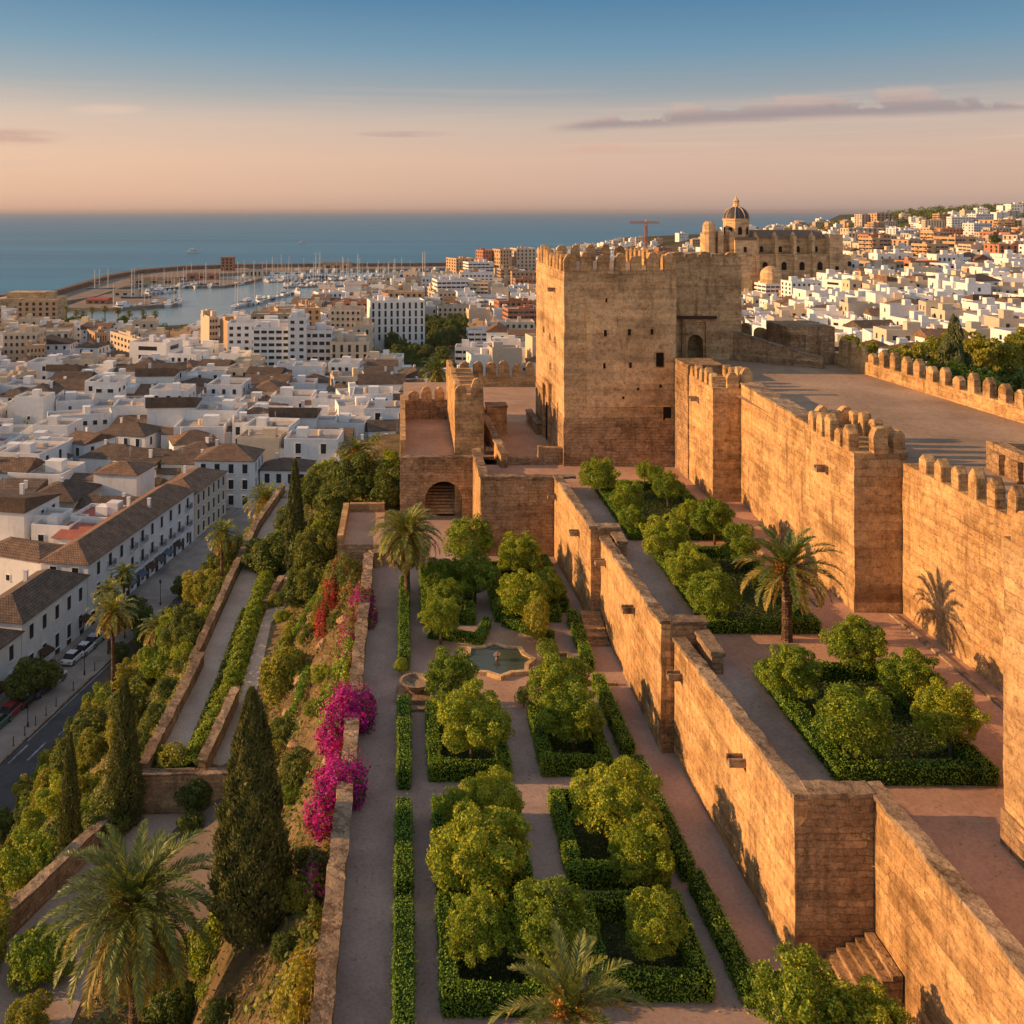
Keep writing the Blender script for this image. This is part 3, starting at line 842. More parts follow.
def merlon_mesh(style, w, t, h, var):
    key = (style, w, t, h, var)
    if key in MERL: return MERL[key]
    r = random.Random(hash((w, t, h, var, len(style))) & 0xffff)
    mb = MB()
    jx = lambda s: r.uniform(-s, s)
    if style == 'pointed':
        prof = [(-w / 2, 0), (w / 2, 0), (w / 2 + jx(.03), h * .74 + jx(.05)), (w * .08 + jx(.04), h + jx(.06)), (-w * .08 + jx(.04), h + jx(.06)), (-w / 2 + jx(.03), h * .74 + jx(.05))]
    else:
        prof = [(-w / 2, 0), (w / 2, 0)]
        for k in range(7):
            a = math.pi * k / 6
            prof.append((w / 2 * math.cos(a) + jx(.035), h * .62 + h * .38 * math.sin(a) + jx(.05)))
    # front face outline pulled in at the back and front so that the top reads as weathered, not cut
    k = len(prof)
    n0 = 0
    cz = h * 0.5
    for yy, sc in ((-t / 2, 0.97), (-t / 2 + .08, 1.0), (t / 2 - .08, 1.0), (t / 2, 0.97)):
        for (px, pz) in prof:
            zz = pz if pz < .01 else cz + (pz - cz) * (sc if pz > cz else 1)
            mb.v.append((px * sc, yy, zz))
    mb.f.append(tuple(range(k))); mb.m.append(0)
    for rr in range(3):
        for i in range(k):
            j = (i + 1) % k
            mb.f.append((rr * k + i, rr * k + j, (rr + 1) * k + j, (rr + 1) * k + i)); mb.m.append(0)
    mb.f.append(tuple(3 * k + i for i in reversed(range(k)))); mb.m.append(0)
    MERL[key] = mb.mesh('merlon', 'stone')
    return MERL[key]
def merlons(parent, p0, p1, z, n, style='pointed', w=0.85, t=0.5, h=1.2, z1=None, inset=0.0, skip=()):
    a = Vector(p0); b = Vector(p1)
    d = (b - a).normalized(); L = (b - a).length
    ang = math.atan2(d.y, d.x)
    for i in range(n):
        if i in skip: continue
        f = (i + 0.5) / n if inset == 0 else (inset + (L - 2 * inset) * (i / max(n - 1, 1))) / L
        p = a.lerp(b, f)
        zz = z + ((z1 if z1 is not None else z) - z) * f
        o = part('merlon', merlon_mesh(style, w, t, h, random.randrange(5)), parent, loc=Vector((p.x, p.y, zz - 0.03)) - Vector(parent.location), rz=ang + random.uniform(-.03, .03))
        o.scale = (random.uniform(.86, 1.08), random.uniform(.9, 1.05), random.uniform(.78, 1.07) if random.random() < .8 else random.uniform(.6, .8))
        o.rotation_euler = (random.uniform(-.03, .03), random.uniform(-.035, .035), o.rotation_euler[2])

LEFT = -math.pi / 2       # spout turned from -Y to -X
def terrace_wall(lbl, p0, p1, z0, zt0, zt1, th=0.44, ret=None, spouts=(), box=None):
    """p0 far end, p1 near end, face towards -X"""
    t = thing('terrace_wall', lbl, 'wall', (p1[0], p1[1], z0))
    part('masonry', wall_mesh(p0, p1, z0, zt0, zt1, th, -1, 'stone'), t, world=True)
    part('coping', coping_mesh(p0, p1, zt0, zt1, th, -1), t, world=True)
    if ret:
        (xa, xb, y, zt) = ret
        part('return_face', wall_mesh((xa + .02, y), (xb, y), z0, zt - .004, zt - .004, 0.6, -1, 'oldstone'), t, world=True)
        part('coping', coping_mesh((xa + th + .05, y), (xb, y), zt, zt, 0.6, -1), t, world=True)
    if box:
        (x, ya, yb, zb, zt) = box
        part('parapet', wall_mesh((x, ya), (x, yb), zb, zt - .01, zt - .01, 0.5, -1, 'oldstone'), t, world=True)
        part('coping', coping_mesh((x, ya - .03), (x, yb), zt - .01, zt - .01, 0.5, -1), t, world=True)
    for (f, dz) in spouts:
        x = p0[0] + (p1[0] - p0[0]) * f; y = p0[1] + (p1[1] - p0[1]) * f
        z = zt0 + (zt1 - zt0) * f - dz
        put_spout(t, (x, y, z), LEFT)
    return t
terrace_wall('sunlit sandstone garden wall highest up the slope, joining the arched gatehouse block', (10.8, 72.45), (11.23, 60.5), 54.3, 60.75, 60.75, ret=(11.23, 13.0, 60.5, 60.75), spouts=((.07, 1.2), (.72, 1.3)), box=(12.5, 60.4, 58.6, 59.2, 60.5))
terrace_wall('sunlit sandstone garden wall with two stone spouts, above the little garden steps', (11.83, 60.45), (11.8, 46.1), 54.3, 60.2, 60.95, ret=(11.8, 13.9, 46.1, 60.95), spouts=((.10, 1.0), (.62, 1.2)), box=(13.4, 46.0, 43.6, 59.2, 60.6))
terrace_wall('long sunlit sandstone garden wall stepping out beside the double orange tree bed', (12.4, 46.05), (12.8, 32.85), 54.3, 60.25, 60.75, ret=(12.8, 15.4, 32.85, 60.75), spouts=((.08, 1.2), (.66, 1.1)))
terrace_wall('sandstone garden wall running down from the dark stair recess, mottled with shadow', (15.4, 33.4), (15.87, 8.0), 54.3, 60.75, 60.75, spouts=((.42, 1.0),))

def steps(name, lbl, x0, x1, y0, y1, z0, rise, n, axis='x', mat='oldstone'):
    mb = MB()
    for k in range(n):
        if axis == 'x':
            a = x0 + (x1 - x0) * k / n
            rough(a, x1, y0, y1, z0 + rise * k - .02, z0 + rise * (k + 1), 0.5, 0.015, mb=mb)
        else:
            a = y0 + (y1 - y0) * k / n
            rough(x0, x1, a, y1, z0 + rise * k - .02, z0 + rise * (k + 1), 0.5, 0.015, mb=mb)
    o = single(name, mb.mesh(name, mat), lbl, 'stairs')
    return o
steps('stone_steps', 'worn stone steps climbing into the dark recess between two garden walls', 12.9, 15.38, 30.9, 32.8, 55.0, 0.17, 8)
steps('stone_steps', 'short flight of stone steps at the foot of the garden wall near the pool', 10.55, 11.75, 57.4, 60.4, 55.0, 0.17, 5, axis='y')

def tower(lbl, x0, x1, y0, y1, z0, z1, mat='stone', name='wall_tower', front=None):
    t = thing(name, lbl, 'tower', (x0, y0, z0))
    part('masonry', rough(x0, x1, y0, y1, z0, z1, 0.7, 0.05, mfront=1 if front else None).mesh('masonry', [mat, front] if front else mat), t, world=True)
    return t
# curtain wall between the towers, facing the terrace
def curtain(lbl, p0, p1, z0, zt, th=1.2, top=True):
    t = thing('curtain_wall', lbl, 'wall', (p1[0], p1[1], z0))
    part('masonry', wall_mesh(p0, p1, z0, zt, zt, th, -1, 'stone'), t, world=True)
    if top:
        part('coping', coping_mesh(p0, p1, zt, zt, th, -1, over=0.03, h=.1), t, world=True)
    return t
w1 = curtain('plain sunlit curtain wall without battlements between the two terrace towers', (23.35, 69.6), (22.72, 56.3), 59.2, 68.0)
t0 = tower('slim battlemented tower with one spout, nearest the big square keep', 21.4, 24.2, 69.5, 75.5, 59.2, 67.7)
merlons(t0, (21.65, 75.4), (21.65, 69.6), 67.7, 5, w=.72, h=1.15)
merlons(t0, (21.4, 69.78), (24.2, 69.78), 67.7, 3, style='round', w=.75, t=.5, h=1.35, inset=.42, skip=(0,))
merlons(t0, (23.95, 71), (23.95, 75), 67.7, 3, style='round', w=.75, h=1.2)
put_spout(t0, (21.4, 73.0, 66.3), LEFT)
t1 = tower('battlemented tower with a stone spout at the corner behind the terrace palm', 22.6, 25.3, 50.3, 56.4, 59.2, 67.8, 'stone', front='ashlar')
merlons(t1, (22.85, 56.3), (22.85, 50.7), 67.8, 5, w=.74, h=1.35)
merlons(t1, (22.6, 50.56), (25.3, 50.56), 67.8, 3, style='round', w=.7, h=1.45, inset=.38, skip=(0,))
merlons(t1, (25.05, 51.4), (25.05, 56.3), 67.8, 4, style='round', w=.75, h=1.3)
merlons(t1, (22.9, 56.15), (25.2, 56.15), 67.8, 3, style='round', w=.7, h=1.4, inset=.5)
put_spout(t1, (22.6, 53.6, 66.2), LEFT)
w2 = curtain('long sunlit curtain wall topped by pointed merlons, catching the palm shadow', (25.0, 50.25), (25.1, 22.0), 59.2, 67.35, top=False)
merlons(w2, (25.28, 49.1), (25.38, 23.9), 67.35, 18, w=.66, t=.46, h=1.3)
t2 = tower('plain ashlar tower with a dark plinth rising from the lower terrace', 19.1, 26.0, 23.0, 31.9, 60.9, 69.6, 'ashlar')
part('base_course', rough(19.02, 26.05, 22.9, 31.97, 59.2, 60.95, 0.7, 0.03).mesh('base', 'oldstone'), t2, world=True)
merlons(t2, (19.35, 31.8), (19.35, 23.2), 69.6, 6, w=.85, h=1.3)
merlons(t2, (20.2, 31.6), (26, 31.6), 69.6, 4, w=.85, h=1.3)
# far rampart of the plaza
w3 = thing('curtain_wall', 'far rampart of the upper plaza with a long row of merlons before dark trees', 'wall', (37.4, 57, 60))
part('masonry', wall_mesh((35.75, 83.7), (38.6, 38.0), 60, 68.15, 68.15, 0.9, -1, 'stone'), w3, world=True)
merlons(w3, (36.0, 83.0), (38.85, 38.2), 68.15, 29, w=.74, t=.46, h=1.3)
w4 = tower('squat weathered bastion where the far rampart turns', 32.0, 35.9, 83.5, 88.5, 60, 70.3, 'oldstone', name='bastion')
for k in range(3):
    part('buttress', rough(32.1 + 1.25 * k, 32.75 + 1.25 * k, 83.25, 83.6, 66.9, 69.9 - .2 * k, .5, .05).mesh('buttress', 'oldstone'), w4, world=True)
w5 = thing('curtain_wall', 'worn rampart stub with three broken merlons right of the keep gate', 'wall', (29, 91.5, 60))
part('masonry', wall_mesh((28.8, 91.2), (33.0, 88.3), 60, 68.7, 68.7, 0.9, -1, 'oldstone'), w5, world=True)
merlons(w5, (29.2, 91.3), (32.3, 89.2), 68.7, 3, style='round', w=1.0, t=.6, h=1.2)
w6 = thing('ramp_wall', 'low crumbling ramp wall sloping across the plaza below the keep gate', 'wall', (33, 81, PLAZA))
part('masonry', wall_mesh((26.7, 87.2), (33.8, 81.0), PLAZA - .4, 70.0, 68.0, 0.55, -1, 'oldstone'), w6, world=True)
part('coping', coping_mesh((26.7, 87.2), (33.8, 81.0), 70.0, 68.0, .55, -1, h=.1), w6, world=True)
tag(w6, w6['label'], 'wall')
w7 = thing('stone_enclosure', 'low square stone enclosure on the plaza behind the pointed merlons', 'wall', (29, 47, PLAZA))
for (a, b) in (((29.0, 49.9), (35.0, 49.9)), ((29.0, 49.8), (29.0, 44.5)), ((35.0, 49.9), (35.0, 44.5))):
    part('wall_side', wall_mesh(a, b, PLAZA - .3, 68.55, 68.5, .6, 1 if a[1] == b[1] else -1, 'oldstone', cell=.5, jit=.07), w7, world=True)
for k in range(3):
    part('buttress', rough(28.75, 29.05, 45.4 + 1.5 * k, 46.0 + 1.5 * k, PLAZA - .2, 68.2, .4, .05).mesh('buttress', 'oldstone'), w7, world=True)
w8 = thing('retaining_wall', 'shaded stub of wall tying the keep to the slim terrace tower', 'wall', (21.5, 77, 59.2))
part('masonry', rough(21.3, 24.0, 75.3, 79.3, 59.2, 68.4, .7, .05).mesh('m', 'oldstone'), w8, world=True)

# ---- the keep
def arch_pts(w, hs, n=10):
    """jambs and round head, from bottom right over the top to bottom left"""
    pts = [(w / 2, 0)]
    for k in range(n + 1):
        a = math.pi * k / n
        pts.append((w / 2 * math.cos(a), hs + w / 2 * math.sin(a)))
    pts.append((-w / 2, 0))
    return pts
def arch_wall(mb, x0, x1, z0, z1, cx, w, hs, y0, y1, zb=None, m=0):
    """a wall slab y0..y1 with an arched doorway reaching its foot (zb)"""
    zb = z0 if zb is None else zb
    A = [(cx + a, zb + b) for a, b in arch_pts(w, hs)]
    if zb > z0:
        out = [(x0, z0), (x1, z0), (x1, z1), (x0, z1)]
        # split left and right of the opening to keep the polygon simple
        right = [(cx, z0), (x1, z0), (x1, z1), (cx, z1)] + [p for p in reversed(A[:len(A) // 2 + 1])] + [(cx, zb)]
        left = [(cx, zb)] + list(reversed(A[len(A) // 2:])) + [(cx, z1), (x0, z1), (x0, z0), (cx, z0)]
        mb.prism(right, y0, y1, m, 'y'); mb.prism(left, y0, y1, m, 'y')
    else:
        pts = [(x0, z0), (cx - w / 2, z0)] + list(reversed(A[1:-1])) + [(cx + w / 2, z0), (x1, z0), (x1, z1), (x0, z1)]
        mb.prism(pts, y0, y1, m, 'y')
    return A
keep = thing('castle_keep', 'massive square sandstone keep with round merlons and a few dark slits', 'tower', (12.6, 79.2, 59.6))
part('masonry', rough(12.6, 21.5, 79.2, 96, 63.6, 75.2, 0.9, 0.045).mesh('masonry', 'tower'), keep, world=True)
part('base_course', rough(12.545, 21.56, 79.14, 96.05, 59.2, 63.62, 0.7, 0.05).mesh('base', 'oldstone'), keep, world=True)
part('plaster_face', rough(14.4, 21.42, 79.13, 79.3, 64.5, 73.0, .6, .05).mesh('plaster', 'plaster'), keep, world=True)
part('deck', rough(13.2, 20.9, 79.9, 95.4, 75.0, 75.25, 2, 0.0).mesh('deck', 'plaza'), keep, world=True)
merlons(keep, (12.6, 79.5), (21.5, 79.5), 75.2, 7, style='round', w=.95, t=.55, h=1.75, inset=.5)
merlons(keep, (12.9, 95.6), (12.9, 80.6), 75.2, 8, w=1.35, t=.55, h=1.7)
merlons(keep, (21.2, 80.8), (21.2, 95.5), 75.2, 9, style='round', w=.9, h=1.5)
merlons(keep, (12.8, 95.7), (21.3, 95.7), 75.2, 6, style='round', w=.95, h=1.6)
def window_box(parent, pos, w, h, depth, axis, mat='dark', fr='stone', name='window', fw=0.09):
    """an opening: dark recess with a stone surround standing proud; axis 'y' faces -Y, 'x' faces -X"""
    fo = MB()
    for (a0, a1, b0, b1) in ((-w / 2 - fw, -w / 2, -h / 2, h / 2), (w / 2, w / 2 + fw, -h / 2, h / 2), (-w / 2 - fw, w / 2 + fw, h / 2, h / 2 + fw), (-w / 2 - fw, w / 2 + fw, -h / 2 - fw, -h / 2)):
        fo.box(a0, a1, -0.09, 0.02, b0, b1, bottom=True)
    pn = MB(); pn.box(-w / 2, w / 2, -0.052, 0.02, -h / 2, h / 2, bottom=True)
    rz = 0 if axis == 'y' else LEFT
    o = part(name, pn.mesh('pane', mat), parent, loc=Vector(pos) - Vector(parent.location), rz=rz)
    f = part('surround', fo.mesh('surround', fr), o)
    return o
K = 0.0792
for (u, v, w, h) in ((605, 333, .22, .5), (629, 332, .22, .5), (651.5, 331.5, .2, .45), (604, 365.5, .2, .42), (630, 365, .2, .42), (606, 300, .15, .3)):
    window_box(keep, ((u - U0) * K, 79.13, 80 - (v - V0) * K), w, h, .2, 'y', fw=.04)
window_box(keep, ((659.5 - U0) * K, 79.13, 80 - (359.5 - V0) * K), .62, 1.1, .2, 'y', fw=.07)
window_box(keep, ((667 - U0) * K, 79.2, 80 - (414 - V0) * K), .66, 1.35, .2, 'y', fw=.08)
for (y, z) in ((90.5, 69.3), (86.7, 69.1), (83.8, 69.2), (86.5, 66.6)):
    window_box(keep, (12.6, y, z), .22, .5, .2, 'x', fw=.05)
put_spout(keep, (12.6, 84.0, 73.4), LEFT)
_h = random.Random(3)
for (x, z) in ((18.6, 65.9), (20.3, 66.1), (17.2, 65.4)):
    b = MB(); b.box(-.09, .09, -.02, .05, -.1, .1, bottom=True)
    part('putlog_hole', b.mesh('hole', 'dark'), keep, loc=Vector((x + _h.uniform(-.3, .3), 79.13, z + _h.uniform(-.2, .2))) - Vector(keep.location))
dm = MB(); dm.prism([(a, b) for a, b in arch_pts(1.6, 2.6)], -0.05, 0.03, 0, 'y')
dr = part('door', dm.mesh('door', 'dark'), keep, loc=Vector((12.55, 88.0, 59.8)) - Vector(keep.location), rz=LEFT)
fm = MB()
fm.box(-2.0, -1.55, -.22, .03, 0, 4.9); fm.box(1.55, 2.0, -.22, .03, 0, 4.9); fm.box(-2.0, 2.0, -.22, .03, 4.902, 5.3, bottom=True)
part('surround', fm.mesh('alfiz', 'stone'), dr)
# annex with the plaza gate
annex = thing('gate_tower', 'square gate tower with flat top and arched gate, adjoining the keep', 'tower', (21.5, 85.9, 60))
am = MB()
arch_wall(am, 21.4, 28.9, PLAZA, 76.0, 24.95, 1.35, 1.5, 85.9, 86.9)
part('front_face', am.mesh('front', 'tower'), annex, world=True)
part('masonry', rough(21.45, 28.9, 87.6, 97, 60, 76.0, .9, .045).mesh('m', 'tower'), annex, world=True)
part('side_face', rough(28.3, 28.895, 86.9, 87.7, 60, 75.99, .9, .0).mesh('m', 'tower'), annex, world=True)
part('base_course', rough(21.4, 28.9, 85.92, 87.6, 60, PLAZA - .02, .9, .0).mesh('m', 'tower'), annex, world=True)
part('deck', rough(21.42, 28.88, 85.93, 97, 75.95, 76.05, 3, .0).mesh('m', 'plaza'), annex, world=True)
ld = MB(); rough(21.6, 26.7, 85.6, 85.93, 70.75, 71.0, .5, .03, mb=ld, bottom=True)
part('lintel', ld.mesh('l', 'wood'), annex, world=True)
af = MB()
rough(23.75, 24.12, 85.72, 85.93, PLAZA, 70.5, .6, .01, mb=af); rough(25.8, 26.17, 85.72, 85.93, PLAZA, 70.5, .6, .01, mb=af); rough(23.75, 26.17, 85.72, 85.93, 70.5, 70.72, .6, .01, mb=af, bottom=True)
part('gate_surround', af.mesh('s', 'stone'), annex, world=True)
merlons(annex, (21.8, 86.2), (28.7, 86.2), 75.98, 6, style='round', w=1.0, t=.6, h=.62)
# ---- gatehouse with arch below the courts
gh = thing('gatehouse', 'stone gatehouse block with a tall dark arch over stairs', 'gatehouse', (-0.4, 81, 54.4))
gm = MB(); arch_wall(gm, -0.4, 5.9, 54.4, 59.95, 3.13, 3.0, 1.65, 81.0, 82.2, zb=54.95)
part('front_face', gm.mesh('g', 'oldstone'), gh, world=True)
part('coping', coping_mesh((-0.42, 81.0), (7.2, 81.0), 59.95, 59.95, .6, -1, h=.14), gh, world=True)
for xa, xb in ((-0.4, 1.5), (4.75, 5.9)):
    part('side_wall', rough(xa + .01, xb, 82.2, 90, 54.4, 59.7, 1, .0).mesh('s', 'oldstone'), gh, world=True)
bk = MB(); bk.box(1.5, 4.75, 88.5, 88.7, 54.4, 59.7)
part('back_wall', bk.mesh('b', 'oldstone'), gh, world=True)
sm = MB()
for k in range(9):
    sm.box(1.502, 4.748, 82.6 + k * .36, 88.4, 54.98 + k * .17, 54.98 + (k + 1) * .17)
part('stair', sm.mesh('s', 'plaster'), gh, world=True)
rw = thing('retaining_wall', 'dark stained retaining wall closing the upper end of the garden', 'wall', (5.5, 72.5, 54.3))
part('front_face', wall_mesh((5.5, 72.5), (10.85, 72.5), 54.3, 60.6, 60.6, .62, -1, 'oldstone'), rw, world=True)
part('side_face', wall_mesh((5.48, 81.0), (5.48, 73.0), 54.3, 60.6, 60.6, .6, -1, 'stone'), rw, world=True)
part('coping', coping_mesh((5.5, 72.5), (12.4, 72.5), 60.6, 60.6, .55, -1), rw, world=True)
part('coping', coping_mesh((5.48, 81), (5.48, 73.1), 60.6, 60.6, .55, -1), rw, world=True)
# ---- courts and small walls
cw = thing('court_wall', 'thin tall wall along the outer edge of the small sandy court', 'wall', (-0.4, 82, 52))
part('masonry', wall_mesh((-0.45, 97.0), (-0.4, 82.2), 52, 62.2, 61.2, .45, -1, 'stone'), cw, world=True)
part('end_wall', wall_mesh((-0.1, 97), (4.4, 97), 52, 61.6, 61.6, .6, -1, 'oldstone', jit=.09), cw, world=True)
merlons(cw, (0.2, 97.3), (4.0, 97.3), 61.6, 3, style='round', w=1.0, t=.6, h=1.4)
sp = tower('tall narrow spur tower with worn merlons between the two small courts', 4.1, 6.5, 82.4, 99.5, 54, 64.4, 'stone', name='spur_tower')
merlons(sp, (4.35, 99), (4.35, 83.0), 64.4, 7, style='round', w=1.7, t=.5, h=1.4)
merlons(sp, (4.1, 82.7), (6.5, 82.7), 64.4, 2, style='round', w=.95, t=.55, h=1.75, inset=.5)
bw = thing('curtain_wall', 'distant battlemented wall with round merlons closing the upper court', 'wall', (6, 115, 54))
part('masonry', wall_mesh((5.8, 115), (15.6, 115), 52, 60.9, 60.9, .8, -1, 'stone'), bw, world=True)
merlons(bw, (6.1, 115.3), (15.2, 115.3), 60.9, 6, style='round', w=1.15, t=.6, h=1.9)
l1 = thing('court_wall', 'low slanting sunlit wall with a spout beside the spur tower', 'wall', (7, 82, 59.7))
part('masonry', wall_mesh((6.55, 95.0), (7.55, 78.6), 57, 62.0, 60.9, .5, -1, 'stone'), l1, world=True)
part('coping', coping_mesh((6.55, 95.0), (7.55, 78.6), 62.0, 60.9, .5, -1, h=.1), l1, world=True)
put_spout(l1, (7.3, 82.4, 60.4), LEFT)
l2 = thing('stone_pier', 'square sunlit stone pier standing in the upper court', 'pier', (8, 91, 59.7))
part('masonry', rough(7.4, 9.2, 90.2, 92, 59.6, 62.3, .5, .05).mesh('p', 'stone'), l2, world=True)
part('cap', rough(7.33, 9.27, 90.13, 92.07, 62.28, 62.42, .5, .04).mesh('c', 'coping'), l2, world=True)
l3 = thing('court_wall', 'low stepped ruin wall along the front of the upper court', 'wall', (8, 79, 59))
part('masonry', wall_mesh((7.9, 79.6), (10.6, 79.6), 58.5, 60.5, 60.3, .6, -1, 'oldstone', cell=.4, jit=.09), l3, world=True)
part('step_block', wall_mesh((10.62, 79.6), (12.5, 79.6), 58.5, 61.2, 61.1, .6, -1, 'oldstone', cell=.4, jit=.07), l3, world=True)
l4 = thing('court_wall', 'low wall stub beside the arched door of the keep', 'wall', (11.5, 92, 59.7))
part('masonry', wall_mesh((11.6, 96), (11.9, 90.5), 59.6, 60.9, 60.7, .5, -1, 'oldstone', cell=.4, jit=.08), l4, world=True)
part('coping', coping_mesh((11.6, 96), (11.9, 90.5), 60.9, 60.7, .5, -1, h=.08), l4, world=True)
# ---- parapet on the garden's outer edge
pp = thing('garden_parapet', 'weathered parapet along the gravel walk, bougainvillea hanging over it', 'wall', (-2.5, 40, 52))
part('masonry', wall_mesh((-2.8, 70.2), (-2.72, 8), 51.2, 55.85, 55.85, .55, -1, 'oldstone'), pp, world=True)
part('coping', coping_mesh((-2.8, 70.2), (-2.72, 8), 55.85, 55.85, .55, -1, over=.06, h=.15), pp, world=True)
part('end_wall', wall_mesh((-2.2, 70.0), (0.2, 71.6), 54.3, 56.0, 55.8, .5, -1, 'oldstone'), pp, world=True)
part('coping', coping_mesh((-2.2, 70.0), (0.2, 71.6), 56.0, 55.8, .5, -1, h=.12), pp, world=True)
bs = thing('bastion', 'small flat topped bastion jutting from the garden edge above red bougainvillea', 'bastion', (-4, 73, 50))
part('masonry', rough(-5.0, -1.6, 74.0, 82.5, 48, 55.3, .7, .06).mesh('m', 'oldstone'), bs, world=True)
part('parapet', wall_mesh((-5.05, 82.3), (-5.0, 74.0), 55.2, 56.0, 56.0, .45, -1, 'stone', cell=.4), bs, world=True)
part('parapet', wall_mesh((-4.5, 82.0), (-1.7, 82.0), 55.2, 56.0, 56.0, .45, -1, 'stone', cell=.4), bs, world=True)
part('floor_slab', rough(-4.55, -1.65, 74.1, 81.9, 55.28, 55.33, 2, 0).mesh('f', 'court'), bs, world=True)
# ---- walls and paths on the slope
strip('walkway', [(-15.05, 57.9), (-15.0, 70), (-15.1, 88), (-15.0, 104), (-14.0, 118)], [(-12.75, 57.9), (-12.9, 70), (-13.2, 88), (-13.5, 104), (-12.6, 118)], 'sandpath', .04)
strip('hill_path', [(-11.7, 57.9), (-11.3, 66), (-11.5, 80), (-11.3, 90), (-8.2, 94)], [(-9.7, 57.9), (-10.0, 66), (-10.7, 80), (-8.0, 88), (-6.2, 92)], 'sandpath', .045)
strip('lower_path', [(-21.8, 36), (-19.0, 47), (-16.3, 55.2), (-15.2, 57.4)], [(-14.2, 36), (-14.2, 47), (-13.2, 55), (-12.4, 57.4)], 'lowerpath', .05)
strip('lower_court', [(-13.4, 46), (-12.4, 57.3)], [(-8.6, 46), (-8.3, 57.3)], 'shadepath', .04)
g1 = thing('path_wall', 'long low stone wall on the outer edge of the sandy walkway', 'wall', (-15, 60, 46))
pts = [(-14.6, 118), (-15.6, 104), (-15.65, 88), (-15.5, 72.0)]
for a, b in zip(pts[:-1], pts[1:]):
    part('masonry', wall_mesh(a, b, 44.3, 47.75, 47.75, .45, 1 - 2, 'oldstone', cell=.5), g1, world=True)
    part('coping', coping_mesh(a, b, 47.75, 47.75, .45, -1, h=.1), g1, world=True)
part('masonry', wall_mesh((-15.1, 72.6), (-15.45, 58.0), 43.5, 47.85, 47.85, .5, -1, 'oldstone', cell=.5), g1, world=True)
part('coping', coping_mesh((-15.1, 72.6), (-15.45, 58.0), 47.85, 47.85, .5, -1, h=.1), g1, world=True)
g2 = thing('path_wall', 'sloping low stone wall bordering the shaded lower path at the hill foot', 'wall', (-19, 47, 43))
pts = [(-16.1, 57.5), (-17.0, 54.5), (-19.8, 46.5), (-22.8, 36)]
for a, b in zip(pts[:-1], pts[1:]):
    part('masonry', wall_mesh(a, b, 41, 46.5, 46.5, .5, -1, 'oldstone', cell=.5), g2, world=True)
    part('coping', coping_mesh(a, b, 46.5, 46.5, .5, -1, h=.1), g2, world=True)
g3 = thing('path_wall', 'cross wall holding up the walkways behind the two round topiary shrubs', 'wall', (-9, 57.6, 45))
part('masonry', wall_mesh((-15.4, 57.45), (-3.4, 57.8), 44.5, 47.55, 47.55, .5, -1, 'oldstone', cell=.5), g3, world=True)
part('coping', coping_mesh((-15.4, 57.45), (-3.4, 57.8), 47.55, 47.55, .5, -1, h=.1), g3, world=True)
g4 = thing('path_wall', 'short brown wall rising between the two sandy paths left of the tall cypress', 'wall', (-11.8, 58.5, 46.5))
part('masonry', wall_mesh((-11.55, 66.8), (-12.0, 57.9), 46, 48.1, 48.1, .45, -1, 'oldstone', cell=.5), g4, world=True)
part('coping', coping_mesh((-11.55, 66.8), (-12.0, 57.9), 48.1, 48.1, .45, -1, h=.1), g4, world=True)
g5 = thing('path_wall', 'broken bit of low wall at the top of the yellow green hedge strip', 'wall', (-11.5, 84, 46.8))
part('masonry', wall_mesh((-11.1, 88.3), (-11.75, 83), 46.3, 47.7, 47.5, .4, -1, 'oldstone', cell=.35, jit=.08), g5, world=True)
part('coping', coping_mesh((-11.1, 88.3), (-11.75, 83), 47.7, 47.5, .4, -1, h=.1), g5, world=True)
# ------------------------------------------------------------------ plants
def crown_quads(rg, rad, lumps, n, L, W, lump_r=(0.42, 0.62), flat=1.0, jit=0.55, shell=0.13, inner=0.12, up=0.25, base=-0.55, core=0.66):
    """leaf quads over a lumpy crown of radius rad centred on the origin"""
    cs, rs = [np.zeros(3)], [rad * core]
    for k in range(lumps):
        d = rg.normal(0, 1, 3); d /= np.linalg.norm(d)
        d[2] = d[2] * flat + 0.08
        r = rad * rg.uniform(*lump_r)
        cs.append(d * (rad - r) * rg.uniform(0.85, 1.25)); rs.append(r)
    cs = np.array(cs); rs = np.array(rs)
    pr = rs ** 2 / (rs ** 2).sum()
    k = rg.choice(len(rs), n * 2, p=pr)
    d = unit(rg.normal(0, 1, (n * 2, 3)))
    d[:, 2] = np.where(rg.random(n * 2) < up, np.abs(d[:, 2]), d[:, 2])
    dep = 1 - np.abs(rg.normal(0, shell, n * 2))
    dep = np.where(rg.random(n * 2) < inner, rg.uniform(0.3, 0.9, n * 2), dep)
    # twigs that stand out
    dep = np.where(rg.random(n * 2) < 0.06, rg.uniform(1.0, 1.14, n * 2), dep)
    P = cs[k] + d * (rs[k] * dep)[:, None]
    P[:, 2] *= (flat * 0.5 + 0.5)
    D = np.linalg.norm(P[:, None, :] - cs[None], axis=2) / rs[None]
    D[np.arange(n * 2), k] = 9
    keep = (D.min(1) > 0.80) | (rg.random(n * 2) < 0.10)
    q = P / rad
    fld = np.sin(q[:, 0] * 11 + 2.1 * np.sin(q[:, 1] * 5)) + np.sin(q[:, 1] * 12 + 1.7 * np.sin(q[:, 2] * 6)) + np.sin(q[:, 2] * 13 + 1.9 * np.sin(q[:, 0] * 5))
    hole = fld < -0.55
    P = np.where(hole[:, None], P * 0.80, P)
    keep &= ~hole | (rg.random(n * 2) < 0.5)
    keep &= P[:, 2] > base * rad
    P, d = P[keep][:n], d[keep][:n]
    return leaves(P, d + np.array([0, 0, 0.25]), L, W, rg, jit)
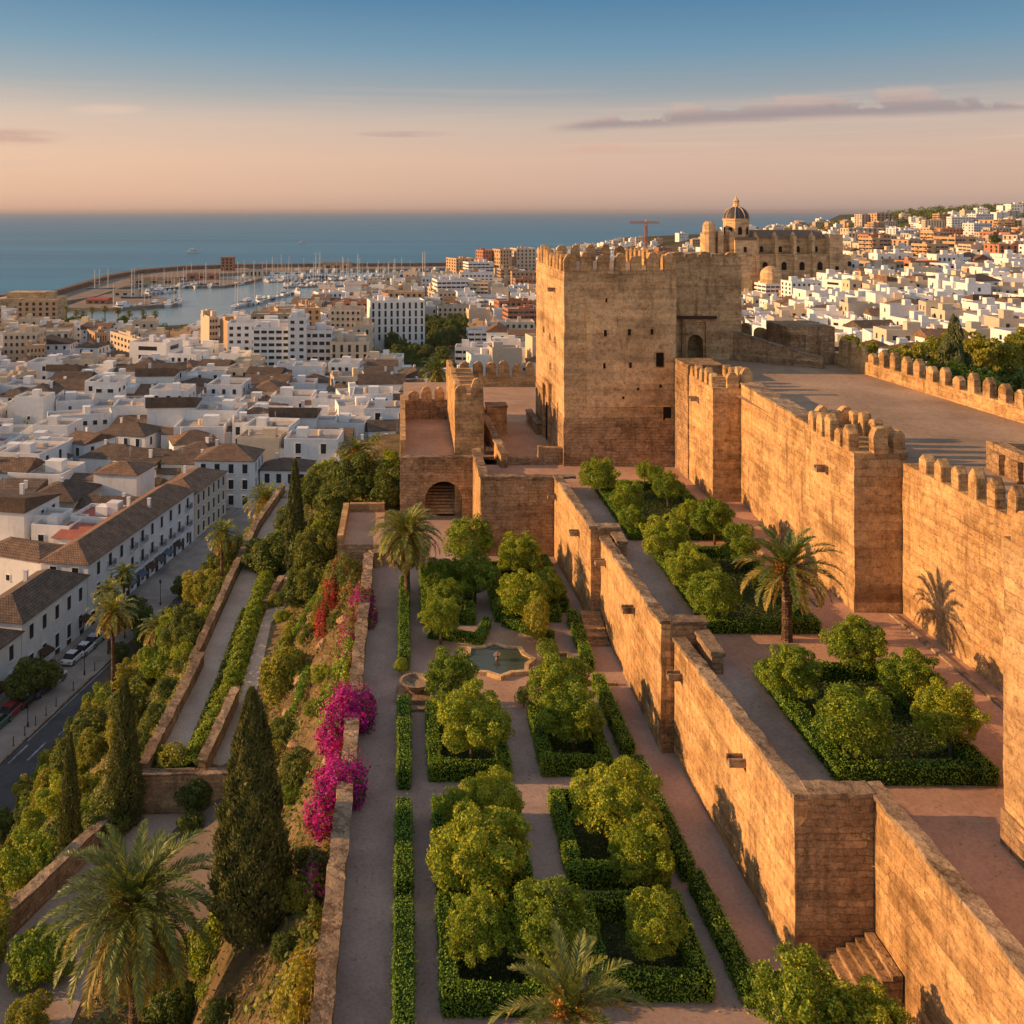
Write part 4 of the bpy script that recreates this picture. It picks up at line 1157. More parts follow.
def trunk_mesh(h, r, rg, limbs=3, spread=0.5, mat='bark'):
    mb = MB()
    b = [Vector((0, 0, -0.4)), Vector((rg.uniform(-.04, .04) * h, rg.uniform(-.04, .04) * h, h * .5)), Vector((0, 0, h))]
    mb.tube(b, [r * 1.25, r * .9, r * .7], 7)
    for k in range(limbs):
        a = 2 * math.pi * k / limbs + rg.uniform(0, 1)
        s = b[1].lerp(b[2], rg.uniform(0.2, 0.9))
        e = s + Vector((math.cos(a) * spread, math.sin(a) * spread, spread * rg.uniform(.7, 1.2)))
        mb.tube([s, s.lerp(e, .5) + Vector((0, 0, .05)), e], [r * .5, r * .35, r * .15], 5)
    return mb.mesh('trunk', mat)

def tree_proto(name, cat, seed, rad, ch, mat, lumps, n, L, W, trunk_r=0.09, zs=1.0, **kw):
    rg = np.random.default_rng(seed)
    V = crown_quads(rg, rad, lumps, n, L, W, **kw)
    V[:, :, 2] *= zs
    def make():
        t = thing(name, name, cat)
        part('trunk', trunk_mesh(max(ch, .2), trunk_r, rg, 4, rad * .5), t)
        part('crown', quad_mesh('crown', V, mat), t, loc=(0, 0, ch))
        return t
    return Proto(make)
ORANGE = [tree_proto('orange_tree', 'orange tree', 100 + i, 1.0, 1.3, 'orange', 34 + 4 * i, 21000, 0.062, 0.038, 0.06, flat=0.95, lump_r=(.18, .33), core=.74, jit=.75, shell=.19, inner=.12) for i in range(5)]
# crown centre pixel, crown radius in pixels, ground level, label
ORANGES = [
    (470, 716, 41, 55, 'dense round orange tree over the low hedge just below the fountain pool'),
    (452, 674, 29, 55, 'orange tree between the stone basin and the fountain pool'),
    (562, 684, 33, 55, 'orange tree in the hedged bed beside the pool, the farther of two'),
    (572, 709, 34, 55, 'orange tree filling the far end of the hedged bed right of the pool'),
    (441, 617, 23, 55, 'yellowish orange tree on the near side of the bed by the tall palm'),
    (446, 597, 19, 55, 'small orange tree half hidden in the bed beside the tall palm'),
    (523, 594, 28, 55, 'leafy orange tree beyond the pool, next to the sunlit wall'),
    (545, 586, 20, 55, 'smaller orange tree squeezed against the hedge near the sunlit wall'),
    (468, 541, 26, 55, 'dark orange tree in front of the arched gatehouse'),
    (438, 577, 23, 55, 'shaded orange tree right next to the trunk of the tall palm'),
    (474, 574, 26, 55, 'dark full orange tree in the middle of the upper garden'),
    (519, 555, 24, 55, 'dark orange tree below the stained retaining wall'),
    (484, 847, 53, 55, 'biggest orange tree, spreading over the bed between the two middle paths'),
    (492, 795, 33, 55, 'olive toned orange tree at the back of the biggest orange tree'),
    (456, 808, 20, 55, 'small orange sapling at the corner hedge beside the biggest orange tree'),
    (618, 799, 46, 55, 'bright green orange tree in the hedged bed along the long wall'),
    (643, 855, 35, 55, 'smaller bright orange tree on the near corner of the bed by the long wall'),
    (475, 928, 34, 55, 'pale orange tree in the hedged bed nearest the bottom, beside the walk'),
    (548, 921, 45, 55, 'dark broad orange tree between the two nearest hedged beds'),
    (651, 922, 34, 55, 'thin orange tree standing inside the square hedge near the young palm'),
    (805, 1010, 55, 55, 'large orange tree growing in front of the stair recess'),
    (862, 1022, 48, 55, 'orange tree crowding the foot of the stone steps, beside the lowest wall'),
    (793, 670, 33, 59.8, 'rounded terrace orange tree nearest the palm in the closer hedged bed'),
    (855, 642, 33, 59.8, 'tall dark terrace orange tree behind the palm, against the battlemented tower'),
    (858, 719, 46, 59.8, 'largest terrace orange tree in the near corner of the closer bed'),
    (912, 676, 32, 59.8, 'yellow tinged terrace orange tree by the curtain wall'),
    (950, 716, 36, 59.8, 'terrace orange tree at the outer corner of the closer bed'),
    (687, 565, 27, 59.8, 'sunlit terrace orange tree second along the hedge facing the palm'),
    (713, 594, 28, 59.8, 'sunlit terrace orange tree at the near end of the middle hedge'),
    (739, 544, 23, 59.8, 'shaded terrace orange tree beneath the plain curtain wall'),
    (704, 568, 17, 59.8, 'little terrace orange tree between two bigger ones in the middle bed'),
    (664, 537, 27, 59.8, 'terrace orange tree at the path gap between the two hedged beds'),
    (714, 518, 24, 59.8, 'terrace orange tree standing close to the foot of the slim tower'),
    (690, 511, 18, 59.8, 'small terrace orange tree beside the slim tower'),
    (629, 497, 21, 59.8, 'terrace orange tree in the farther bed, third from the keep'),
    (632, 518, 15, 59.8, 'small clipped terrace orange tree at the near corner of the farther bed'),
    (600, 474, 22, 59.8, 'neat round terrace orange tree standing nearest the keep corner'),
    (645, 471, 12, 59.8, 'tiny terrace orange tree under the square keep window'),
    (668, 487, 17, 59.8, 'terrace orange tree between the keep base and the slim tower'),
    (656, 475, 13, 59.8, 'little terrace orange tree against the base of the keep'),
]
for i, (u, v, rp, zg, lb) in enumerate(ORANGES):
    # crown radius r and centre height follow from the size the crown has at its place
    D = CAMZ - zg
    r = 1.7
    for _ in range(6):
        hc = 0.42 + r * 0.92
        y = F * (D - hc) / (v - V0)
        r = rp * (0.97 if zg < 57 else 0.91) * y / F
    x = atY(u, y)
    s = r / 1.0
    ORANGE[i % 5].place((x, y, zg + hc - 1.3 * s), i * 1.9, lb, 'orange trees', (s, s, s * (0.90 + 0.04 * (i % 3))))

# ---- clipped box hedges: an outline of straight runs
def hedge(lbl, runs, zg, h=0.75, w=0.55, dens=330, group=None, mat='hedge', L=0.075, name='box_hedge'):
    V = []
    mb = MB()
    x0 = min(min(a[0], b[0]) for a, b in runs); y0 = min(min(a[1], b[1]) for a, b in runs)
    for a, b in runs:
        a, b = Vector(a), Vector(b)
        d = (b - a).normalized(); Ln = (b - a).length; n = Vector((-d.y, d.x))
        def place(P):
            return np.stack([a.x + d.x * P[:, 0] + n.x * P[:, 1] - x0, a.y + d.y * P[:, 0] + n.y * P[:, 1] - y0, P[:, 2]], 1)
        P, Nn = box_uv_faces(None, -w / 2, Ln + w / 2, -w / 2, w / 2, 0.02, h, dens)
        wob = np.sin(P[:, 0] * 2.3) * 0.025 + np.sin(P[:, 0] * 5.1 + 1) * 0.02 + rng.normal(0, .024, len(P)) + np.where(rng.random(len(P)) < .05, rng.uniform(.03, .13, len(P)), 0)
        P = P + Nn * wob[:, None]
        P[:, 2] += np.where(P[:, 2] > .3, 0.03 * np.sin(P[:, 0] * 1.7 + x0) + 0.02 * np.sin(P[:, 0] * 3.9 + y0), 0)
        Nw = np.stack([d.x * Nn[:, 0] + n.x * Nn[:, 1], d.y * Nn[:, 0] + n.y * Nn[:, 1], Nn[:, 2]], 1)
        V.append(leaves(place(P), Nw, L, L * .62, None, 0.6))
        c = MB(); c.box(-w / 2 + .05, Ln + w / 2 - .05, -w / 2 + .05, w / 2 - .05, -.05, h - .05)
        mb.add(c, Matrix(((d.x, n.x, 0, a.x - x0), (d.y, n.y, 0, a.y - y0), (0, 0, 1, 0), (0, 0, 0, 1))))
    t = thing(name, lbl, 'hedge', (x0, y0, zg), 0, group)
    part('foliage', quad_mesh('foliage', np.concatenate(V), mat), t)
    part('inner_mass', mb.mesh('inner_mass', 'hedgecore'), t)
    return t
def ring(x0, x1, y0, y1):
    return [((x0, y0), (x1, y0)), ((x1, y0), (x1, y1)), ((x1, y1), (x0, y1)), ((x0, y1), (x0, y0))]
G = 55.0
hedge('long clipped hedge strip beside the gravel walk, nearest the bottom of the garden', [((-.05, 26), (-.05, 34.9))], G, .9, .62, group='walk hedges')
hedge('clipped hedge strip beside the gravel walk, opposite the magenta bougainvillea', [((-.05, 36.3), (-.05, 40.9))], G, .9, .6, group='walk hedges')
hedge('clipped hedge strip beside the gravel walk just below the stone basin', [((-.05, 43.4), (-.05, 49.6))], G, .9, .56, group='walk hedges')
hedge('clipped hedge strip beside the gravel walk at the foot of the tall palm', [((-.05, 54.6), (-.05, 66.0))], G, .9, .56, group='walk hedges')
BEDS = [
    ('square box hedge round the bed nearest the bottom, beside the walk', (1.4, 4.3, 31.2, 35.3), G),
    ('square box hedge round the bed nearest the young palm and long wall', (6.3, 9.5, 31.8, 35.4), G),
    ('box hedge round the bed of the biggest orange tree', (1.4, 4.4, 36.8, 41.2), G),
    ('box hedge round the bed with two bright orange trees by the long wall', (6.3, 9.5, 37.0, 41.8), G),
    ('box hedge round the bed below the fountain pool on the walk side', (1.3, 4.4, 44.0, 49.2), G),
    ('box hedge round the bed below the fountain pool on the wall side', (6.3, 9.0, 44.4, 49.2), G),
    ('box hedge round the upper bed between the tall palm and centre path', (1.3, 4.0, 60.6, 68.5), G),
    ('box hedge round the upper bed between centre path and sunlit wall', (5.7, 9.2, 61.0, 69.0), G),
]
for lb, (x0, x1, y0, y1), z in BEDS:
    hedge(lb, ring(x0, x1, y0, y1), z, .78, .52, group='garden bed hedges')
hedge('angled low hedge beside the pool, on the palm side', [((1.6, 58.6), (4.3, 57.8)), ((4.3, 57.8), (4.9, 60.0))], G, .6, .5)
hedge('angled low hedge behind the pool, on the wall side', [((6.1, 60.2), (8.4, 58.2))], G, .6, .5)
hedge('narrow hedge run at the foot of the sunlit wall beyond the pool', [((10.0, 54.6), (10.15, 60.6))], G, .75, .6, group='wall foot hedges')
hedge('narrow hedge run at the wall foot below the pool', [((10.2, 45.8), (10.1, 52.2))], G, .75, .6, group='wall foot hedges')
hedge('hedge run bordering the bright orange trees near the long wall', [((10.55, 37.5), (10.35, 44.4))], G, .75, .55, group='wall foot hedges')
hedge('narrow hedge run at the foot of the long wall, lowest of them', [((10.9, 31.6), (10.7, 36.6))], G, .75, .55, group='wall foot hedges')
hedge('hedge run high up along the first sunlit wall', [((9.9, 62.5), (9.8, 70.5))], G, .75, .6, group='wall foot hedges')
hedge('wide low box hedge round the closer terrace bed', ring(15.5, 20.6, 35.4, 43.3), TERRACE, .6, .6, group='terrace hedges')
hedge('box hedge round the middle terrace bed next to the palm', ring(14.75, 19.6, 48.0, 58.4), TERRACE, .6, .55, group='terrace hedges')
hedge('box hedge round the farther terrace bed below the keep', ring(14.0, 19.6, 61.6, 72.5), TERRACE, .6, .55, group='terrace hedges')
# bed floors and ground cover
def cover(name, rects, dens, L, mat, hgt=0.12):
    Ps = []
    for (x0, x1, y0, y1, z) in rects:
        k = int((x1 - x0) * (y1 - y0) * dens)
        Ps.append(np.stack([rng.uniform(x0, x1, k), rng.uniform(y0, y1, k), z + rng.uniform(0.02, hgt, k)], 1))
    P = np.concatenate(Ps)
    return struct(name, quad_mesh(name, leaves(P, np.tile([0, 0, 1.0], (len(P), 1)), L, L * .6, None, .6), mat), 'stuff')
rects = [(a[0] + .2, a[1] - .2, a[2] + .2, a[3] - .2, a_z) for _, a, a_z in BEDS] + [(15.7, 20.4, 35.6, 43.1, TERRACE), (14.9, 19.4, 48.2, 58.2, TERRACE), (14.2, 19.4, 61.8, 72.3, TERRACE)]
mb = MB()
for (x0, x1, y0, y1, z) in rects:
    mb.poly([(x0, y0, z + .012), (x1, y0, z + .012), (x1, y1, z + .012), (x0, y1, z + .012)])
struct('bed_soil_ground', mb.mesh('soil', 'bedsoil'))
cover('bed_ground_cover', rects, 170, 0.10, 'ivy')
# ---- clipped shrubs in the garden
BALL = tree_proto('topiary_shrub', 'shrub', 141, 1.0, .9, 'orange', 5, 5200, .085, .055, .05, shell=.05, jit=.45)
CONE = tree_proto('conical_shrub', 'shrub', 142, 1.0, 1.3, 'olive', 8, 5000, .10, .06, .05, zs=1.45)
def px_plant(pr, u, v, rp, zg, hc, lb, group=None, rz=0.0, base=0.9):
    """crown centre at pixel (u, v), radius rp pixels; hc = crown centre height per unit radius"""
    D = CAMZ - zg; r = 1.0
    for _ in range(8):
        y = F * (D - hc * r) / (v - V0); r = rp * y / F
    return pr.place((atY(u, y), y, zg + hc * r - base * r), rz, lb, group, r)
px_plant(BALL, 548, 653, 14, G, 1.0, 'clipped round shrub on the wall side of the fountain pool')
px_plant(BALL, 524, 697, 10, G, 1.0, 'small clipped ball shrub at the corner of the pool paving', rz=2)
px_plant(BALL, 402, 667, 9, G, 1.0, 'low ball shrub at the end of the hedge by the stone basin', rz=1)
px_plant(CONE, 538, 622, 17, G, 1.3, 'olive green conical shrub beyond the pool', base=1.3)

# ---- palms
def frond(rg, L, elev, az, droop, leafl, nl=46, wid=0.035, twist=0.5):
    """rachis starting at elevation elev and sagging; narrow leaflets both sides -> quads"""
    n = 12
    pts = []
    p = np.zeros(3); e = elev
    ca, sa = math.cos(az), math.sin(az)
    step = L / n
    for i in range(n + 1):
        pts.append(p.copy())
        p = p + step * np.array([math.cos(e) * ca, math.cos(e) * sa, math.sin(e)])
        e -= droop / n * (0.4 + 1.3 * i / n)
    pts = np.array(pts)
    Q = []
    side = np.array([-sa, ca, 0.0])
    for i in range(n):
        w = 0.035 * (1 - i / n) + 0.008
        Q.append([pts[i] - side * w, pts[i] + side * w, pts[i + 1] + side * w * .9, pts[i + 1] - side * w * .9])
    t = (np.arange(nl) + 0.5) / nl
    t = 0.10 + 0.9 * t
    idx = np.clip((t * n).astype(int), 0, n - 1)
    fr = (t * n - idx)[:, None]
    base = pts[idx] * (1 - fr) + pts[idx + 1] * fr
    tang = unit(pts[idx + 1] - pts[idx])
    nrm = np.cross(tang, side); nrm = np.where(nrm[:, 2:3] < 0, -nrm, nrm)
    ll = leafl * np.sin(np.clip(t * 1.02, 0, 1) * math.pi * .93 + .12) ** 0.7 * rg.uniform(.85, 1.1, nl)
    for sgn in (-1, 1):
        d = unit(tang * rg.uniform(.75, 1.05, (nl, 1)) + side * sgn * rg.uniform(.55, .8, (nl, 1)) + nrm * rg.uniform(.0, .55, (nl, 1)) + np.array([0, 0, -0.05]))
        tip = base + d * ll[:, None] + np.array([0, 0, -1.0]) * (ll[:, None] ** 2) * .12
        mid = base + d * ll[:, None] * .5
        wv = unit(np.cross(d, nrm) + rg.normal(0, .25, (nl, 3))) * wid
        for k in range(nl):
            Q.append([base[k] - wv[k] * .5, base[k] + wv[k] * .5, mid[k] + wv[k], mid[k] - wv[k]])
            Q.append([mid[k] - wv[k], mid[k] + wv[k], tip[k] + wv[k] * .15, tip[k] - wv[k] * .15])
    return np.array(Q)
def palm(name, lbl, loc, th, fl, nf=58, leafl=0.42, seed=1, tr=0.22, droopy=1.0, dead=9, dates=True, nl=46, group=None, wid=.03, lean=(0, 0), up=1.35, low=-0.75):
    rg = np.random.default_rng(seed)
    t = thing(name, lbl, 'palm tree', loc, 0, group)
    mb = MB()
    n = 14
    pts, rr = [], []
    for i in range(n + 1):
        f = i / n
        pts.append((lean[0] * f * f, lean[1] * f * f, -0.5 + (th + .5) * f))
        rr.append(tr * (1.25 - .35 * min(1, f * 4) + 0.06 * (i % 2) + (0.35 * max(0, f - .85) / .15)))
    mb.tube(pts, rr, 11)
    part('trunk', mb.mesh('trunk', 'trunk'), t)
    top = (lean[0], lean[1], th)
    Q, Q2 = [], []
    for k in range(nf):
        f = (k + rg.uniform(0, .6)) / nf
        el = up - (up - low) * f ** 0.9
        az = k * 2.39996 + rg.uniform(-.25, .25)
        (Q2 if f > .55 and rg.random() < .75 else Q).append(frond(rg, fl * rg.uniform(.85, 1.08) * (1.0 if f > .12 else .8), el, az, droopy * rg.uniform(.8, 1.25) * (0.75 + .55 * f), leafl, nl, wid))
    part('fronds', quad_mesh('fronds', np.concatenate(Q), 'palm'), t, loc=top)
    if Q2: part('older_fronds', quad_mesh('older_fronds', np.concatenate(Q2), 'palmgold'), t, loc=top)
    if dead:
        Q = [frond(rg, fl * rg.uniform(.55, .85), rg.uniform(-1.25, -.65), rg.uniform(0, 6.28), .5, leafl * .7, 26, wid) for k in range(dead)]
        part('dry_fronds', quad_mesh('dry_fronds', np.concatenate(Q), 'drypalm'), t, loc=(top[0], top[1], th - .15))
    if dates:
        C = []
        for k in range(7):
            a = rg.uniform(0, 6.28); c = np.array([math.cos(a) * .42, math.sin(a) * .42, rg.uniform(-.1, .35)]) * fl / 2.6
            C.append(c + rg.normal(0, .11, (90, 3)) * fl / 2.6)
        C = np.concatenate(C)
        part('date_clusters', quad_mesh('dates', leaves(C, rg.normal(0, 1, C.shape), .09, .07, rg), 'dates'), t, loc=top)
    return t
palm('date_palm', 'huge shaggy date palm with orange date clusters beside the tall cypress', (atY(135, 39.5), 39.5, 45.9), 6.6, 3.9, nf=105, leafl=.5, seed=11, tr=.26, droopy=1.6, dead=22, nl=84, wid=.021, low=-1.0)
palm('date_palm', 'drooping date palm at the top of the garden walk hedge', (atY(407, 63.5), 63.5, 55), 4.5, 2.75, nf=110, leafl=.44, seed=12, tr=.20, droopy=1.85, dead=10, nl=60, wid=.021, low=-.9)
palm('date_palm', 'arching date palm on the upper terrace casting its shadow on the wall', (atY(787, 47.0), 47.0, TERRACE), 3.35, 2.75, nf=40, leafl=.40, seed=13, tr=.25, droopy=1.3, dead=4, nl=70, wid=.023, low=-.35)
palm('date_palm', 'young golden green palm reaching up at the very bottom of the garden', (atY(571, 28.0), 28.0, 55), 2.55, 2.45, nf=30, leafl=.36, seed=14, tr=.2, droopy=1.25, dead=3, nl=70, wid=.017, low=-.3, up=1.45)
palm('fan_palm', 'thin golden palm on the slope outside the walkway wall', (atY(222, 94), 94, tz(-17.2, 94)), 49.6 - tz(-17.2, 94), 2.2, nf=42, leafl=.5, seed=15, tr=.17, droopy=1.9, dead=14, nl=22, wid=.05, low=-1.1)
palm('date_palm', 'bushy golden palm at the far end of the walkway wall', (atY(265, 116), 116, tz(-16.2, 116)), 46.4 - tz(-16.2, 116), 3.2, nf=50, leafl=.55, seed=16, tr=.2, droopy=1.6, dead=9, nl=24, wid=.06, low=-.8)
palm('fan_palm', 'tall palm with brown skirt in the trees below the gatehouse', (atY(357, 97), 97, tz(-4.6, 97)), 56.6 - tz(-4.6, 97), 2.6, nf=46, leafl=.5, seed=17, tr=.2, droopy=2.0, dead=20, nl=22, wid=.06, low=-1.2)
palm('fan_palm', 'tallest street palm with a shaggy head in front of white houses', (atY(109, 151), 151, 13), 9.5, 3.0, nf=46, leafl=.6, seed=18, tr=.24, droopy=2.0, dead=24, nl=18, wid=.09, low=-1.2, dates=False, group=None)
palm('fan_palm', 'second street palm with dark trunk just behind the tallest one', (atY(124, 161), 161, 13), 8.6, 2.7, nf=44, leafl=.6, seed=19, tr=.22, droopy=2.0, dead=22, nl=18, wid=.09, low=-1.2, dates=False)
palm('date_palm', 'feathery palm beside the road below the hill trees', (atY(157, 140), 140, 13.2), 8.4, 3.2, nf=40, leafl=.6, seed=20, tr=.2, droopy=1.4, dead=6, nl=20, wid=.08, dates=False)
palm('date_palm', 'golden palm leaning over the road behind the second cypress', (atY(113, 104), 104, tz(-30, 104)), 11.0, 3.0, nf=44, leafl=.55, seed=21, tr=.2, droopy=1.5, dead=12, nl=22, wid=.06)
palm('date_palm', 'palm showing above the thin court wall by the spur tower', (atY(437, 128), 128, 50), 9.5, 3.0, nf=40, leafl=.55, seed=22, tr=.2, droopy=1.5, dead=9, nl=20, wid=.07)

# ---- cypresses
def cypress(lbl, loc, h, r, n, L, seed, bare=0.05, group='hillside cypresses'):
    rg = np.random.default_rng(seed)
    z = rg.beta(1.15, 1.25, n)
    prof = lambda z: np.where(z < .22, .62 + .38 * np.sin(z / .22 * math.pi / 2), np.power(np.clip(1 - (z - .22) / .78, 0, 1), .66))
    a = rg.uniform(0, 6.283, n)
    bump = 1 + .10 * np.sin(a * 5 + z * 23) + .08 * np.sin(a * 9 - z * 41) + .05 * np.sin(a * 3 + z * 9)
    dep = 1 - np.abs(rg.normal(0, .10, n))
    dep = np.where(rg.random(n) < .09, dep * rg.uniform(1.04, 1.22, n), dep)
    rr = r * prof(z) * bump * dep + .02
    P = np.stack([np.cos(a) * rr, np.sin(a) * rr, h * (bare + (1 - bare) * z)], 1)
    Nn = np.stack([np.cos(a), np.sin(a), np.full(n, .25)], 1)
    N_ = unit(Nn + rg.normal(0, .45, (n, 3)))
    t = unit(np.stack([np.cos(a) * .45, np.sin(a) * .45, np.ones(n)], 1) + rg.normal(0, .3, (n, 3)))
    b = np.cross(N_, t)
    s = rg.uniform(.7, 1.4, (n, 1)) * L
    V = np.stack([P - t * s * .5, P + b * s * .22, P + t * s * .6, P - b * s * .22], 1)
    t_ = thing('cypress_tree', lbl, 'cypress', loc, 0, group)
    mb = MB(); mb.tube([(0, 0, -.5), (0.03, 0, h * .3), (0, 0, h * .8)], [r * .13 + .05, r * .11 + .03, .02], 7)
    part('trunk', mb.mesh('trunk', 'bark'), t_)
    part('crown', quad_mesh('crown', V, 'cypress'), t_)
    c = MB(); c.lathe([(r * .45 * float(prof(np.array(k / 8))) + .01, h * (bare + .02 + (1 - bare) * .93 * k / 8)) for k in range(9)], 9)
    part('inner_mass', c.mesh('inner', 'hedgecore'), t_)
    return t_
y = 39.6
cypress('tallest thick dark cypress rising between the date palm and the parapet', (atY(252, y), y, tz(atY(252, y), y) - .2), 61.3 - tz(atY(252, y), y), 1.5, 46000, .17, 31, bare=.09)
cypress('slender dark cypress at the walkway corner, between two lower walls', (atY(125, 56.5), 56.5, 44.6), 9.0, 1.0, 15000, .16, 32)
cypress('thin young cypress outside the lower path wall', (atY(70, 58), 58, tz(-19.4, 58)), 49.8 - tz(-19.4, 58), .68, 9000, .15, 33)
cypress('pencil thin cypress beside the far bend of the sandy walkway', (atY(295, 90), 90, 46.8), 10.9, .98, 13000, .2, 34)

# ---- bougainvillea and climbing plants
def climber(lbl, blobs, mats, seed, name='bougainvillea', cat='bougainvillea', L=.13):
    """blobs: (x, y, z, rx, ry, rz, share of flowers)"""
    rg = np.random.default_rng(seed)
    t = thing(name, lbl, cat, blobs[0][:3])
    o = np.array(blobs[0][:3])
    VF, VL = [], []
    for (x, y, z, rx, ry, rz, sh) in blobs:
        n = int(1300 * (rx * ry + ry * rz + rx * rz))
        d = unit(rg.normal(0, 1, (n, 3)))
        lump = 1 + .16 * np.sin(d[:, 0] * 7 + x) + .14 * np.sin(d[:, 1] * 9 + y) + .12 * np.sin(d[:, 2] * 8)
        dep = lump * (1 - np.abs(rg.normal(0, .16, n)))
        dep = np.where(rg.random(n) < .08, dep * 1.2, dep)
        P = d * dep[:, None] * np.array([rx, ry, rz]) + np.array([x, y, z]) - o
        q = leaves(P, d + np.array([0, 0, .3]), L, L * .7, rg, .6)
        pick = (np.sin(P[:, 0] * 3.1 + P[:, 1] * 2.3) * .25 + rg.random(n)) < sh
        VF.append(q[pick]); VL.append(q[~pick])
    VF = np.concatenate(VF); VL = np.concatenate(VL)
    if len(VF): part('blossom', quad_mesh('blossom', VF, mats[0]), t)
    if len(VL): part('foliage', quad_mesh('foliage', VL, mats[1]), t)
    return t
climber('brilliant magenta bougainvillea tumbling over the parapet, upper of two', [(-2.65, 48.6, 55.7, 1.2, 1.35, 1.05, .93), (-3.35, 47.7, 54.9, .8, 1.0, 1.0, .95), (-2.0, 49.1, 55.4, .6, .9, .8, .6)], ('magenta', 'tree'), 51)
climber('brilliant magenta bougainvillea tumbling over the parapet, lower of two', [(-2.75, 42.7, 55.6, 1.1, 1.15, .95, .93), (-3.4, 42.0, 54.7, .75, .9, 1.0, .92), (-2.15, 42.4, 55.2, .5, .8, .8, .55)], ('magenta', 'tree'), 52)
climber('pale pink trailing creeper under the lower magenta bougainvillea', [(-3.5, 39.2, 53.8, .45, 1.0, .9, .16), (-3.4, 37.2, 53.2, .4, .9, .8, .06)], ('magenta', 'tree'), 53, 'creeper', 'creeper')
climber('rosy bougainvillea spilling onto the gravel walk near the tall palm', [(-2.7, 62.5, 55.4, .8, 2.0, .8, .6), (-3.3, 60.5, 54.4, .7, 1.8, 1.0, .35), (-2.1, 61.0, 55.1, .45, 1.3, .6, .45)], ('magenta', 'olive'), 54)
climber('deep red bougainvillea hanging down the slope below the small bastion', [(-5.0, 69.8, 53.6, .6, 1.3, 1.1, .6), (-5.6, 68.2, 51.9, .5, 1.1, 1.3, .65), (-4.9, 71.5, 54.4, .5, .9, .6, .45)], ('redflower', 'tree'), 55)
climber('yellow green creeper covering the outside of the parapet above magenta bougainvillea', [(-3.1, 55.5, 55.0, .75, 2.6, .8, 0.06), (-3.8, 53.0, 53.7, .7, 2.4, 1.1, 0.1), (-3.2, 58.5, 54.8, .6, 1.6, .8, .4)], ('magenta', 'orange'), 56, 'creeper', 'creeper')
climber('dark leafy creeper climbing around the small bastion wall', [(-4.3, 70.5, 54.4, 1.1, 1.8, 1.1, 0.0), (-3.5, 67.5, 54.2, .8, 1.9, 1.0, .04)], ('redflower', 'tree'), 57, 'creeper', 'creeper')
climber('ivy mound on the slope beneath the parapet beside the tallest cypress', [(-3.6, 34.0, 53.0, .7, 1.8, 1.2, -1.0), (-4.2, 31.5, 51.8, .9, 1.8, 1.4, -1.0)], ('redflower', 'olive'), 58, 'creeper', 'creeper')
# ---- shrubs and hedges on the slope
def row_hedge(lbl, pts, w, h, mat, seed, name='hedge'):
    """loose informal hedge following the ground"""
    rg = np.random.default_rng(seed)
    C, Nn = [], []
    for a, b in zip(pts[:-1], pts[1:]):
        L = math.dist(a, b); n = int(L * (w + 2 * h) * 230)
        s = rg.random(n); th = rg.uniform(-.15, math.pi + .15, n)
        bump = 1 + .14 * np.sin(s * L * 4.2 + th) + .12 * np.sin(s * L * 7.7 + 1.7) + .08 * np.sin(th * 5 + s * L * 3)
        rad = bump * (1 - np.abs(rg.normal(0, .12, n)))
        ax = np.array(a)[None] + (np.array(b) - np.array(a))[None] * s[:, None]
        dirv = (np.array(b) - np.array(a)) / L; nv = np.array([dirv[1], -dirv[0]])
        off = np.cos(th) * rad * w / 2
        x = ax[:, 0] + nv[0] * off; y = ax[:, 1] + nv[1] * off
        z = terrain(x, y) + np.sin(th) * rad * h
        C.append(np.stack([x, y, z], 1)); Nn.append(np.stack([nv[0] * np.cos(th), nv[1] * np.cos(th), np.sin(th)], 1))
    C = np.concatenate(C); Nn = np.concatenate(Nn)
    o = C.mean(0); o[2] = C[:, 2].min()
    t = thing(name, lbl, 'hedge', tuple(o))
    part('foliage', quad_mesh('foliage', leaves(C - o, Nn, .15, .095, rg, .6), mat), t)
    return t
row_hedge('long bushy yellow green hedge strip dividing the two sandy hill paths', [(-12.6, 58.3), (-12.0, 68), (-12.3, 78), (-12.4, 90), (-12.9, 98)], 1.45, .95, 'orange', 61)
row_hedge('thin dark hedge line along the inner edge of the sandy walkway', [(-13.05, 59), (-13.0, 70), (-13.25, 82)], .45, .55, 'tree', 62)
row_hedge('clipped hedge in front of the pencil thin cypress', [(-10.2, 84.6), (-7.0, 85.2)], 1.5, 1.0, 'hedge', 63)
row_hedge('low hedge along the garden side of the hill path', [(-8.9, 66.5), (-8.8, 77.5)], .9, .8, 'olive', 64)
row_hedge('dark diagonal hedge row climbing the small planted terrace', [(-9.2, 73.5), (-6.3, 78.5)], 1.0, .7, 'hedge', 65)
row_hedge('leafy hedge row at the foot of the rocky slope', [(-6.4, 70), (-6.2, 80)], 1.1, 1.0, 'olive', 66)
row_hedge('clipped square hedge beside the rocky slope above the cross wall', [(-7.9, 58.8), (-6.4, 59), (-6.3, 63)], .8, .9, 'hedge', 67)
BUSH = [tree_proto('shrub', 'shrub', 160 + i, 1.0, .62, m, 14 + i, 9000, .095, .06, .06, lump_r=(.3, .5), core=.66, jit=.75, base=-.8, flat=.85) for i, m in enumerate(('tree', 'olive', 'tree', 'orange'))]
TREE = [tree_proto('leafy_tree', 'tree', 170 + i, 1.0, 1.15, m, 22 + 2 * i, 13000, .085, .055, .06, lump_r=(.24, .42), core=.6, jit=.75, base=-.75, flat=.95) for i, m in enumerate(('tree', 'olive', 'tree', 'tree', 'orange'))]
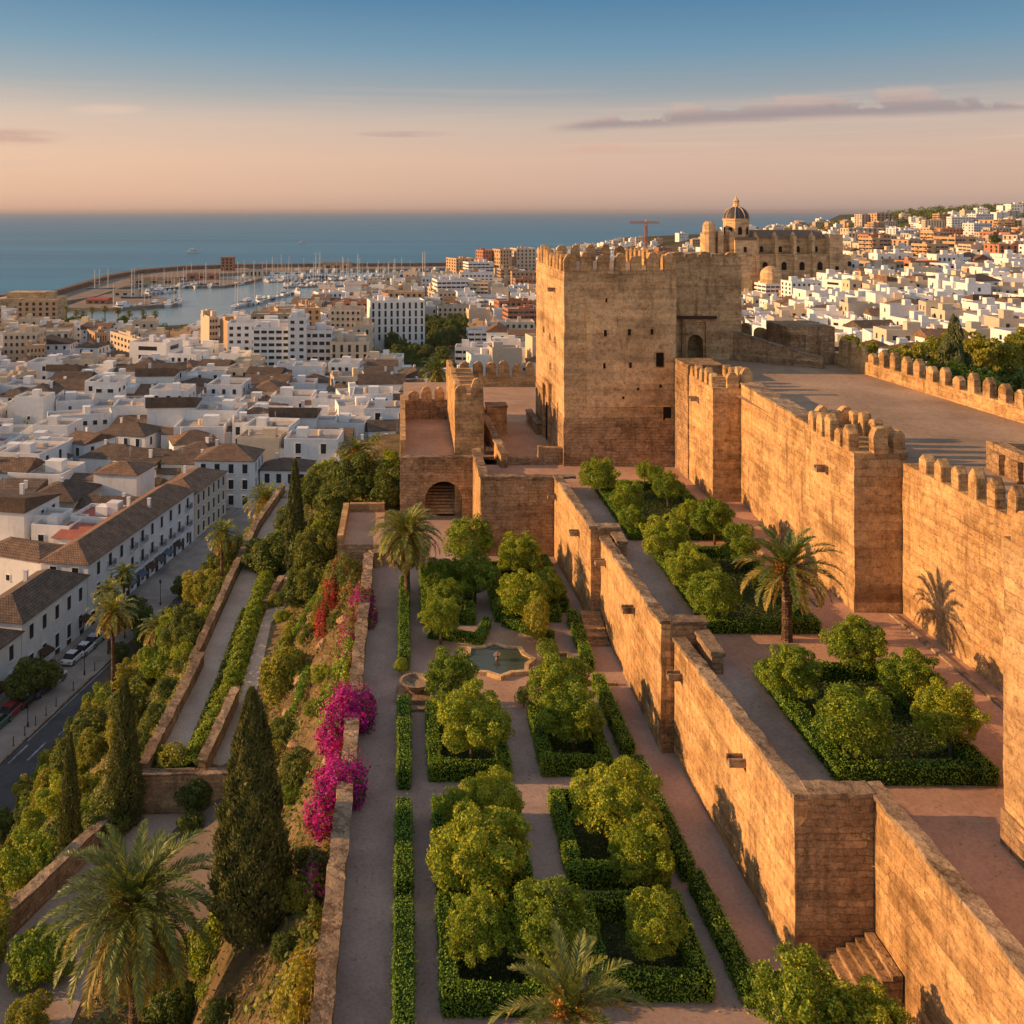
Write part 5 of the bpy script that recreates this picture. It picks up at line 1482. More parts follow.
def bush_px(k, u, v, rp, zg, lb, name=None, group='hillside shrubs', rz=0.0, hc=.55, pool=None):
    pr = (pool or BUSH)[k]
    D = CAMZ - zg; r = 1.0
    for _ in range(8):
        y = F * (D - hc * r) / (v - V0); r = rp * y / F
    b = .62 if pool is None else 1.15
    return pr.place((atY(u, y), y, zg + (hc - b) * r), rz, lb, group, r)
bush_px(1, 290, 678, 32, 48.3, 'big feathery yellow shrub on the slope above the tallest cypress tip', rz=1)
bush_px(0, 261, 557, 20, 46.9, 'large dark round bush at the bend of the sandy walkway')
bush_px(3, 282, 617, 9, 47.2, 'small round topiary shrub beside the hill path', rz=2)
bush_px(1, 277, 602, 10, 47, 'bright low shrub next to the hedge by the hill path', rz=.5)
bush_px(2, 193, 793, 20, 45.4, 'dark round topiary shrub above another in the lower court', rz=.3, hc=.9)
bush_px(2, 191, 826, 15, 45.4, 'smaller dark topiary shrub, lower of the pair in the court', rz=1.3, hc=.6)
bush_px(1, 176, 768, 27, 46, 'yellow green bush growing against the outer walkway wall', rz=2.1)
bush_px(3, 297, 838, 22, 46.5, 'bright yellow green bush beside the tallest cypress', rz=.9)
bush_px(0, 300, 880, 16, 47.5, 'dark shrub between the tallest cypress and the parapet', rz=4)
bush_px(3, 42, 958, 34, 45.4, 'bright green bush on the edge of the lower path left of the date palm', rz=1.7)
bush_px(1, 30, 1016, 22, 45.4, 'low yellowish bush at the bottom of the lower path', rz=2.7)
bush_px(3, 232, 1000, 34, 46.0, 'leafy bush under the tallest cypress beside the date palm trunk', rz=.2)
bush_px(0, 190, 1005, 26, 45.5, 'dark bush under the date palm fronds', rz=3.2)
bush_px(1, 318, 960, 26, 49.5, 'golden brown shrub on the slope under the parapet', rz=5.1)
bush_px(2, 325, 622, 15, 50, 'dark bush among the red bougainvillea', rz=2.2)
bush_px(1, 308, 640, 12, 48.5, 'small yellow bush on the slope below red bougainvillea', rz=3.3)

SLOPE = []
def rock(lbl, x, y, r, seed):
    rr = random.Random(seed)
    bm = bmesh.new(); bmesh.ops.create_icosphere(bm, subdivisions=3, radius=1)
    for v in bm.verts:
        v.co += mnoise.noise_vector(v.co * 1.3 + Vector((seed * 3.1, 0, 0))) * .45 + mnoise.noise_vector(v.co * 4 + Vector((seed, 1, 2))) * .1
        v.co = Vector((v.co.x * r, v.co.y * r * rr.uniform(1.1, 1.5), v.co.z * r * .8))
    me = bpy.data.meshes.new('rock'); bm.to_mesh(me); bm.free(); me.materials.append(M['oldstone'])
    return single('rock', me, lbl, 'rock', (x, y, tz(x, y) + r * .15), seed, 'slope rocks')
_w = random.Random(77)
SREF = [('the upper magenta bougainvillea', 345, 715), ('the lower magenta bougainvillea', 340, 795), ('the tallest cypress', 252, 850), ('the big yellow shrub', 290, 678), ('the red bougainvillea', 328, 600), ('the golden brown shrub', 318, 960), ('the huge date palm', 135, 900), ('the two topiary shrubs', 192, 810), ('the parapet end', 330, 1015)]
_used = set()
for k in range(64):
    if k < 30: x, y, r = -_w.uniform(3.7, 7.6), _w.uniform(27, 58), _w.uniform(.55, 1.05)
    elif k < 46: x, y, r = -_w.uniform(7.5, 12.3), _w.uniform(31, 46.8), _w.uniform(.8, 1.4)
    else: x, y, r = -_w.uniform(4.0, 7.6), _w.uniform(58.5, 80), _w.uniform(.4, .8)
    u_, v_ = proj(x, y, tz(x, y) + r * .6)
    nm = ('dark green shrub', 'golden shrub', 'dark green shrub', 'bright green shrub')[k % 4]
    SLOPE.append((k % 4, x, y, r, nm, u_, v_))
def hill_trees():
    """trees down the outer slope, kept below the road and the walkway as the photograph shows them"""
    r_ = random.Random(21)
    spots = []
    def lim(u):
        if u < 150: return 778 - 0.93 * u
        if u < 200: return 638 - (u - 150) * 1.7
        if u < 275: return 553 - (u - 200) * 0.65
        return 470 - (u - 275) * 0.35
    tries = 0
    regions = [((-46, -16.4), (44, 150), 80, 'slope'), ((-46, -35), (92, 135), 20, 'slope'), ((-44, -17), (140, 206), 30, 'slope'), ((-12, -1), (88, 128), 26, 'gate'), ((-14.2, -1.5), (117, 150), 18, 'gate'), ((-9.0, -5.5), (79, 92), 7, 'gate')]
    for (xr, yr, cnt, kind) in regions:
        got = 0; tries = 0
        while got < cnt and tries < 6000:
            tries += 1
            x = r_.uniform(*xr); y = r_.uniform(*yr)
            if kind == 'slope' and (x < -0.5 * y or (y > 100 and x < facade_x(y) + 17.5)): continue
            z = tz(x, y)
            r = r_.uniform(1.2, 2.3) if kind == 'slope' else r_.uniform(1.3, 2.4)
            if any((x - a) ** 2 + (y - b) ** 2 < (0.62 * (r + c)) ** 2 for a, b, c in spots): continue
            h = r * r_.uniform(1.5, 2.1)
            u, vt = proj(x, y, z + h)
            if vt < lim(u) : continue
            if u < -60: continue
            if kind == 'slope':
                # keep clear of the walkway seen over the wall
                if x + r > -15.8 and z + h > 48.6: continue
            spots.append((x, y, r)); got += 1
            yield x, y, z, r, h, kind
HT = list(hill_trees())
HT.sort(key=lambda q: q[1])
REFS = [('the thin young cypress', 70, 800), ('the slender walkway cypress', 125, 760), ('the tallest street palm', 109, 620), ('the thin golden palm', 222, 570), ('the bushy golden palm', 265, 515), ('the pencil thin cypress', 295, 510), ('the palm with brown skirt', 357, 480), ('the arched gatehouse', 420, 480), ('the road crossing', 30, 770), ('the walkway corner', 165, 790), ('the outer path wall', 190, 690), ('the thin court wall', 405, 430)]
def rel_label(base, u, v, used, refs=REFS):
    d = sorted(refs, key=lambda q: (q[1] - u) ** 2 + (q[2] - v) ** 2)
    for nm, ru, rv in d:
        dx, dy = u - ru, v - rv
        w = ('below' if dy > 0 else 'above') if abs(dy) > abs(dx) * 1.2 else ('right of' if dx > 0 else 'left of')
        far = '' if math.hypot(dx, dy) > 45 else 'just '
        lb = f'{base} {far}{w} {nm}'
        if lb not in used:
            used.add(lb); return lb
    k = 2
    while True:
        nm, ru, rv = d[0]
        lb = f'{base}, {ordinal(k - 1)} one near {nm}'
        if lb not in used:
            used.add(lb); return lb
        k += 1
for k in range(24):
    y = 58.5 + k * 1.9
    x, r = -_w.uniform(16.6, 18.2), _w.uniform(.75, 1.15)
    SLOPE.append((k % 4 if k % 4 != 1 else 0, x, y, r, 'low shrub' if k % 3 else 'deep green low shrub', *proj(x, y, tz(x, y) + r * .6)))
USED = set()
for (k, x, y, r, nm, u_, v_) in SLOPE:
    BUSH[k].place((x, y, tz(x, y) - .12 * r), x * 9, rel_label(nm + ' on the bank', u_, v_, USED, SREF), 'hillside shrubs', r)
for i in range(12):
    x, y = -_w.uniform(3.6, 7.2), _w.uniform(46, 78)
    rock(rel_label('tan rock poking from the bank', *proj(x, y, tz(x, y)), USED, SREF), x, y, _w.uniform(.25, .6), i)
for i, (x, y, z, r, h, kind) in enumerate(HT):
    u, v = proj(x, y, z + h * .6)
    k = (i * 7 + int(x * 3)) % 5
    tone = {0: 'dark green leafy tree', 1: 'golden leafy tree', 2: 'dark green leafy tree', 3: 'deep green leafy tree', 4: 'mid green leafy tree'}[k]
    lb = rel_label(tone + ' on the slope', u, v, USED)
    s = r
    TREE[k].place((x, y, z + h - 2.1 * s), i * 1.3, lb, 'hillside trees', s)
# undergrowth and straw grass over the open slope
def slope_cover():
    n = 150000
    x = rng.uniform(-44, -2.9, n); y = rng.uniform(22, 150, n)
    d = -2.8 - x
    onpath = ((d > 9.6) & (d < 12.9) & (y > 57)) | ((d > 6.6) & (d < 9.0) & (y > 57) & (y < 93)) | ((d > 5.7) & (d < 10.6) & (y > 45) & (y < 57.9))
    onpath |= (y < 57.9) & (x < -12.3) & (x > np.interp(y, [36, 47, 55.2, 57.4], [-22, -19.2, -16.5, -15.4])) & (x < np.interp(y, [36, 47, 55, 57.4], [-14, -14, -13, -12.3]))
    onpath |= (x < facade_x(y) + 17) & (y > 100)
    ok = ~onpath & (rng.random(n) < np.where(d < 6, 1, .7))
    x, y, d = x[ok], y[ok], d[ok]
    z = terrain(x, y)
    P = np.stack([x, y, z + rng.uniform(.03, .35, len(x))], 1)
    patch = np.sin(x * 1.1 + y * .23) + np.sin(y * .55 - x * .7) + .6 * np.sin(y * 1.3 + x * 1.9)
    dry = (d < 5.4) & (patch > -.5) & (rng.random(len(d)) < .9)
    bare = dry & (patch > 1.05)
    V1 = leaves(P[~dry], np.tile([-.5, 0, .8], ((~dry).sum(), 1)), .26, .15, None, .7)
    struct('undergrowth', quad_mesh('undergrowth', V1, 'tree'), 'stuff')
    Pd = P[dry & ~bare]
    Pd = np.repeat(Pd, 3, 0) + rng.normal(0, .2, (len(Pd) * 3, 3)) * np.array([1, 1, .3])
    V2 = leaves(Pd, np.tile([-.7, -.3, .5], (len(Pd), 1)), .34, .05, None, .6)
    struct('dry_grass', quad_mesh('dry_grass', V2, 'drygrass'), 'stuff')
slope_cover()
# ---- trees behind the far rampart
RT = [(905, 352, 22), (925, 372, 26), (950, 345, 20), (942, 378, 24), (985, 342, 24), (1012, 350, 26), (965, 375, 30), (1003, 382, 34), (1030, 380, 34), (890, 372, 14), (975, 392, 22), (918, 388, 18), (868, 352, 10), (852, 345, 8), (1040, 340, 28)]
for i, (u, v, rp) in enumerate(RT):
    y = (104 if v < 356 else 88) + 3 * (i % 3)
    v -= 11; rp *= 1.25
    x = atY(u, y); r = rp * y / F
    zc = CAMZ - (v - V0) * y / F
    zb = zc - 2.1 * r
    o = TREE[(i * 3 + 1) % 5 if v > 350 else 1].place((x, y, zb), i * 1.1, rel_label('broad tree crown behind the far rampart', u, v, USED, [('the ashlar tower', 1010, 520), ('the squat bastion', 812, 340), ('the dark pine', 955, 340), ('the plaza enclosure', 1000, 450), ('the cathedral', 780, 250), ('the row of pointed merlons', 930, 395), ('the far hill', 1000, 230)]), 'rampart trees', r)
rg = np.random.default_rng(77)
dp = thing('pine_tree', 'dark pointed pine standing highest among the trees beyond the far rampart', 'pine tree', (atY(953, 100), 100, tz(54, 100)))
V = crown_quads(rg, 1.0, 16, 9000, .11, .06, lump_r=(.25, .4)); V[:, :, 2] = V[:, :, 2] * 2.6; V[:, :, :2] *= (1.75 - .55 * (V[:, :, 2:3] + 2.6) / 2.6)
hp = 80 - (318 - V0) * .1 - tz(54, 100)
part('crown', quad_mesh('crown', V * 1.25, 'cypress'), dp, loc=(0, 0, hp - 3.2))
part('trunk', trunk_mesh(hp - 3, .28, rg), dp)

def litter():
    n = 2600
    x = np.concatenate([rng.uniform(-2, 11, n), rng.uniform(13.5, 22, n // 2)]); y = np.concatenate([rng.uniform(26, 72, n), rng.uniform(30, 72, n // 2)])
    z = np.concatenate([np.full(n, 55.02), np.full(n // 2, TERRACE + .02)])
    P = np.stack([x, y, z + rng.uniform(0, .015, len(x))], 1)
    struct('fallen_leaves', quad_mesh('fallen_leaves', leaves(P, np.tile([0, 0, 1.0], (len(P), 1)), .085, .055, None, .25), 'drypalm'), 'stuff')
litter()

# ------------------------------------------------------------------ street below the hill
def along(off, ys, z=13.0):
    t = Vector((0.185, 1)).normalized(); n = Vector((t.y, -t.x))
    return [(float(facade_x(y)) + n.x * off, y + n.y * off) for y in ys]
ys = [78, 100, 125, 150, 175, 200, 225, 250]
def lane(name, o0, o1, z, mat):
    a, b = along(o0, ys), along(o1, ys)
    mb = MB()
    for i in range(len(ys) - 1):
        mb.poly([(*a[i], z), (*b[i], z), (*b[i + 1], z), (*a[i + 1], z)])
    return struct(name, mb.mesh(name, mat))
lane('road', 8.9, 15.8, 13.03, 'asphalt')
lane('parking_lane', 1.2, 5.0, 13.035, 'paving')
def slab(name, o0, o1, z0, z1, mat):
    a, b = along(o0, ys), along(o1, ys)
    mb = MB()
    for i in range(len(ys) - 1):
        mb.poly([(*a[i], z1), (*b[i], z1), (*b[i + 1], z1), (*a[i + 1], z1)])
        for q in (a, b):
            mb.poly([(*q[i], z0), (*q[i + 1], z0), (*q[i + 1], z1), (*q[i], z1)])
    return struct(name, mb.mesh(name, mat))
slab('pavement', 5.0, 8.6, 12.9, 13.16, 'paving')
slab('kerb', 8.62, 8.88, 12.9, 13.18, 'coping')
slab('pavement_strip', -0.5, 1.2, 12.9, 13.16, 'paving')
mb = MB()
def stripe(o0, o1, y0, y1):
    a = along(o0, [y0, y1]); b = along(o1, [y0, y1])
    mb.poly([(*a[0], 13.036), (*b[0], 13.036), (*b[1], 13.036), (*a[1], 13.036)])
for k in range(3):
    stripe(9.6 + k * 1.9, 9.85 + k * 1.9, 123.0 + k, 127.2 + k)
for y in range(130, 240, 5):
    stripe(12.25, 12.4, y, y + 2.4)
stripe(9.15, 9.27, 128, 240)
stripe(15.4, 15.52, 128, 240)
struct('road_marking', mb.mesh('marking', 'marking'))

# ------------------------------------------------------------------ buildings
def window_parts(style):
    """pane and surround meshes for one window, centred at the origin, facing -Y"""
    w, h = {'tall': (1.15, 2.1), 'sq': (1.2, 1.3), 'small': (.85, 1.0), 'wide': (1.9, 1.25), 'door': (1.25, 2.3)}[style]
    p = MB(); p.box(-w / 2, w / 2, -.03, .05, -h / 2, h / 2, bottom=True)
    f = MB()
    e = .10
    f.box(-w / 2 - e, -w / 2, -.11, .05, -h / 2, h / 2 + e, bottom=True); f.box(w / 2, w / 2 + e, -.11, .05, -h / 2, h / 2 + e, bottom=True)
    f.box(-w / 2, w / 2, -.11, .05, h / 2, h / 2 + e, bottom=True); f.box(-w / 2 - .18, w / 2 + .18, -.2, .05, -h / 2 - .1, -h / 2, bottom=True)
    f.box(-.03, .03, -.06, .05, -h / 2, h / 2, 1); f.box(-w / 2, w / 2, -.06, .05, .0, .05, 1, bottom=True)
    return p.mesh('window_pane', 'window'), f.mesh('window_frame', ['white', 'shutter'])
WIN = {s: window_parts(s) for s in ('tall', 'sq', 'small', 'wide', 'door')}
def balcony_mesh():
    b = MB(); b.box(-1.0, 1.0, -.75, 0, -.12, 0, bottom=True)
    for k in range(13):
        x = -.98 + k * .163
        b.box(x - .014, x + .014, -.74, -.71, 0, .95, 1)
    for y in (-.74,): b.box(-1, 1, y, y + .04, .93, .98, 1, bottom=True)
    for s in (-1, .96):
        b.box(s, s + .04, -.72, 0, .93, .98, 1, bottom=True)
        for k in range(4): b.box(s, s + .03, -.6 + k * .16, -.57 + k * .16, 0, .95, 1)
    return b.mesh('balcony', ['white', 'iron'])
BALC = balcony_mesh()
def hip_roof(w, d, rise, over=.35, ridge_inset=None, kind='hip'):
    mb = MB()
    W, D = w / 2 + over, d / 2 + over
    zb = -.12
    if kind == 'hip':
        if w >= d:
            r = max(W - D, .15) if ridge_inset is None else W - ridge_inset
            R0, R1 = (-r, 0, rise), (r, 0, rise)
            A, B, C_, D_ = (-W, -D, 0), (W, -D, 0), (W, D, 0), (-W, D, 0)
            mb.poly([A, B, R1, R0]); mb.poly([B, C_, R1]); mb.poly([C_, D_, R0, R1]); mb.poly([D_, A, R0])
        else:
            r = max(D - W, .15)
            R0, R1 = (0, -r, rise), (0, r, rise)
            A, B, C_, D_ = (-W, -D, 0), (W, -D, 0), (W, D, 0), (-W, D, 0)
            mb.poly([A, B, R0]); mb.poly([B, C_, R1, R0]); mb.poly([C_, D_, R1]); mb.poly([D_, A, R0, R1])
    elif kind == 'gable':     # ridge along x
        R0, R1 = (-W, 0, rise), (W, 0, rise)
        A, B, C_, D_ = (-W, -D, 0), (W, -D, 0), (W, D, 0), (-W, D, 0)
        mb.poly([A, B, R1, R0]); mb.poly([C_, D_, R0, R1]); mb.poly([B, C_, R1]); mb.poly([D_, A, R0])
    elif kind == 'shed':
        A, B, C_, D_ = (-W, -D, 0), (W, -D, 0), (W, D, rise), (-W, D, rise)
        mb.poly([A, B, C_, D_]); mb.poly([B, (W, D, 0), C_]); mb.poly([(-W, D, 0), A, D_]); mb.poly([(W, D, 0), (-W, D, 0), D_, C_])
    mb.poly([(-W, -D, 0), (W, -D, 0), (W, -D, zb), (-W, -D, zb)]); mb.poly([(W, -D, 0), (W, D, 0), (W, D, zb), (W, -D, zb)])
    mb.poly([(-W, D, 0), (-W, -D, 0), (-W, -D, zb), (-W, D, zb)]); mb.poly([(W, D, 0), (-W, D, 0), (-W, D, zb), (W, D, zb)])
    mb.poly([(-W, -D, zb), (W, -D, zb), (W, D, zb), (-W, D, zb)])
    return mb
def flat_roof(w, d, ph=.7, hut=None, t=.22):
    """parapet (slot 0) and roof surface (slot 1)"""
    mb = MB()
    W, D = w / 2, d / 2
    mb.box(-W + t, W - t, -D + t, D - t, -.3, .05, 1)
    mb.box(-W, W, -D, -D + t, 0, ph); mb.box(-W, W, D - t, D, 0, ph); mb.box(-W, -W + t, -D + t, D - t, 0, ph); mb.box(W - t, W, -D + t, D - t, 0, ph)
    return mb
def win_grid(span, n):
    return [(-span / 2 + span * (k + .5) / n) for k in range(n)]
def wall_body(w, d, h, below=3.0):
    mb = MB(); mb.box(-w / 2, w / 2, -d / 2, d / 2, -below, h)
    return mb
def add_windows(t, w, d, h, floors, nf, ns, sides, style='tall', z0=0.0, skip=0.0, rnd=None, balc=0.0):
    rnd = rnd or random
    fh = h / floors
    for fl in range(floors):
        zc = z0 + fl * fh + fh * .52
        st = style if isinstance(style, str) else style[min(fl, len(style) - 1)]
        for s in sides:
            n = nf if s in ('f', 'b') else ns
            span = (w if s in ('f', 'b') else d) * .94
            for q in win_grid(span, n):
                if rnd.random() < skip: continue
                if s == 'f': loc, rz = (q, -d / 2, zc), 0
                elif s == 'r': loc, rz = (w / 2, q, zc), math.pi / 2
                elif s == 'l': loc, rz = (-w / 2, q, zc), -math.pi / 2
                else: loc, rz = (q, d / 2, zc), math.pi
                o = part('window', WIN[st][0], t, loc=loc, rz=rz)
                part('frame', WIN[st][1], o)
                if balc and fl > 0 and rnd.random() < balc:
                    zf = zc - {'tall': 1.05, 'sq': .65, 'small': .5, 'wide': .62, 'door': 1.15}[st] - .06
                    part('balcony', BALC, t, loc=(loc[0], loc[1], zf), rz=rz)
def chimney(t, x, y, z, hh=1.1):
    mb = MB(); mb.box(-.3, .3, -.22, .22, -.8, hh); mb.box(-.36, .36, -.28, .28, hh, hh + .12)
    part('chimney', mb.mesh('chimney', 'white'), t, loc=(x, y, z))
OCC = []       # footprints already built on: x, y, radius
def occupied(x, y, r):
    return any((x - a) ** 2 + (y - b) ** 2 < (r + c) ** 2 for a, b, c in OCC)
def house(lbl, x, y, w, d, h, rz, floors, nf, ns, sides, roof='hip', wall='white', rise=1.9, style='tall', zg=None, balc=0.0, skip=0.0, chim=1, roofm=None, name='white_house', cat='house', group=None):
    zg = float(base_h(x, y)) if zg is None else zg
    t = thing(name, lbl, cat, (x, y, zg), rz, group)
    part('wall', wall_body(w, d, h).mesh('wall', wall), t)
    if roof == 'flat':
        part('roof', flat_roof(w, d).mesh('roof', [wall, roofm or 'flatroof']), t, loc=(0, 0, h))
        rr = random.Random(int(x * 10))
        for k in range(rr.randint(1, 2)):
            b = MB(); a = rr.uniform(1.4, 2.4); b.box(-a / 2, a / 2, -a / 2, a / 2, 0, rr.uniform(1.6, 2.4))
            part('roof_hut', b.mesh('hut', wall), t, loc=(rr.uniform(-.25, .25) * w, rr.uniform(-.25, .25) * d, h + .04))
    else:
        rf = part('roof', hip_roof(w, d, rise, kind=roof).mesh('roof', roofm or 'roof'), t, loc=(0, 0, h + .12))
        for k in range(chim):
            chimney(rf, (-.25 + .5 * k) * w, .12 * d, rise * .75)
    add_windows(t, w, d, h, floors, nf, ns, sides, style, rnd=random.Random(int(x * 7 + y)), balc=balc, skip=skip)
    OCC.append((x, y, max(w, d) * .5 if max(w, d) < 1.6 * min(w, d) else min(w, d) * .6))
    if max(w, d) >= 1.6 * min(w, d):
        c, s = math.cos(rz), math.sin(rz)
        ux, uy = (c, s) if w > d else (-s, c)
        L = max(w, d); k = int(L / min(w, d)) + 1
        for i in range(k):
            f = (i + .5) / k - .5
            OCC.append((x + ux * L * f, y + uy * L * f, min(w, d) * .62))
    return t
SA = -math.atan(0.185)       # street direction
def street_house(lbl, y0, y1, depth, h, roof='hip', **kw):
    """a house whose long side lies on the street facade line between y0 and y1"""
    a = Vector((float(facade_x(y0)), y0)); b = Vector((float(facade_x(y1)), y1))
    L = (b - a).length; c = (a + b) / 2
    t = (b - a).normalized(); n = Vector((-t.y, t.x))
    c = c + n * (depth / 2)
    return house(lbl, c.x, c.y, depth, L, h, SA, kw.pop('floors', 3), kw.pop('nf', 2), kw.pop('ns', 6), kw.pop('sides', 'rf'), roof=roof, zg=13.0, **kw)
def awnings(t, w, d, n, seed):
    rr = random.Random(seed)
    for k in range(n):
        q = -d / 2 + d * (k + .5) / n + rr.uniform(-.4, .4)
        o = part('door', WIN['door'][0], t, loc=(w / 2, q, 1.2), rz=math.pi / 2)
        if rr.random() < .6:
            b = MB(); b.poly([(-1.3, 0, 2.9), (1.3, 0, 2.9), (1.3, -1.3, 2.4), (-1.3, -1.3, 2.4)]); b.poly([(-1.3, -1.3, 2.4), (1.3, -1.3, 2.4), (1.3, -1.3, 2.15), (-1.3, -1.3, 2.15)])
            part('awning', b.mesh('awning', rr.choice(['hullblue', 'wood', 'slate', 'cream'])), t, loc=(w / 2 + .03, q, 0), rz=math.pi / 2)
S1 = street_house('long three storey white house with brown hip roof along the street, balconies over parked cars', 160.2, 203, 8.2, 10.3, floors=3, ns=10, nf=2, rise=2.2, balc=.6, skip=.06, chim=2)
S2 = street_house('white street house with ridged brown roof, left of the longest white row', 141.6, 160, 8.6, 8.6, roof='hip', floors=2, ns=5, nf=0, rise=2.3, balc=.4, chim=1)
S3 = street_house('lower white street house at the very edge, nearest the red parked car', 121, 141.4, 8.0, 7.4, roof='hip', floors=2, ns=5, nf=0, rise=2.2, chim=1)
street_house('plain white street house added out of view past the lowest one, shading the road', 99, 120.6, 8.0, 8.0, roof='hip', floors=2, ns=5, nf=0, rise=2.2, chim=1)  # added out of view, to cast shade on the near end of the road
awnings(S1, 8.2, 43.5, 11, 1); awnings(S2, 8.6, 18.7, 5, 2); awnings(S3, 8.0, 20.7, 5, 3)
street_house('cream fronted street house with brown roof at the far end of the white row', 203.3, 221, 9.0, 9.4, floors=3, ns=6, nf=2, rise=1.8, wall='cream', chim=1)
house('big white three storey house with large hip roof facing the castle above the street palms', atY(226, 226), 231, 13.5, 11, 10.6, -.06, 3, 4, 3, 'fr', 'hip', rise=2.6, zg=13)
house('white wing with brown roof joined to the big three storey house near the thin cypress', atY(285, 228), 234, 11.5, 9, 7.4, -.06, 2, 4, 3, 'fr', 'hip', rise=1.8, zg=13)
house('blank white block with one blue grey window rising behind the street row', atY(122, 214), 216, 9.8, 9, 11.2, SA, 1, 1, 1, 'r', 'hip', style='wide', rise=1.7, zg=13, chim=0)
house('white house under a pale red roof terrace behind the longest street house', atY(103, 190), 190, 9, 8, 9.4, SA, 2, 2, 2, 'fr', 'flat', roofm='redroof', zg=13)
house('small white house with dark red lean-to roof between street row and blank block', atY(80, 181), 181, 7, 6, 8.6, SA, 2, 2, 1, 'fr', 'shed', roofm='redroof', rise=.8, zg=13, chim=0)
house('white cube house with dark window pair left of the red roof terrace', atY(57, 184), 186, 7.5, 7.5, 9.0, SA, 2, 2, 2, 'fr', 'flat', zg=13)
house('long plain white gabled wall house behind the street row, almost windowless', atY(25, 176), 176, 14, 8, 7.4, SA - .2, 1, 1, 1, 'f', 'hip', rise=1.4, zg=13, style='small', chim=0)
house('broad white house with low eight sided looking hip roof and paired windows', atY(127, 272), 276, 15, 11.5, 7.2, -.25, 2, 4, 2, 'fr', 'hip', rise=2.4)
house('white house with wide dark hip roof right in front of the broad one', atY(112, 246), 250, 14.5, 10, 6.6, -.2, 2, 2, 2, 'r', 'hip', rise=2.5)
house('white house with orange tinted gable roof beside the wide dark hip roof', atY(85, 258), 261, 8, 11, 8.0, -.5, 2, 2, 2, 'fr', 'gable', rise=1.8)
house('white house with brown roof and three big windows on a pinkish wall', atY(190, 262), 266, 11.5, 10, 6.8, .35, 2, 3, 2, 'fr', 'hip', rise=2.6)
house('pair of stacked white cubes with grouped dark windows, three floors', atY(170, 312), 316, 12, 10, 12.5, -.06, 3, 3, 2, 'fr', 'flat', style='sq')
house('narrow white tower house with dark loggia top left of a long curved row', atY(106, 322), 326, 8, 9, 13.0, -.06, 3, 2, 2, 'fr', 'flat', style='wide')
house('low white curved row with two red shuttered windows', atY(75, 292), 296, 18, 8, 8, .35, 2, 6, 2, 'fr', 'flat', style='sq')
house('plain white cube with blank walls among brown roofs', atY(30, 300), 304, 9, 8, 12, -.1, 1, 1, 1, 'f', 'flat', style='small')
house('long white house with tan roof strip and three small dark windows', atY(255, 308), 312, 19, 9, 7, .12, 2, 5, 2, 'fr', 'hip', rise=1.6)
house('white house with flat brown roof beside the long three window house', atY(232, 352), 356, 13, 10, 9, -.06, 2, 3, 2, 'fr', 'hip', rise=1.6)

# apartment blocks and other tall buildings placed by where their feet stand
def block_mesh(w, d, h, floors, nf, ns, wall, style, roofm='flatroof', rr=None, sides='flr', balc=False):
    rr = rr or random
    mb = MB()
    mb.box(-w / 2, w / 2, -d / 2, d / 2, -4, h, 0)
    fh = h / floors
    ww, wh = {'strip': (.86, .42), 'sq': (.5, .46), 'tall': (.42, .6), 'col': (.34, .8)}[style]
    for s in sides:
        n = nf if s in ('f',) else ns
        span = w if s == 'f' else d
        cell = span / n
        for fl in range(floors):
            z0 = fl * fh + fh * (.5 - wh / 2); z1 = z0 + fh * wh
            for k in range(n):
                c = -span / 2 + cell * (k + .5); a0, a1 = c - cell * ww / 2, c + cell * ww / 2
                if rr.random() < .06: continue
                def bx(lo, hi, zz0, zz1, dep, m):
                    if s == 'f': mb.box(lo, hi, -d / 2 - dep, -d / 2 + .02, zz0, zz1, m, bottom=True)
                    elif s == 'l': mb.box(-w / 2 - dep, -w / 2 + .02, lo, hi, zz0, zz1, m, bottom=True)
                    else: mb.box(w / 2 - .02, w / 2 + dep, lo, hi, zz0, zz1, m, bottom=True)
                bx(a0, a1, z0, z1, .04, 2)
                if balc and k % 2 == 0:
                    bx(c - cell * .47, c + cell * .47, z0 - fh * .22, z0 + fh * .06, 1.1, 0)
    # parapet and roof clutter
    t = .3
    mb.box(-w / 2, w / 2, -d / 2, -d / 2 + t, h, h + .8); mb.box(-w / 2, w / 2, d / 2 - t, d / 2, h, h + .8)
    mb.box(-w / 2, -w / 2 + t, -d / 2 + t, d / 2 - t, h, h + .8); mb.box(w / 2 - t, w / 2, -d / 2 + t, d / 2 - t, h, h + .8)
    mb.box(-w / 2 + t, w / 2 - t, -d / 2 + t, d / 2 - t, h, h + .06, 1)
    for k in range(rr.randint(2, 5)):
        a, b = rr.uniform(1.2, .22 * w), rr.uniform(1.2, 3.5); x, y = rr.uniform(-.36, .36) * w, rr.uniform(-.3, .3) * d
        mb.box(x - a / 2, x + a / 2, y - b / 2, y + b / 2, h, h + rr.uniform(1.2, 3.2), 0)
    return mb
BLK = []
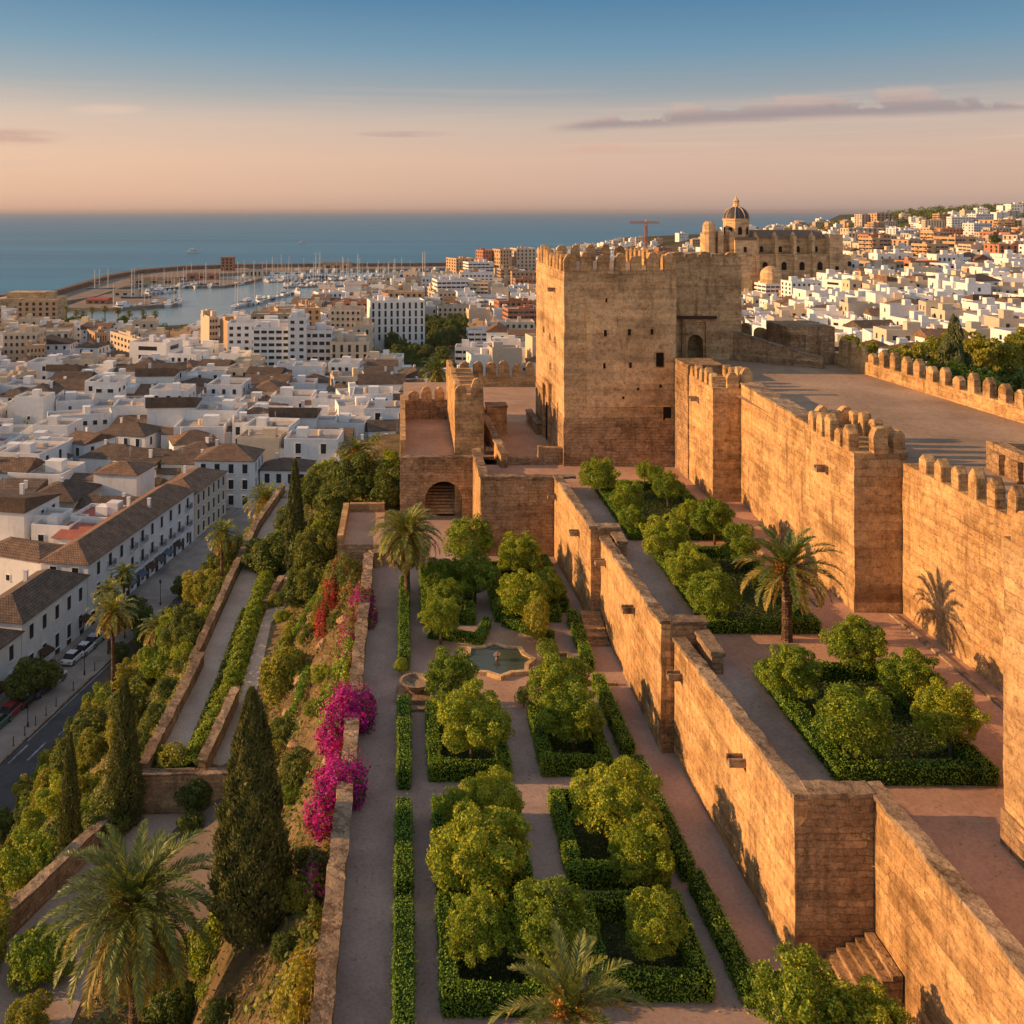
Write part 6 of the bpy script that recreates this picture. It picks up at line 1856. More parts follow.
def block(lbl, u0, u1, vtop, vbase, zg, depth, floors, nf, ns, wall, style='sq', rz=0.0, balc=False, parts=False, name='apartment_block', cat='apartment block', group=None):
    if zg is None:
        y, zg = ground_hit((u0 + u1) / 2, vbase)
    else:
        y = F * (CAMZ - zg) / (vbase - V0)
    xc = (atY(u0, y) + atY(u1, y)) / 2
    W = (u1 - u0) / F * y
    w = max((W - abs(math.sin(rz)) * depth) / max(abs(math.cos(rz)), .3), 4)
    h = (vbase - vtop) / F * y
    yc = y + depth / 2 * math.cos(rz)
    rr = random.Random(int(u0 * 31 + vtop))
    if parts:
        t = thing(name, lbl, cat, (xc, yc, zg), rz, group)
        mbw = wall_body(w, depth, h, 4)
        part('wall', mbw.mesh('wall', wall), t)
        part('roof', flat_roof(w, depth, .8).mesh('roof', [wall, 'flatroof']), t, loc=(0, 0, h))
        for k in range(3):
            b = MB(); a = rr.uniform(2, 4.5); b.box(-a / 2, a / 2, -1.6, 1.6, 0, rr.uniform(2, 3.4))
            part('roof_hut', b.mesh('hut', wall), t, loc=(rr.uniform(-.33, .33) * w, rr.uniform(-.25, .25) * depth, h + .04))
        side = 'r' if xc < 0 else 'l'
        fh = h / floors
        pm = {}
        ww, wh = {'strip': (.80, .46), 'sq': (.5, .46), 'tall': (.42, .6), 'col': (.4, .78)}[style]
        for s in 'f' + side:
            n = nf if s == 'f' else ns
            span = w if s == 'f' else depth
            cell = span / n
            a, b = cell * ww / 2, fh * wh / 2
            q = MB(); q.box(-a, a, -.05, .05, -b, b, bottom=True)
            for i in (-1, 1): q.box(i * a - .06, i * a + .06, -.16, .05, -b, b, 1, bottom=True)
            q.box(-a - .1, a + .1, -.22, .05, -b - .12, -b, 1, bottom=True)
            me = q.mesh('window', ['window', wall])
            bm_ = MB(); bm_.box(-a * 1.12, a * 1.12, -1.15, 0, -b - .25, -b + .75, bottom=True)
            bme = bm_.mesh('balcony', wall)
            for fl in range(floors):
                for k in range(n):
                    c = -span / 2 + cell * (k + .5); zc = fl * fh + fh * .52
                    loc, rzz = ((c, -depth / 2, zc), 0) if s == 'f' else (((w / 2, c, zc), math.pi / 2) if s == 'r' else ((-w / 2, c, zc), -math.pi / 2))
                    if fl == 0 and k % 3 == 1: continue
                    part('window', me, t, loc=loc, rz=rzz)
                    if balc and fl and k % 2 == 0:
                        part('balcony', bme, t, loc=loc, rz=rzz)
    else:
        mb = block_mesh(w, depth, h, floors, nf, ns, wall, style, rr=rr, balc=balc, sides='fl' if xc > 0 else 'flr')
        t = single(name, mb.mesh(name, [wall, 'flatroof', 'window']), lbl, cat, (xc, yc, zg), rz, group)
    OCC.append((xc, yc, max(w, depth) * .55))
    BLK.append((xc, yc, zg + h))
    return t
block('tall white apartment block with stacked dark balconies', 253, 290, 329, 380, 9.5, 14, 8, 5, 3, 'white', 'strip', parts=True)
block('slim taller white stair tower of the white apartment block', 288, 306, 319, 381, 9.5, 15, 9, 2, 3, 'white', 'sq', parts=True)
block('tan apartment block with sunlit left side, between white houses and the white block', 214, 253, 324, 366, 9, 20, 7, 5, 4, 'tan', 'tall', rz=.5, parts=True)
block('pale sunlit apartment block with balcony columns, left end of the tan block', 196, 216, 318, 362, 9, 16, 7, 3, 4, 'cream', 'strip', rz=.45, parts=True)
block('grey tan apartment block with a regular window grid near the harbour houses', 330, 364, 310, 353, 9, 16, 7, 6, 3, 'cream', 'sq', rz=-.1, parts=True)
block('white slab building with tall dark window columns beside the park', 366, 425, 302, 349, 9, 15, 6, 9, 3, 'white', 'col', rz=.15, parts=True)
block('cream building with four tall dark windows standing before the park trees', 330, 369, 344, 381, 10, 12, 4, 5, 3, 'cream', 'col', parts=True)
block('white terraced building with stepped balconies left of the cream building', 298, 332, 332, 378, 10, 14, 6, 5, 3, 'white', 'strip', parts=True)
block('white low hall under the tan roof right below the cream building', 327, 368, 379, 402, 10.5, 13, 3, 5, 3, 'cream', 'sq', rz=.2)
block('sunlit orange toned block by the yacht basin', 296, 318, 306, 322, 7, 18, 3, 4, 3, 'tan', 'sq', rz=.3)
block('long low orange toned quayside building', 310, 346, 294, 308, 6, 22, 3, 7, 4, 'terracotta', 'sq', rz=.3)
block('white stepped apartment building near the sea end of the harbour', 433, 475, 281, 306, 8, 26, 6, 8, 5, 'white', 'strip', rz=.12)
block('dark balconied apartment building right of the white stepped one', 462, 494, 283, 306, 8, 24, 6, 7, 4, 'cream', 'strip', rz=-.2)
block('sunlit cream high block on the shore, leftmost of the shore towers', 447, 474, 259, 283, 8, 26, 8, 6, 4, 'tan', 'tall', rz=.35)
block('shore tower with white balconies in front of the tan towers', 464, 494, 263, 287, 8, 20, 8, 6, 4, 'white', 'strip', rz=.2)
block('tall terracotta shore tower behind the balconied one', 477, 494, 251, 282, 8, 20, 9, 4, 4, 'terracotta', 'tall', rz=.3)
block('tan shore tower close to the keep, with sunlit side', 494, 512, 250, 283, 8, 20, 9, 4, 4, 'tan', 'tall', rz=.3)
block('dark cream shore tower touching the keep outline', 512, 536, 249, 282, 8, 22, 9, 5, 4, 'cream', 'tall', rz=.2)
block('small white balcony block below the shore towers', 506, 526, 271, 287, 8, 16, 5, 5, 3, 'white', 'tall', rz=.2)
block('terracotta office block with white window bands left of the keep', 505, 540, 310, 334, 10, 16, 5, 6, 3, 'terracotta', 'strip', rz=.1)
block('low white flat building with round roof left of the terracotta office block', 468, 508, 332, 347, 10, 14, 3, 6, 3, 'white', 'strip')
block('white modern house row between park and keep', 455, 503, 349, 362, 10, 12, 2, 6, 3, 'white', 'strip', rz=-.1)
block('white boxy building left of the court wall, above the gatehouse trees', 333, 372, 398, 421, 12, 14, 3, 5, 3, 'white', 'sq', rz=.2)
block('old grey white apartment block by the picture edge with dark bays', 0, 36, 334, 377, 9, 16, 6, 6, 3, 'cream', 'sq', rz=.1, parts=True)
block('cream apartment block with sunlit flank in the shaded old quarter', 16, 44, 347, 381, 9, 14, 5, 5, 3, 'tan', 'sq', rz=.35)
block('white office building with blank wall facing the castle', 128, 176, 344, 379, 9, 15, 4, 1, 1, 'white', 'sq', rz=-.25)
block('long sunlit building with a row of arched looking windows on its flank', 104, 132, 341, 366, 8.5, 40, 4, 6, 8, 'cream', 'sq', rz=.6)
block('white cornered building with pale brown roof and one blank wall', 40, 82, 362, 388, 9.5, 13, 3, 1, 3, 'white', 'sq', rz=.3)
block('grey loggia building with two rows of dark arches', 80, 124, 364, 386, 9.5, 14, 2, 7, 3, 'cream', 'sq', rz=-.15)
block('plain cream block standing alone with a blank side at the edge', 0, 26, 377, 406, 10, 12, 4, 2, 2, 'cream', 'strip', rz=-.3)
block('sandy coloured office cube in front of the sea fort', 38, 64, 328, 350, 8, 16, 3, 3, 3, 'tan', 'sq', rz=-.1)
block('low orange sunlit warehouse before the park palms', 77, 106, 334, 352, 8, 20, 2, 5, 3, 'tan', 'tall', rz=.5)
# right hand town
block('white five storey block with balcony bays below the cathedral', 762, 790, 285, 305, None, 16, 5, 5, 3, 'white', 'strip', rz=.12)
block('long white block with dark window bands below the cathedral nave', 790, 832, 283, 304, None, 14, 5, 8, 3, 'white', 'tall', rz=.05)
block('white windowless cube right of the long banded block', 832, 866, 282, 303, None, 16, 4, 1, 1, 'white', 'sq', rz=.35)
block('sunlit tan hall with arched gable behind white roofs', 870, 906, 263, 282, None, 22, 3, 5, 3, 'tan', 'sq', rz=.35)
block('domed terracotta hall beside the sunlit tan hall', 902, 942, 262, 281, None, 22, 3, 5, 3, 'terracotta', 'sq', rz=.2)
block('big cream apartment slab with six window columns above white houses', 903, 944, 241, 264, None, 20, 8, 7, 3, 'tan', 'col', rz=.15)
block('white two part block with bright sunlit flank right of the domed hall', 940, 988, 265, 284, None, 18, 5, 7, 4, 'white', 'tall', rz=.4)
block('broad tan apartment slab high on the far hill', 988, 1024, 221, 236, None, 24, 5, 7, 3, 'tan', 'col', rz=.2)
block('large grey apartment slab below the far hill', 972, 1012, 246, 272, None, 20, 8, 7, 3, 'cream', 'strip', rz=-.1)
block('brown apartment slab at the edge right of the large grey one', 1000, 1034, 246, 275, None, 22, 8, 5, 3, 'terracotta', 'col', rz=-.1)
block('pair of cream towers on the ridge above the cathedral roof', 858, 872, 215, 229, None, 16, 6, 3, 3, 'cream', 'tall', rz=.3)
block('cream ridge tower with flat roof right of the tower pair', 872, 894, 214, 226, None, 18, 5, 4, 3, 'tan', 'tall', rz=.3)
block('tall white tower standing out in the far town', 890, 899, 229, 246, None, 12, 8, 2, 3, 'white', 'tall', rz=.5)
block('long cream terrace of flats left of the tall white tower', 846, 888, 229, 244, None, 18, 6, 8, 3, 'cream', 'col', rz=.1)
block('tan stepped flats climbing right of the cream slab', 945, 978, 238, 262, None, 22, 5, 6, 3, 'tan', 'strip', rz=.3)
block('white arcaded building with square brown tower above the rampart trees', 938, 966, 306, 328, None, 12, 3, 4, 2, 'cream', 'tall', rz=-.2)
block('bluish white block with two rows of dark windows behind the far rampart', 866, 903, 328, 345, None, 14, 3, 7, 3, 'white', 'sq', rz=.1)
block('white house block with gable next to the bluish white block', 845, 868, 324, 342, None, 14, 3, 3, 3, 'white', 'sq', rz=.45)
block('long white house block right of the bluish white block', 903, 932, 326, 342, None, 13, 3, 6, 3, 'white', 'strip', rz=-.05)
# fort by the sea
OCC.append((atY(26, 700), 712, 34))
fort = thing('sea_fort', 'old tan stone fort with square corner turrets on the shore', 'fort', (atY(26, 700), 712, 5))
part('masonry', rough(-23, 20, -10, 14, -3, 13.5, 4, .12).mesh('m', 'cathedral'), fort)
part('corner_turret', rough(14, 19.6, -11, -5, -3, 18.5, 3, .2).mesh('m', 'cathedral'), fort)
part('upper_block', rough(-16, 10, -6, 10, 13.4, 17.5, 3, .2).mesh('m', 'cathedral'), fort)
for k in range(4):
    w_ = MB(); w_.prism(arch_pts(2.2, 2.6), -.25, .1, 0, 'y')
    part('window', w_.mesh('w', 'dark'), fort, loc=(-17 + k * 9, -10, 4.2))

# ---- fill: the white old town
def fill_proto(seed):
    rr = random.Random(seed)
    w, d = rr.uniform(8, 12.5), rr.uniform(7.5, 10.5)
    h = rr.choice([5.8, 6.4, 7.2, 8.4, 9.2])
    fl = 2 if h < 8 else 3
    kind = ('hip', 'gable', 'flat', 'hip', 'flat', 'shed', 'hip', 'flat')[seed % 8]
    wall = ('white', 'white', 'white', 'white', 'cream', 'white', 'white', 'white', 'white', 'white')[seed % 10]
    return rr, w, d, h, fl, kind, wall, rr.uniform(1.3, 2.3), rr.randint(2, 4), rr.randint(1, 3)
def fill_near(seed):
    rr, w, d, h, fl, kind, wall, rise, nf, ns = fill_proto(seed)
    def make():
        t = thing('town_house', 'x', 'house')
        part('wall', wall_body(w, d, h).mesh('wall', wall), t)
        if kind == 'flat':
            part('roof', flat_roof(w, d).mesh('roof', [wall, 'flatroof']), t, loc=(0, 0, h))
            b = MB(); a = rr.uniform(1.8, 3.2); b.box(-a / 2, a / 2, -1.2, 1.2, 0, 2.1)
            part('roof_hut', b.mesh('hut', wall), t, loc=(rr.uniform(-.25, .25) * w, rr.uniform(-.2, .2) * d, h + .04))
        else:
            rf = part('roof', hip_roof(w, d, rise, kind=kind, over=.3).mesh('roof', 'roof'), t, loc=(0, 0, h + .1))
            chimney(rf, rr.uniform(-.3, .3) * w, 0, rise * .7)
        ae = MB(); ae.box(-.03, .03, -.03, .03, 0, 2.4)
        for z_ in (1.7, 2.0, 2.3): ae.box(-.5, .5, -.015, .015, z_, z_ + .03, bottom=True)
        part('aerial', ae.mesh('aerial', 'mast'), t, loc=(rr.uniform(-.35, .35) * w, rr.uniform(-.3, .3) * d, h + (.05 if kind == 'flat' else rise * .3)))
        if kind == 'flat':
            for _ in range(rr.randint(1, 3)):
                tk = MB()
                if rr.random() < .5: tk.lathe([(.55, 0), (.6, .1), (.6, 1.1), (.1, 1.3)], 10)
                else: tk.box(-.5, .5, -.35, .35, 0, .8)
                part('water_tank', tk.mesh('tank', rr.choice(['rim', 'cream', 'flatroof'])), t, loc=(rr.uniform(-.36, .36) * w, rr.uniform(-.36, .36) * d, h + .05))
        for s_ in ((-1, 1) if rr.random() < .55 else (rr.choice([-1, 1]),)):
            aw, ad, ah = rr.uniform(3, 5), rr.uniform(3.5, 6), h * rr.uniform(.5, .85)
            ax_ = part('annex', wall_body(aw, ad, ah).mesh('annex', wall), t, loc=(s_ * (w / 2 + aw / 2 - .3), rr.uniform(-.15, .15) * d, 0))
            if rr.random() < .5:
                part('annex_roof', flat_roof(aw, ad, .5).mesh('roof', [wall, 'redroof' if rr.random() < .25 else 'flatroof']), ax_, loc=(0, 0, ah))
            else:
                part('annex_roof', hip_roof(aw, ad, 1.0, kind='gable', over=.2).mesh('roof', 'roof'), ax_, loc=(0, 0, ah + .1))
        add_windows(t, w, d, h, fl, nf, ns, 'frl', rr.choice(['sq', 'small', 'tall']), rnd=rr, skip=.2)
        return t
    return Proto(make)
def fill_far(seed):
    rr, w, d, h, fl, kind, wall, rise, nf, ns = fill_proto(seed)
    mb = wall_body(w, d, h)
    if rr.random() < .7:
        aw, ad, ah = rr.uniform(3, 5), rr.uniform(4, 7), h * rr.uniform(.5, .85); s_ = rr.choice([-1, 1]); o_ = rr.uniform(-.15, .15) * d
        x_ = s_ * (w / 2 + aw / 2 - .3)
        mb.box(x_ - aw / 2, x_ + aw / 2, o_ - ad / 2, o_ + ad / 2, -3, ah)
        for q in win_grid(aw, 2): mb.box(x_ + q - .4, x_ + q + .4, o_ - ad / 2 - .04, o_ - ad / 2 + .05, ah * .5, ah * .5 + 1.1, 2, bottom=True)
    fh = h / fl
    for f_ in range(fl):
        z = f_ * fh + fh * .35
        for q in win_grid(w * .9, nf):
            if rr.random() < .15: continue
            mb.box(q - .5, q + .5, -d / 2 - .04, -d / 2 + .05, z, z + 1.3, 2, bottom=True)
        for q in win_grid(d * .9, ns):
            for s in (-1, 1):
                mb.box(s * w / 2 - .045, s * w / 2 + .045, q - .45, q + .45, z, z + 1.3, 2, bottom=True)
    if kind == 'flat':
        mb.add(flat_roof(w, d), Matrix.Translation((0, 0, h)))
        for k in range(len(mb.m)):
            pass
        a = rr.uniform(1.8, 3.4); x, y = rr.uniform(-.25, .25) * w, rr.uniform(-.2, .2) * d
        mb.box(x - a / 2, x + a / 2, y - 1.2, y + 1.2, h, h + 2.3)
        mats = [wall, 'flatroof', 'window']
    else:
        mb.add(hip_roof(w, d, rise, kind=kind, over=.3), Matrix.Translation((0, 0, h + .1)), 1)
        mb.box(w * .2, w * .2 + .7, -.3, .3, h, h + rise + .6)
        mats = [wall, 'roof', 'window']
    return mb, mats, kind, wall, fl
NV = 20
FLATK = [i for i in range(NV) if (200 + i) % 8 in (2, 4, 7)]
NEAR = [fill_near(200 + i) for i in range(NV)]
FAR = [fill_far(200 + i) for i in range(NV)]
FARM = [mb.mesh('town_house', mats) for mb, mats, *_ in FAR]
PARKS = [(atY(430, 470), 470, 38), (atY(415, 540), 540, 34), (atY(440, 400), 395, 20), (atY(105, 610), 620, 40), (atY(75, 640), 640, 30), (atY(140, 640), 650, 36), (atY(440, 520), 560, 25), (50, 105, 60), (90, 120, 50)]
def skyline(u):
    return np.interp(u, [440, 536, 600, 700, 760, 845, 862, 1024, 1300], [251, 246, 240, 232, 223, 219, 214, 203, 196])
def visible(x, y, z, h):
    u, v = proj(x, y, z + h)
    if y > 900 and u > 440 and v - (4000 / y if h < 9 else 0) < skyline(u): return False
    if 375 < u < 476 and 310 < v < 360: return False
    if 50 < u < 445 and v < np.interp(u, [50, 190, 270, 330, 440], [320, 331, 309, 291, 279]): return False
    vb = proj(x, y, z)[1]
    if u < -25 or u > 1050: return False
    if 536 < u < 742 and v > 250: return False
    if u >= 742 and u < 846 and y > 640 and v > 225: return False
    if 700 < u < 852 and 400 < y < 600 and v < 273: return False
    if u >= 742 and v > 372: return False
    if 450 < u <= 536 and v > 384: return False
    if 400 < u <= 450 and v > 400: return False
    if u <= 400 and y < 160: return False
    return True
HIDDEN = []
def near_frame(x, y, z):
    """houses a step to the side would bring into view from behind the castle"""
    if y > 900 and proj(x, y, z + 12)[1] < skyline(proj(x, y, z)[0]): return False
    u, v = proj(x, y, z + 8)
    if 375 < u < 476 and 310 < v < 360: return False
    if 50 < u < 445 and v < np.interp(u, [50, 190, 270, 330, 440], [320, 331, 309, 291, 279]): return False
    if 440 <= u < 540 and v < 251: return False
    if 700 < u < 852 and 400 < y < 640 and v < 273: return False
    return -160 < u < 1330 and y > 195 and (y < 1100 or u > 400)
def fill():
    r_ = random.Random(5)
    cand = []
    ca, sa = math.cos(SA), math.sin(SA)
    # old town: tight rows; farther out a looser grid
    for (q0, q1, p0, p1, sp, sq, jit) in ((150, 420, -260, 90, 13.2, 12.2, .16), (420, 760, -420, 170, 13.5, 13.5, .2), (190, 520, 90, 500, 12.2, 12.0, .25), (520, 980, 170, 900, 15, 15, .3), (760, 1500, -90, 170, 18, 18, .3), (980, 1600, 170, 1450, 20, 20, .4), (1600, 2700, 150, 1900, 28, 28, .5)):
        nq = int((q1 - q0) / sq); npp = int((p1 - p0) / sp)
        for i in range(nq):
            for j in range(npp):
                q = q0 + (i + .5) * sq + r_.uniform(-jit, jit) * sq; p = p0 + (j + .5) * sp + r_.uniform(-jit, jit) * sp
                x, y = p * ca - q * sa * -1 * .0 + 0.185 * (q - 159) * (1 if q0 < 430 and p1 <= 90 else 0), q
                if q0 == 150: x = -60 + 0.185 * (min(q, 330) - 159) + (p - 30)
                yield x, y, r_
def place_fill():
    C = []
    for x, y, r_ in fill():
        if y > yshore(x) - (75 if x < -60 else 30): continue
        if y < 245 and x > facade_x(y) - 13: continue
        dl = max(-2.8 - x, 0)
        if x > -46 and y < 225: continue
        if -46 <= x < 40 and y < 190: continue
        if x >= 40 and y < 190 + .4 * max(0, 110 - x): continue
        if any((x - a) ** 2 + (y - b) ** 2 < c * c for a, b, c in PARKS): continue
        if occupied(x, y, 5.2): continue
        if x < -150 and y > 655: continue
        z = tz(x, y)
        hid = not visible(x, y, z, 8)
        if hid and not near_frame(x, y, z): continue
        wood = float(sstep(900, 1100, y)) * float(sstep(250, 500, x))
        if wood > .5 and r_.random() < .8: continue
        rz = (SA * .8 if y < 260 and x < -40 else -.03) + r_.choice([0, 0, math.pi / 2, math.pi]) * 1.0 + r_.gauss(0, .11)
        sc = r_.uniform(.88, 1.2) * (1.12 if y < 420 else 1.12 if y < 900 else 1.35)
        k = r_.randrange(NV)
        if r_.random() < (.62 if (x > 40 and y > 240) or y > 420 else .22):
            k = r_.choice(FLATK)
        (HIDDEN if hid else C).append((x, y, z, rz, sc, k))
    C.sort(key=lambda c: c[1])
    return C
def midtown():
    r_ = random.Random(44)
    proto = []
    for k in range(10):
        w, d = r_.uniform(15, 27), r_.uniform(12, 16); fl = r_.choice([4, 5, 5, 6, 7])
        wall = ('white', 'cream', 'tan', 'cream', 'white', 'tan', 'cream', 'white', 'terracotta', 'cream')[k]
        st = ('strip', 'sq', 'tall', 'col', 'sq', 'strip', 'tall', 'tall', 'sq', 'strip')[k]
        mb = block_mesh(w, d, fl * 3.0, fl, int(w / 3.2), int(d / 3.6), wall, st, rr=r_, balc=st == 'strip')
        proto.append((mb.mesh('apartment_block', [wall, 'flatroof', 'window']), wall, fl, w))
    got = []
    for (x0, x1, y0, y1, sp) in ((-230, 250, 440, 1060, 31), (250, 900, 640, 1500, 46), (60, 330, 1060, 1500, 40)):
        for i in range(int((x1 - x0) / sp)):
            for j in range(int((y1 - y0) / sp)):
                x = x0 + (i + .5) * sp + r_.uniform(-.3, .3) * sp; y = y0 + (j + .5) * sp + r_.uniform(-.3, .3) * sp
                if r_.random() < .28 or y > yshore(x) - 45: continue
                if x < -150 and y > 640: continue
                if any((x - a) ** 2 + (y - b) ** 2 < (c + 6) ** 2 for a, b, c in PARKS) or occupied(x, y, 10): continue
                me, wall, fl, w = proto[r_.randrange(10)]
                z = tz(x, y); h = fl * 3.0
                if not visible(x, y, z, h): continue
                u, v = proj(x, y, z + h)
                if 440 <= u < 536 and v < 251: continue
                if u > 742 and (v < 214 or 735 < u < 856): continue
                got.append((x, y, z, r_.choice([.0, math.pi / 2]) * 0 + r_.gauss(.08, .22), me, wall, fl, u, v))
                OCC.append((x, y, w * .5))
    return got
FILL = None
MID = midtown()
FILL = place_fill()
TREFS = [('the harbour basin', 230, 300), ('the tall white apartment block', 278, 350), ('the sea fort', 25, 315), ('the tan apartment block', 235, 345), ('the white slab beside the park', 395, 325), ('the park', 430, 345), ('the cream building with tall windows', 350, 362), ('the broad hip roofed house', 127, 436), ('the long street row', 140, 525), ('the big three storey house', 226, 480), ('the stacked white cubes', 170, 415), ('the low curved row', 75, 425), ('the blank office building', 150, 362), ('the gatehouse trees', 365, 430), ('the shore towers', 490, 268), ('the terracotta office block', 522, 322), ('the cathedral nave', 800, 262), ('the cream apartment slab', 922, 252), ('the bluish white block', 885, 337), ('the domed hall', 922, 272), ('the rampart trees', 960, 355), ('the squat bastion', 812, 338), ('the keep gate tower', 742, 320), ('the loggia building', 100, 375), ('the cornered white building', 60, 375), ('the plain cream block', 12, 390), ('the long banded block', 810, 293), ('the white two part block', 964, 275), ('the long three window house', 255, 400), ('the wide dark hip roof', 112, 455)]
COLN = {'white': 'white', 'cream': 'cream', 'tan': 'tan'}
RN = {'hip': 'brown hip roof', 'gable': 'brown gable roof', 'flat': 'flat roof', 'shed': 'brown sloping roof'}
def town():
    names = {}
    rows = []
    for i, (x, y, z, rz, sc, k) in enumerate(FILL[:290]):
        mb, mats, kind, wall, fl = FAR[k]
        u, v = proj(x, y, z + 5)
        d = min(TREFS, key=lambda q: (q[1] - u) ** 2 + (q[2] - v) ** 2)
        dx, dy = u - d[1], v - d[2]
        w = ('below' if dy > 0 else 'above') if abs(dy) * 1.6 > abs(dx) else ('right of' if dx > 0 else 'left of')
        st = {2: 'two storey', 3: 'three storey'}[fl]
        base = f'{st} {COLN[wall]} house with {RN[kind]}'
        rows.append([base, w, d[0], u, i])
    gr = {}
    for r in rows: gr.setdefault((r[0], r[1], r[2]), []).append(r)
    lab = {}
    for (b, w, ref), rs in gr.items():
        rs.sort(key=lambda r: r[3])
        for n, r in enumerate(rs):
            if len(rs) == 1: lab[r[4]] = f'{b} {w} {ref}'
            elif n == 0: lab[r[4]] = f'{b} {w} {ref}, leftmost such'
            elif n == len(rs) - 1: lab[r[4]] = f'{b} {w} {ref}, rightmost such'
            else: lab[r[4]] = f'{b} {w} {ref}, {ordinal(n)} from left'
    for k_ in lab:
        for a_, b_ in ((' storey', '-storey'), ('the tall white apartment block', 'the tall white block'), ('the cream building with tall windows', 'the cream tall-windowed building'), ('the white slab beside the park', 'the park-side white slab'), ('the long three window house', 'the three-window house'), ('the big three-storey house', 'the big three-storey house')):
            lab[k_] = lab[k_].replace(a_, b_)
    for i, (x, y, z, rz, sc, k) in enumerate(FILL[:290]):
        rz2 = rz
        if y < 330 and x < 40:
            NEAR[k].place((x, y, z), rz2, lab[i], 'white town houses', sc)
        else:
            single('town_house', FARM[k], lab[i], 'house', (x, y, z), rz2, 'white town houses', (sc, sc, sc))
    # everything smaller and farther: one mass per wall and roof kind in one object
    rest = FILL[290:] + HIDDEN
    V, Fc, Mi = [], [], []
    allm = ['white', 'cream', 'tan', 'flatroof', 'roof', 'window']
    n = 0
    for (x, y, z, rz, sc, k) in rest:
        mb, mats, *_ = FAR[k]
        A = np.array(mb.v) * sc
        c, s = math.cos(rz), math.sin(rz)
        q_ = random.Random(int(x * 13 + y * 7)).random()
        hs = (1.0 + (1.3 * q_ ** 2 if x < 260 else .2)) if y > 430 else 1.0
        if (y > 430 and x / y < -.06) or (y < 620 and x / y > .28): hs = 1.0
        hs = min(hs, 1.35)
        if x / y > .45 and y > 900: hs = .85
        if y > 900 and x / y < .45: hs = .8 + .5 * q_
        A = np.stack([A[:, 0] * c - A[:, 1] * s + x, A[:, 0] * s + A[:, 1] * c + y, A[:, 2] * hs + z], 1)
        V.append(A)
        mp = [allm.index(m) for m in mats]
        if (y > 760 or (x > 200 and y > 560)) and mats[0] == 'white' and (k % 3): mp[0] = 1 + k % 2
        if 430 < y <= 760 and x < 260 and mats[0] == 'white' and q_ < .3: mp[0] = 1 + int(q_ * 100) % 2
        if y > 760 and len(mats) > 1 and mats[1] == 'roof' and (k % 4): mp[1] = 3
        Fc += [tuple(n + i for i in f) for f in mb.f]; Mi += [mp[m] for m in mb.m]
        n += len(A)
    if V:
        me = bpy.data.meshes.new('distant_town')
        me.from_pydata(np.concatenate(V).tolist(), [], Fc)
        for m in allm: me.materials.append(M[m])
        me.polygons.foreach_set('material_index', Mi)
        struct('distant_town', me, 'stuff')
    print('fill houses', len(FILL))
town()
_mu = set()
for (x, y, z, rz, me, wall, fl, u, v) in MID:
    single('apartment_block', me, rel_label({'terracotta': 'terracotta'}.get(wall, wall) + ' ' + {4: 'four', 5: 'five', 6: 'six', 7: 'seven'}[fl] + '-storey flats', u, v + 6, _mu, TREFS), 'apartment block', (x, y, z), rz, 'mid-rise flats')
def greenery():
    """far woods on the ridge and the small green of yards and roof terraces, too many to count"""
    n = 5200
    x = rng.uniform(380, 1700, n); y = rng.uniform(850, 2300, n)
    ok = (x / y < .68) & (x / y > .34) & (y < yshore(x) - 40)
    x, y = x[ok], y[ok]
    ok = rng.random(len(x)) < np.clip(sstep(900, 1150, y) * sstep(300, 600, x) + .25, 0, 1)
    x, y = x[ok], y[ok]
    r = rng.uniform(2.5, 5.5, len(x))
    k = 26
    C = np.repeat(np.stack([x, y, terrain(x, y) + r * .7], 1), k, 0); rr = np.repeat(r, k)
    d = unit(rng.normal(0, 1, C.shape))
    struct('far_woodland', quad_mesh('far_woodland', leaves(C + d * rr[:, None] * np.array([1, 1, .8]), d, 2.4, 1.6, None, .5), 'tree'), 'stuff')
    n = 2600
    x = rng.uniform(-330, 520, n); y = rng.uniform(175, 760, n)
    ok = (x / y > -.45) & (x / y < .65) & (y < yshore(x) - 20) & ~((y < 245) & (x > facade_x(y) - 9)) & ~((x > -46) & (x < 110) & (y < 215))
    ok &= np.array([not occupied(a, b, .5) for a, b in zip(x, y)])
    x, y = x[ok], y[ok]
    r = rng.uniform(.9, 2.2, len(x)); k = 60
    C = np.repeat(np.stack([x, y, terrain(x, y) + rng.uniform(1.0, 4.5, len(x))], 1), k, 0); rr = np.repeat(r, k)
    d = unit(rng.normal(0, 1, C.shape))
    struct('yard_foliage', quad_mesh('yard_foliage', leaves(C + d * rr[:, None], d, .8, .5, None, .5), 'tree'), 'stuff')
greenery()

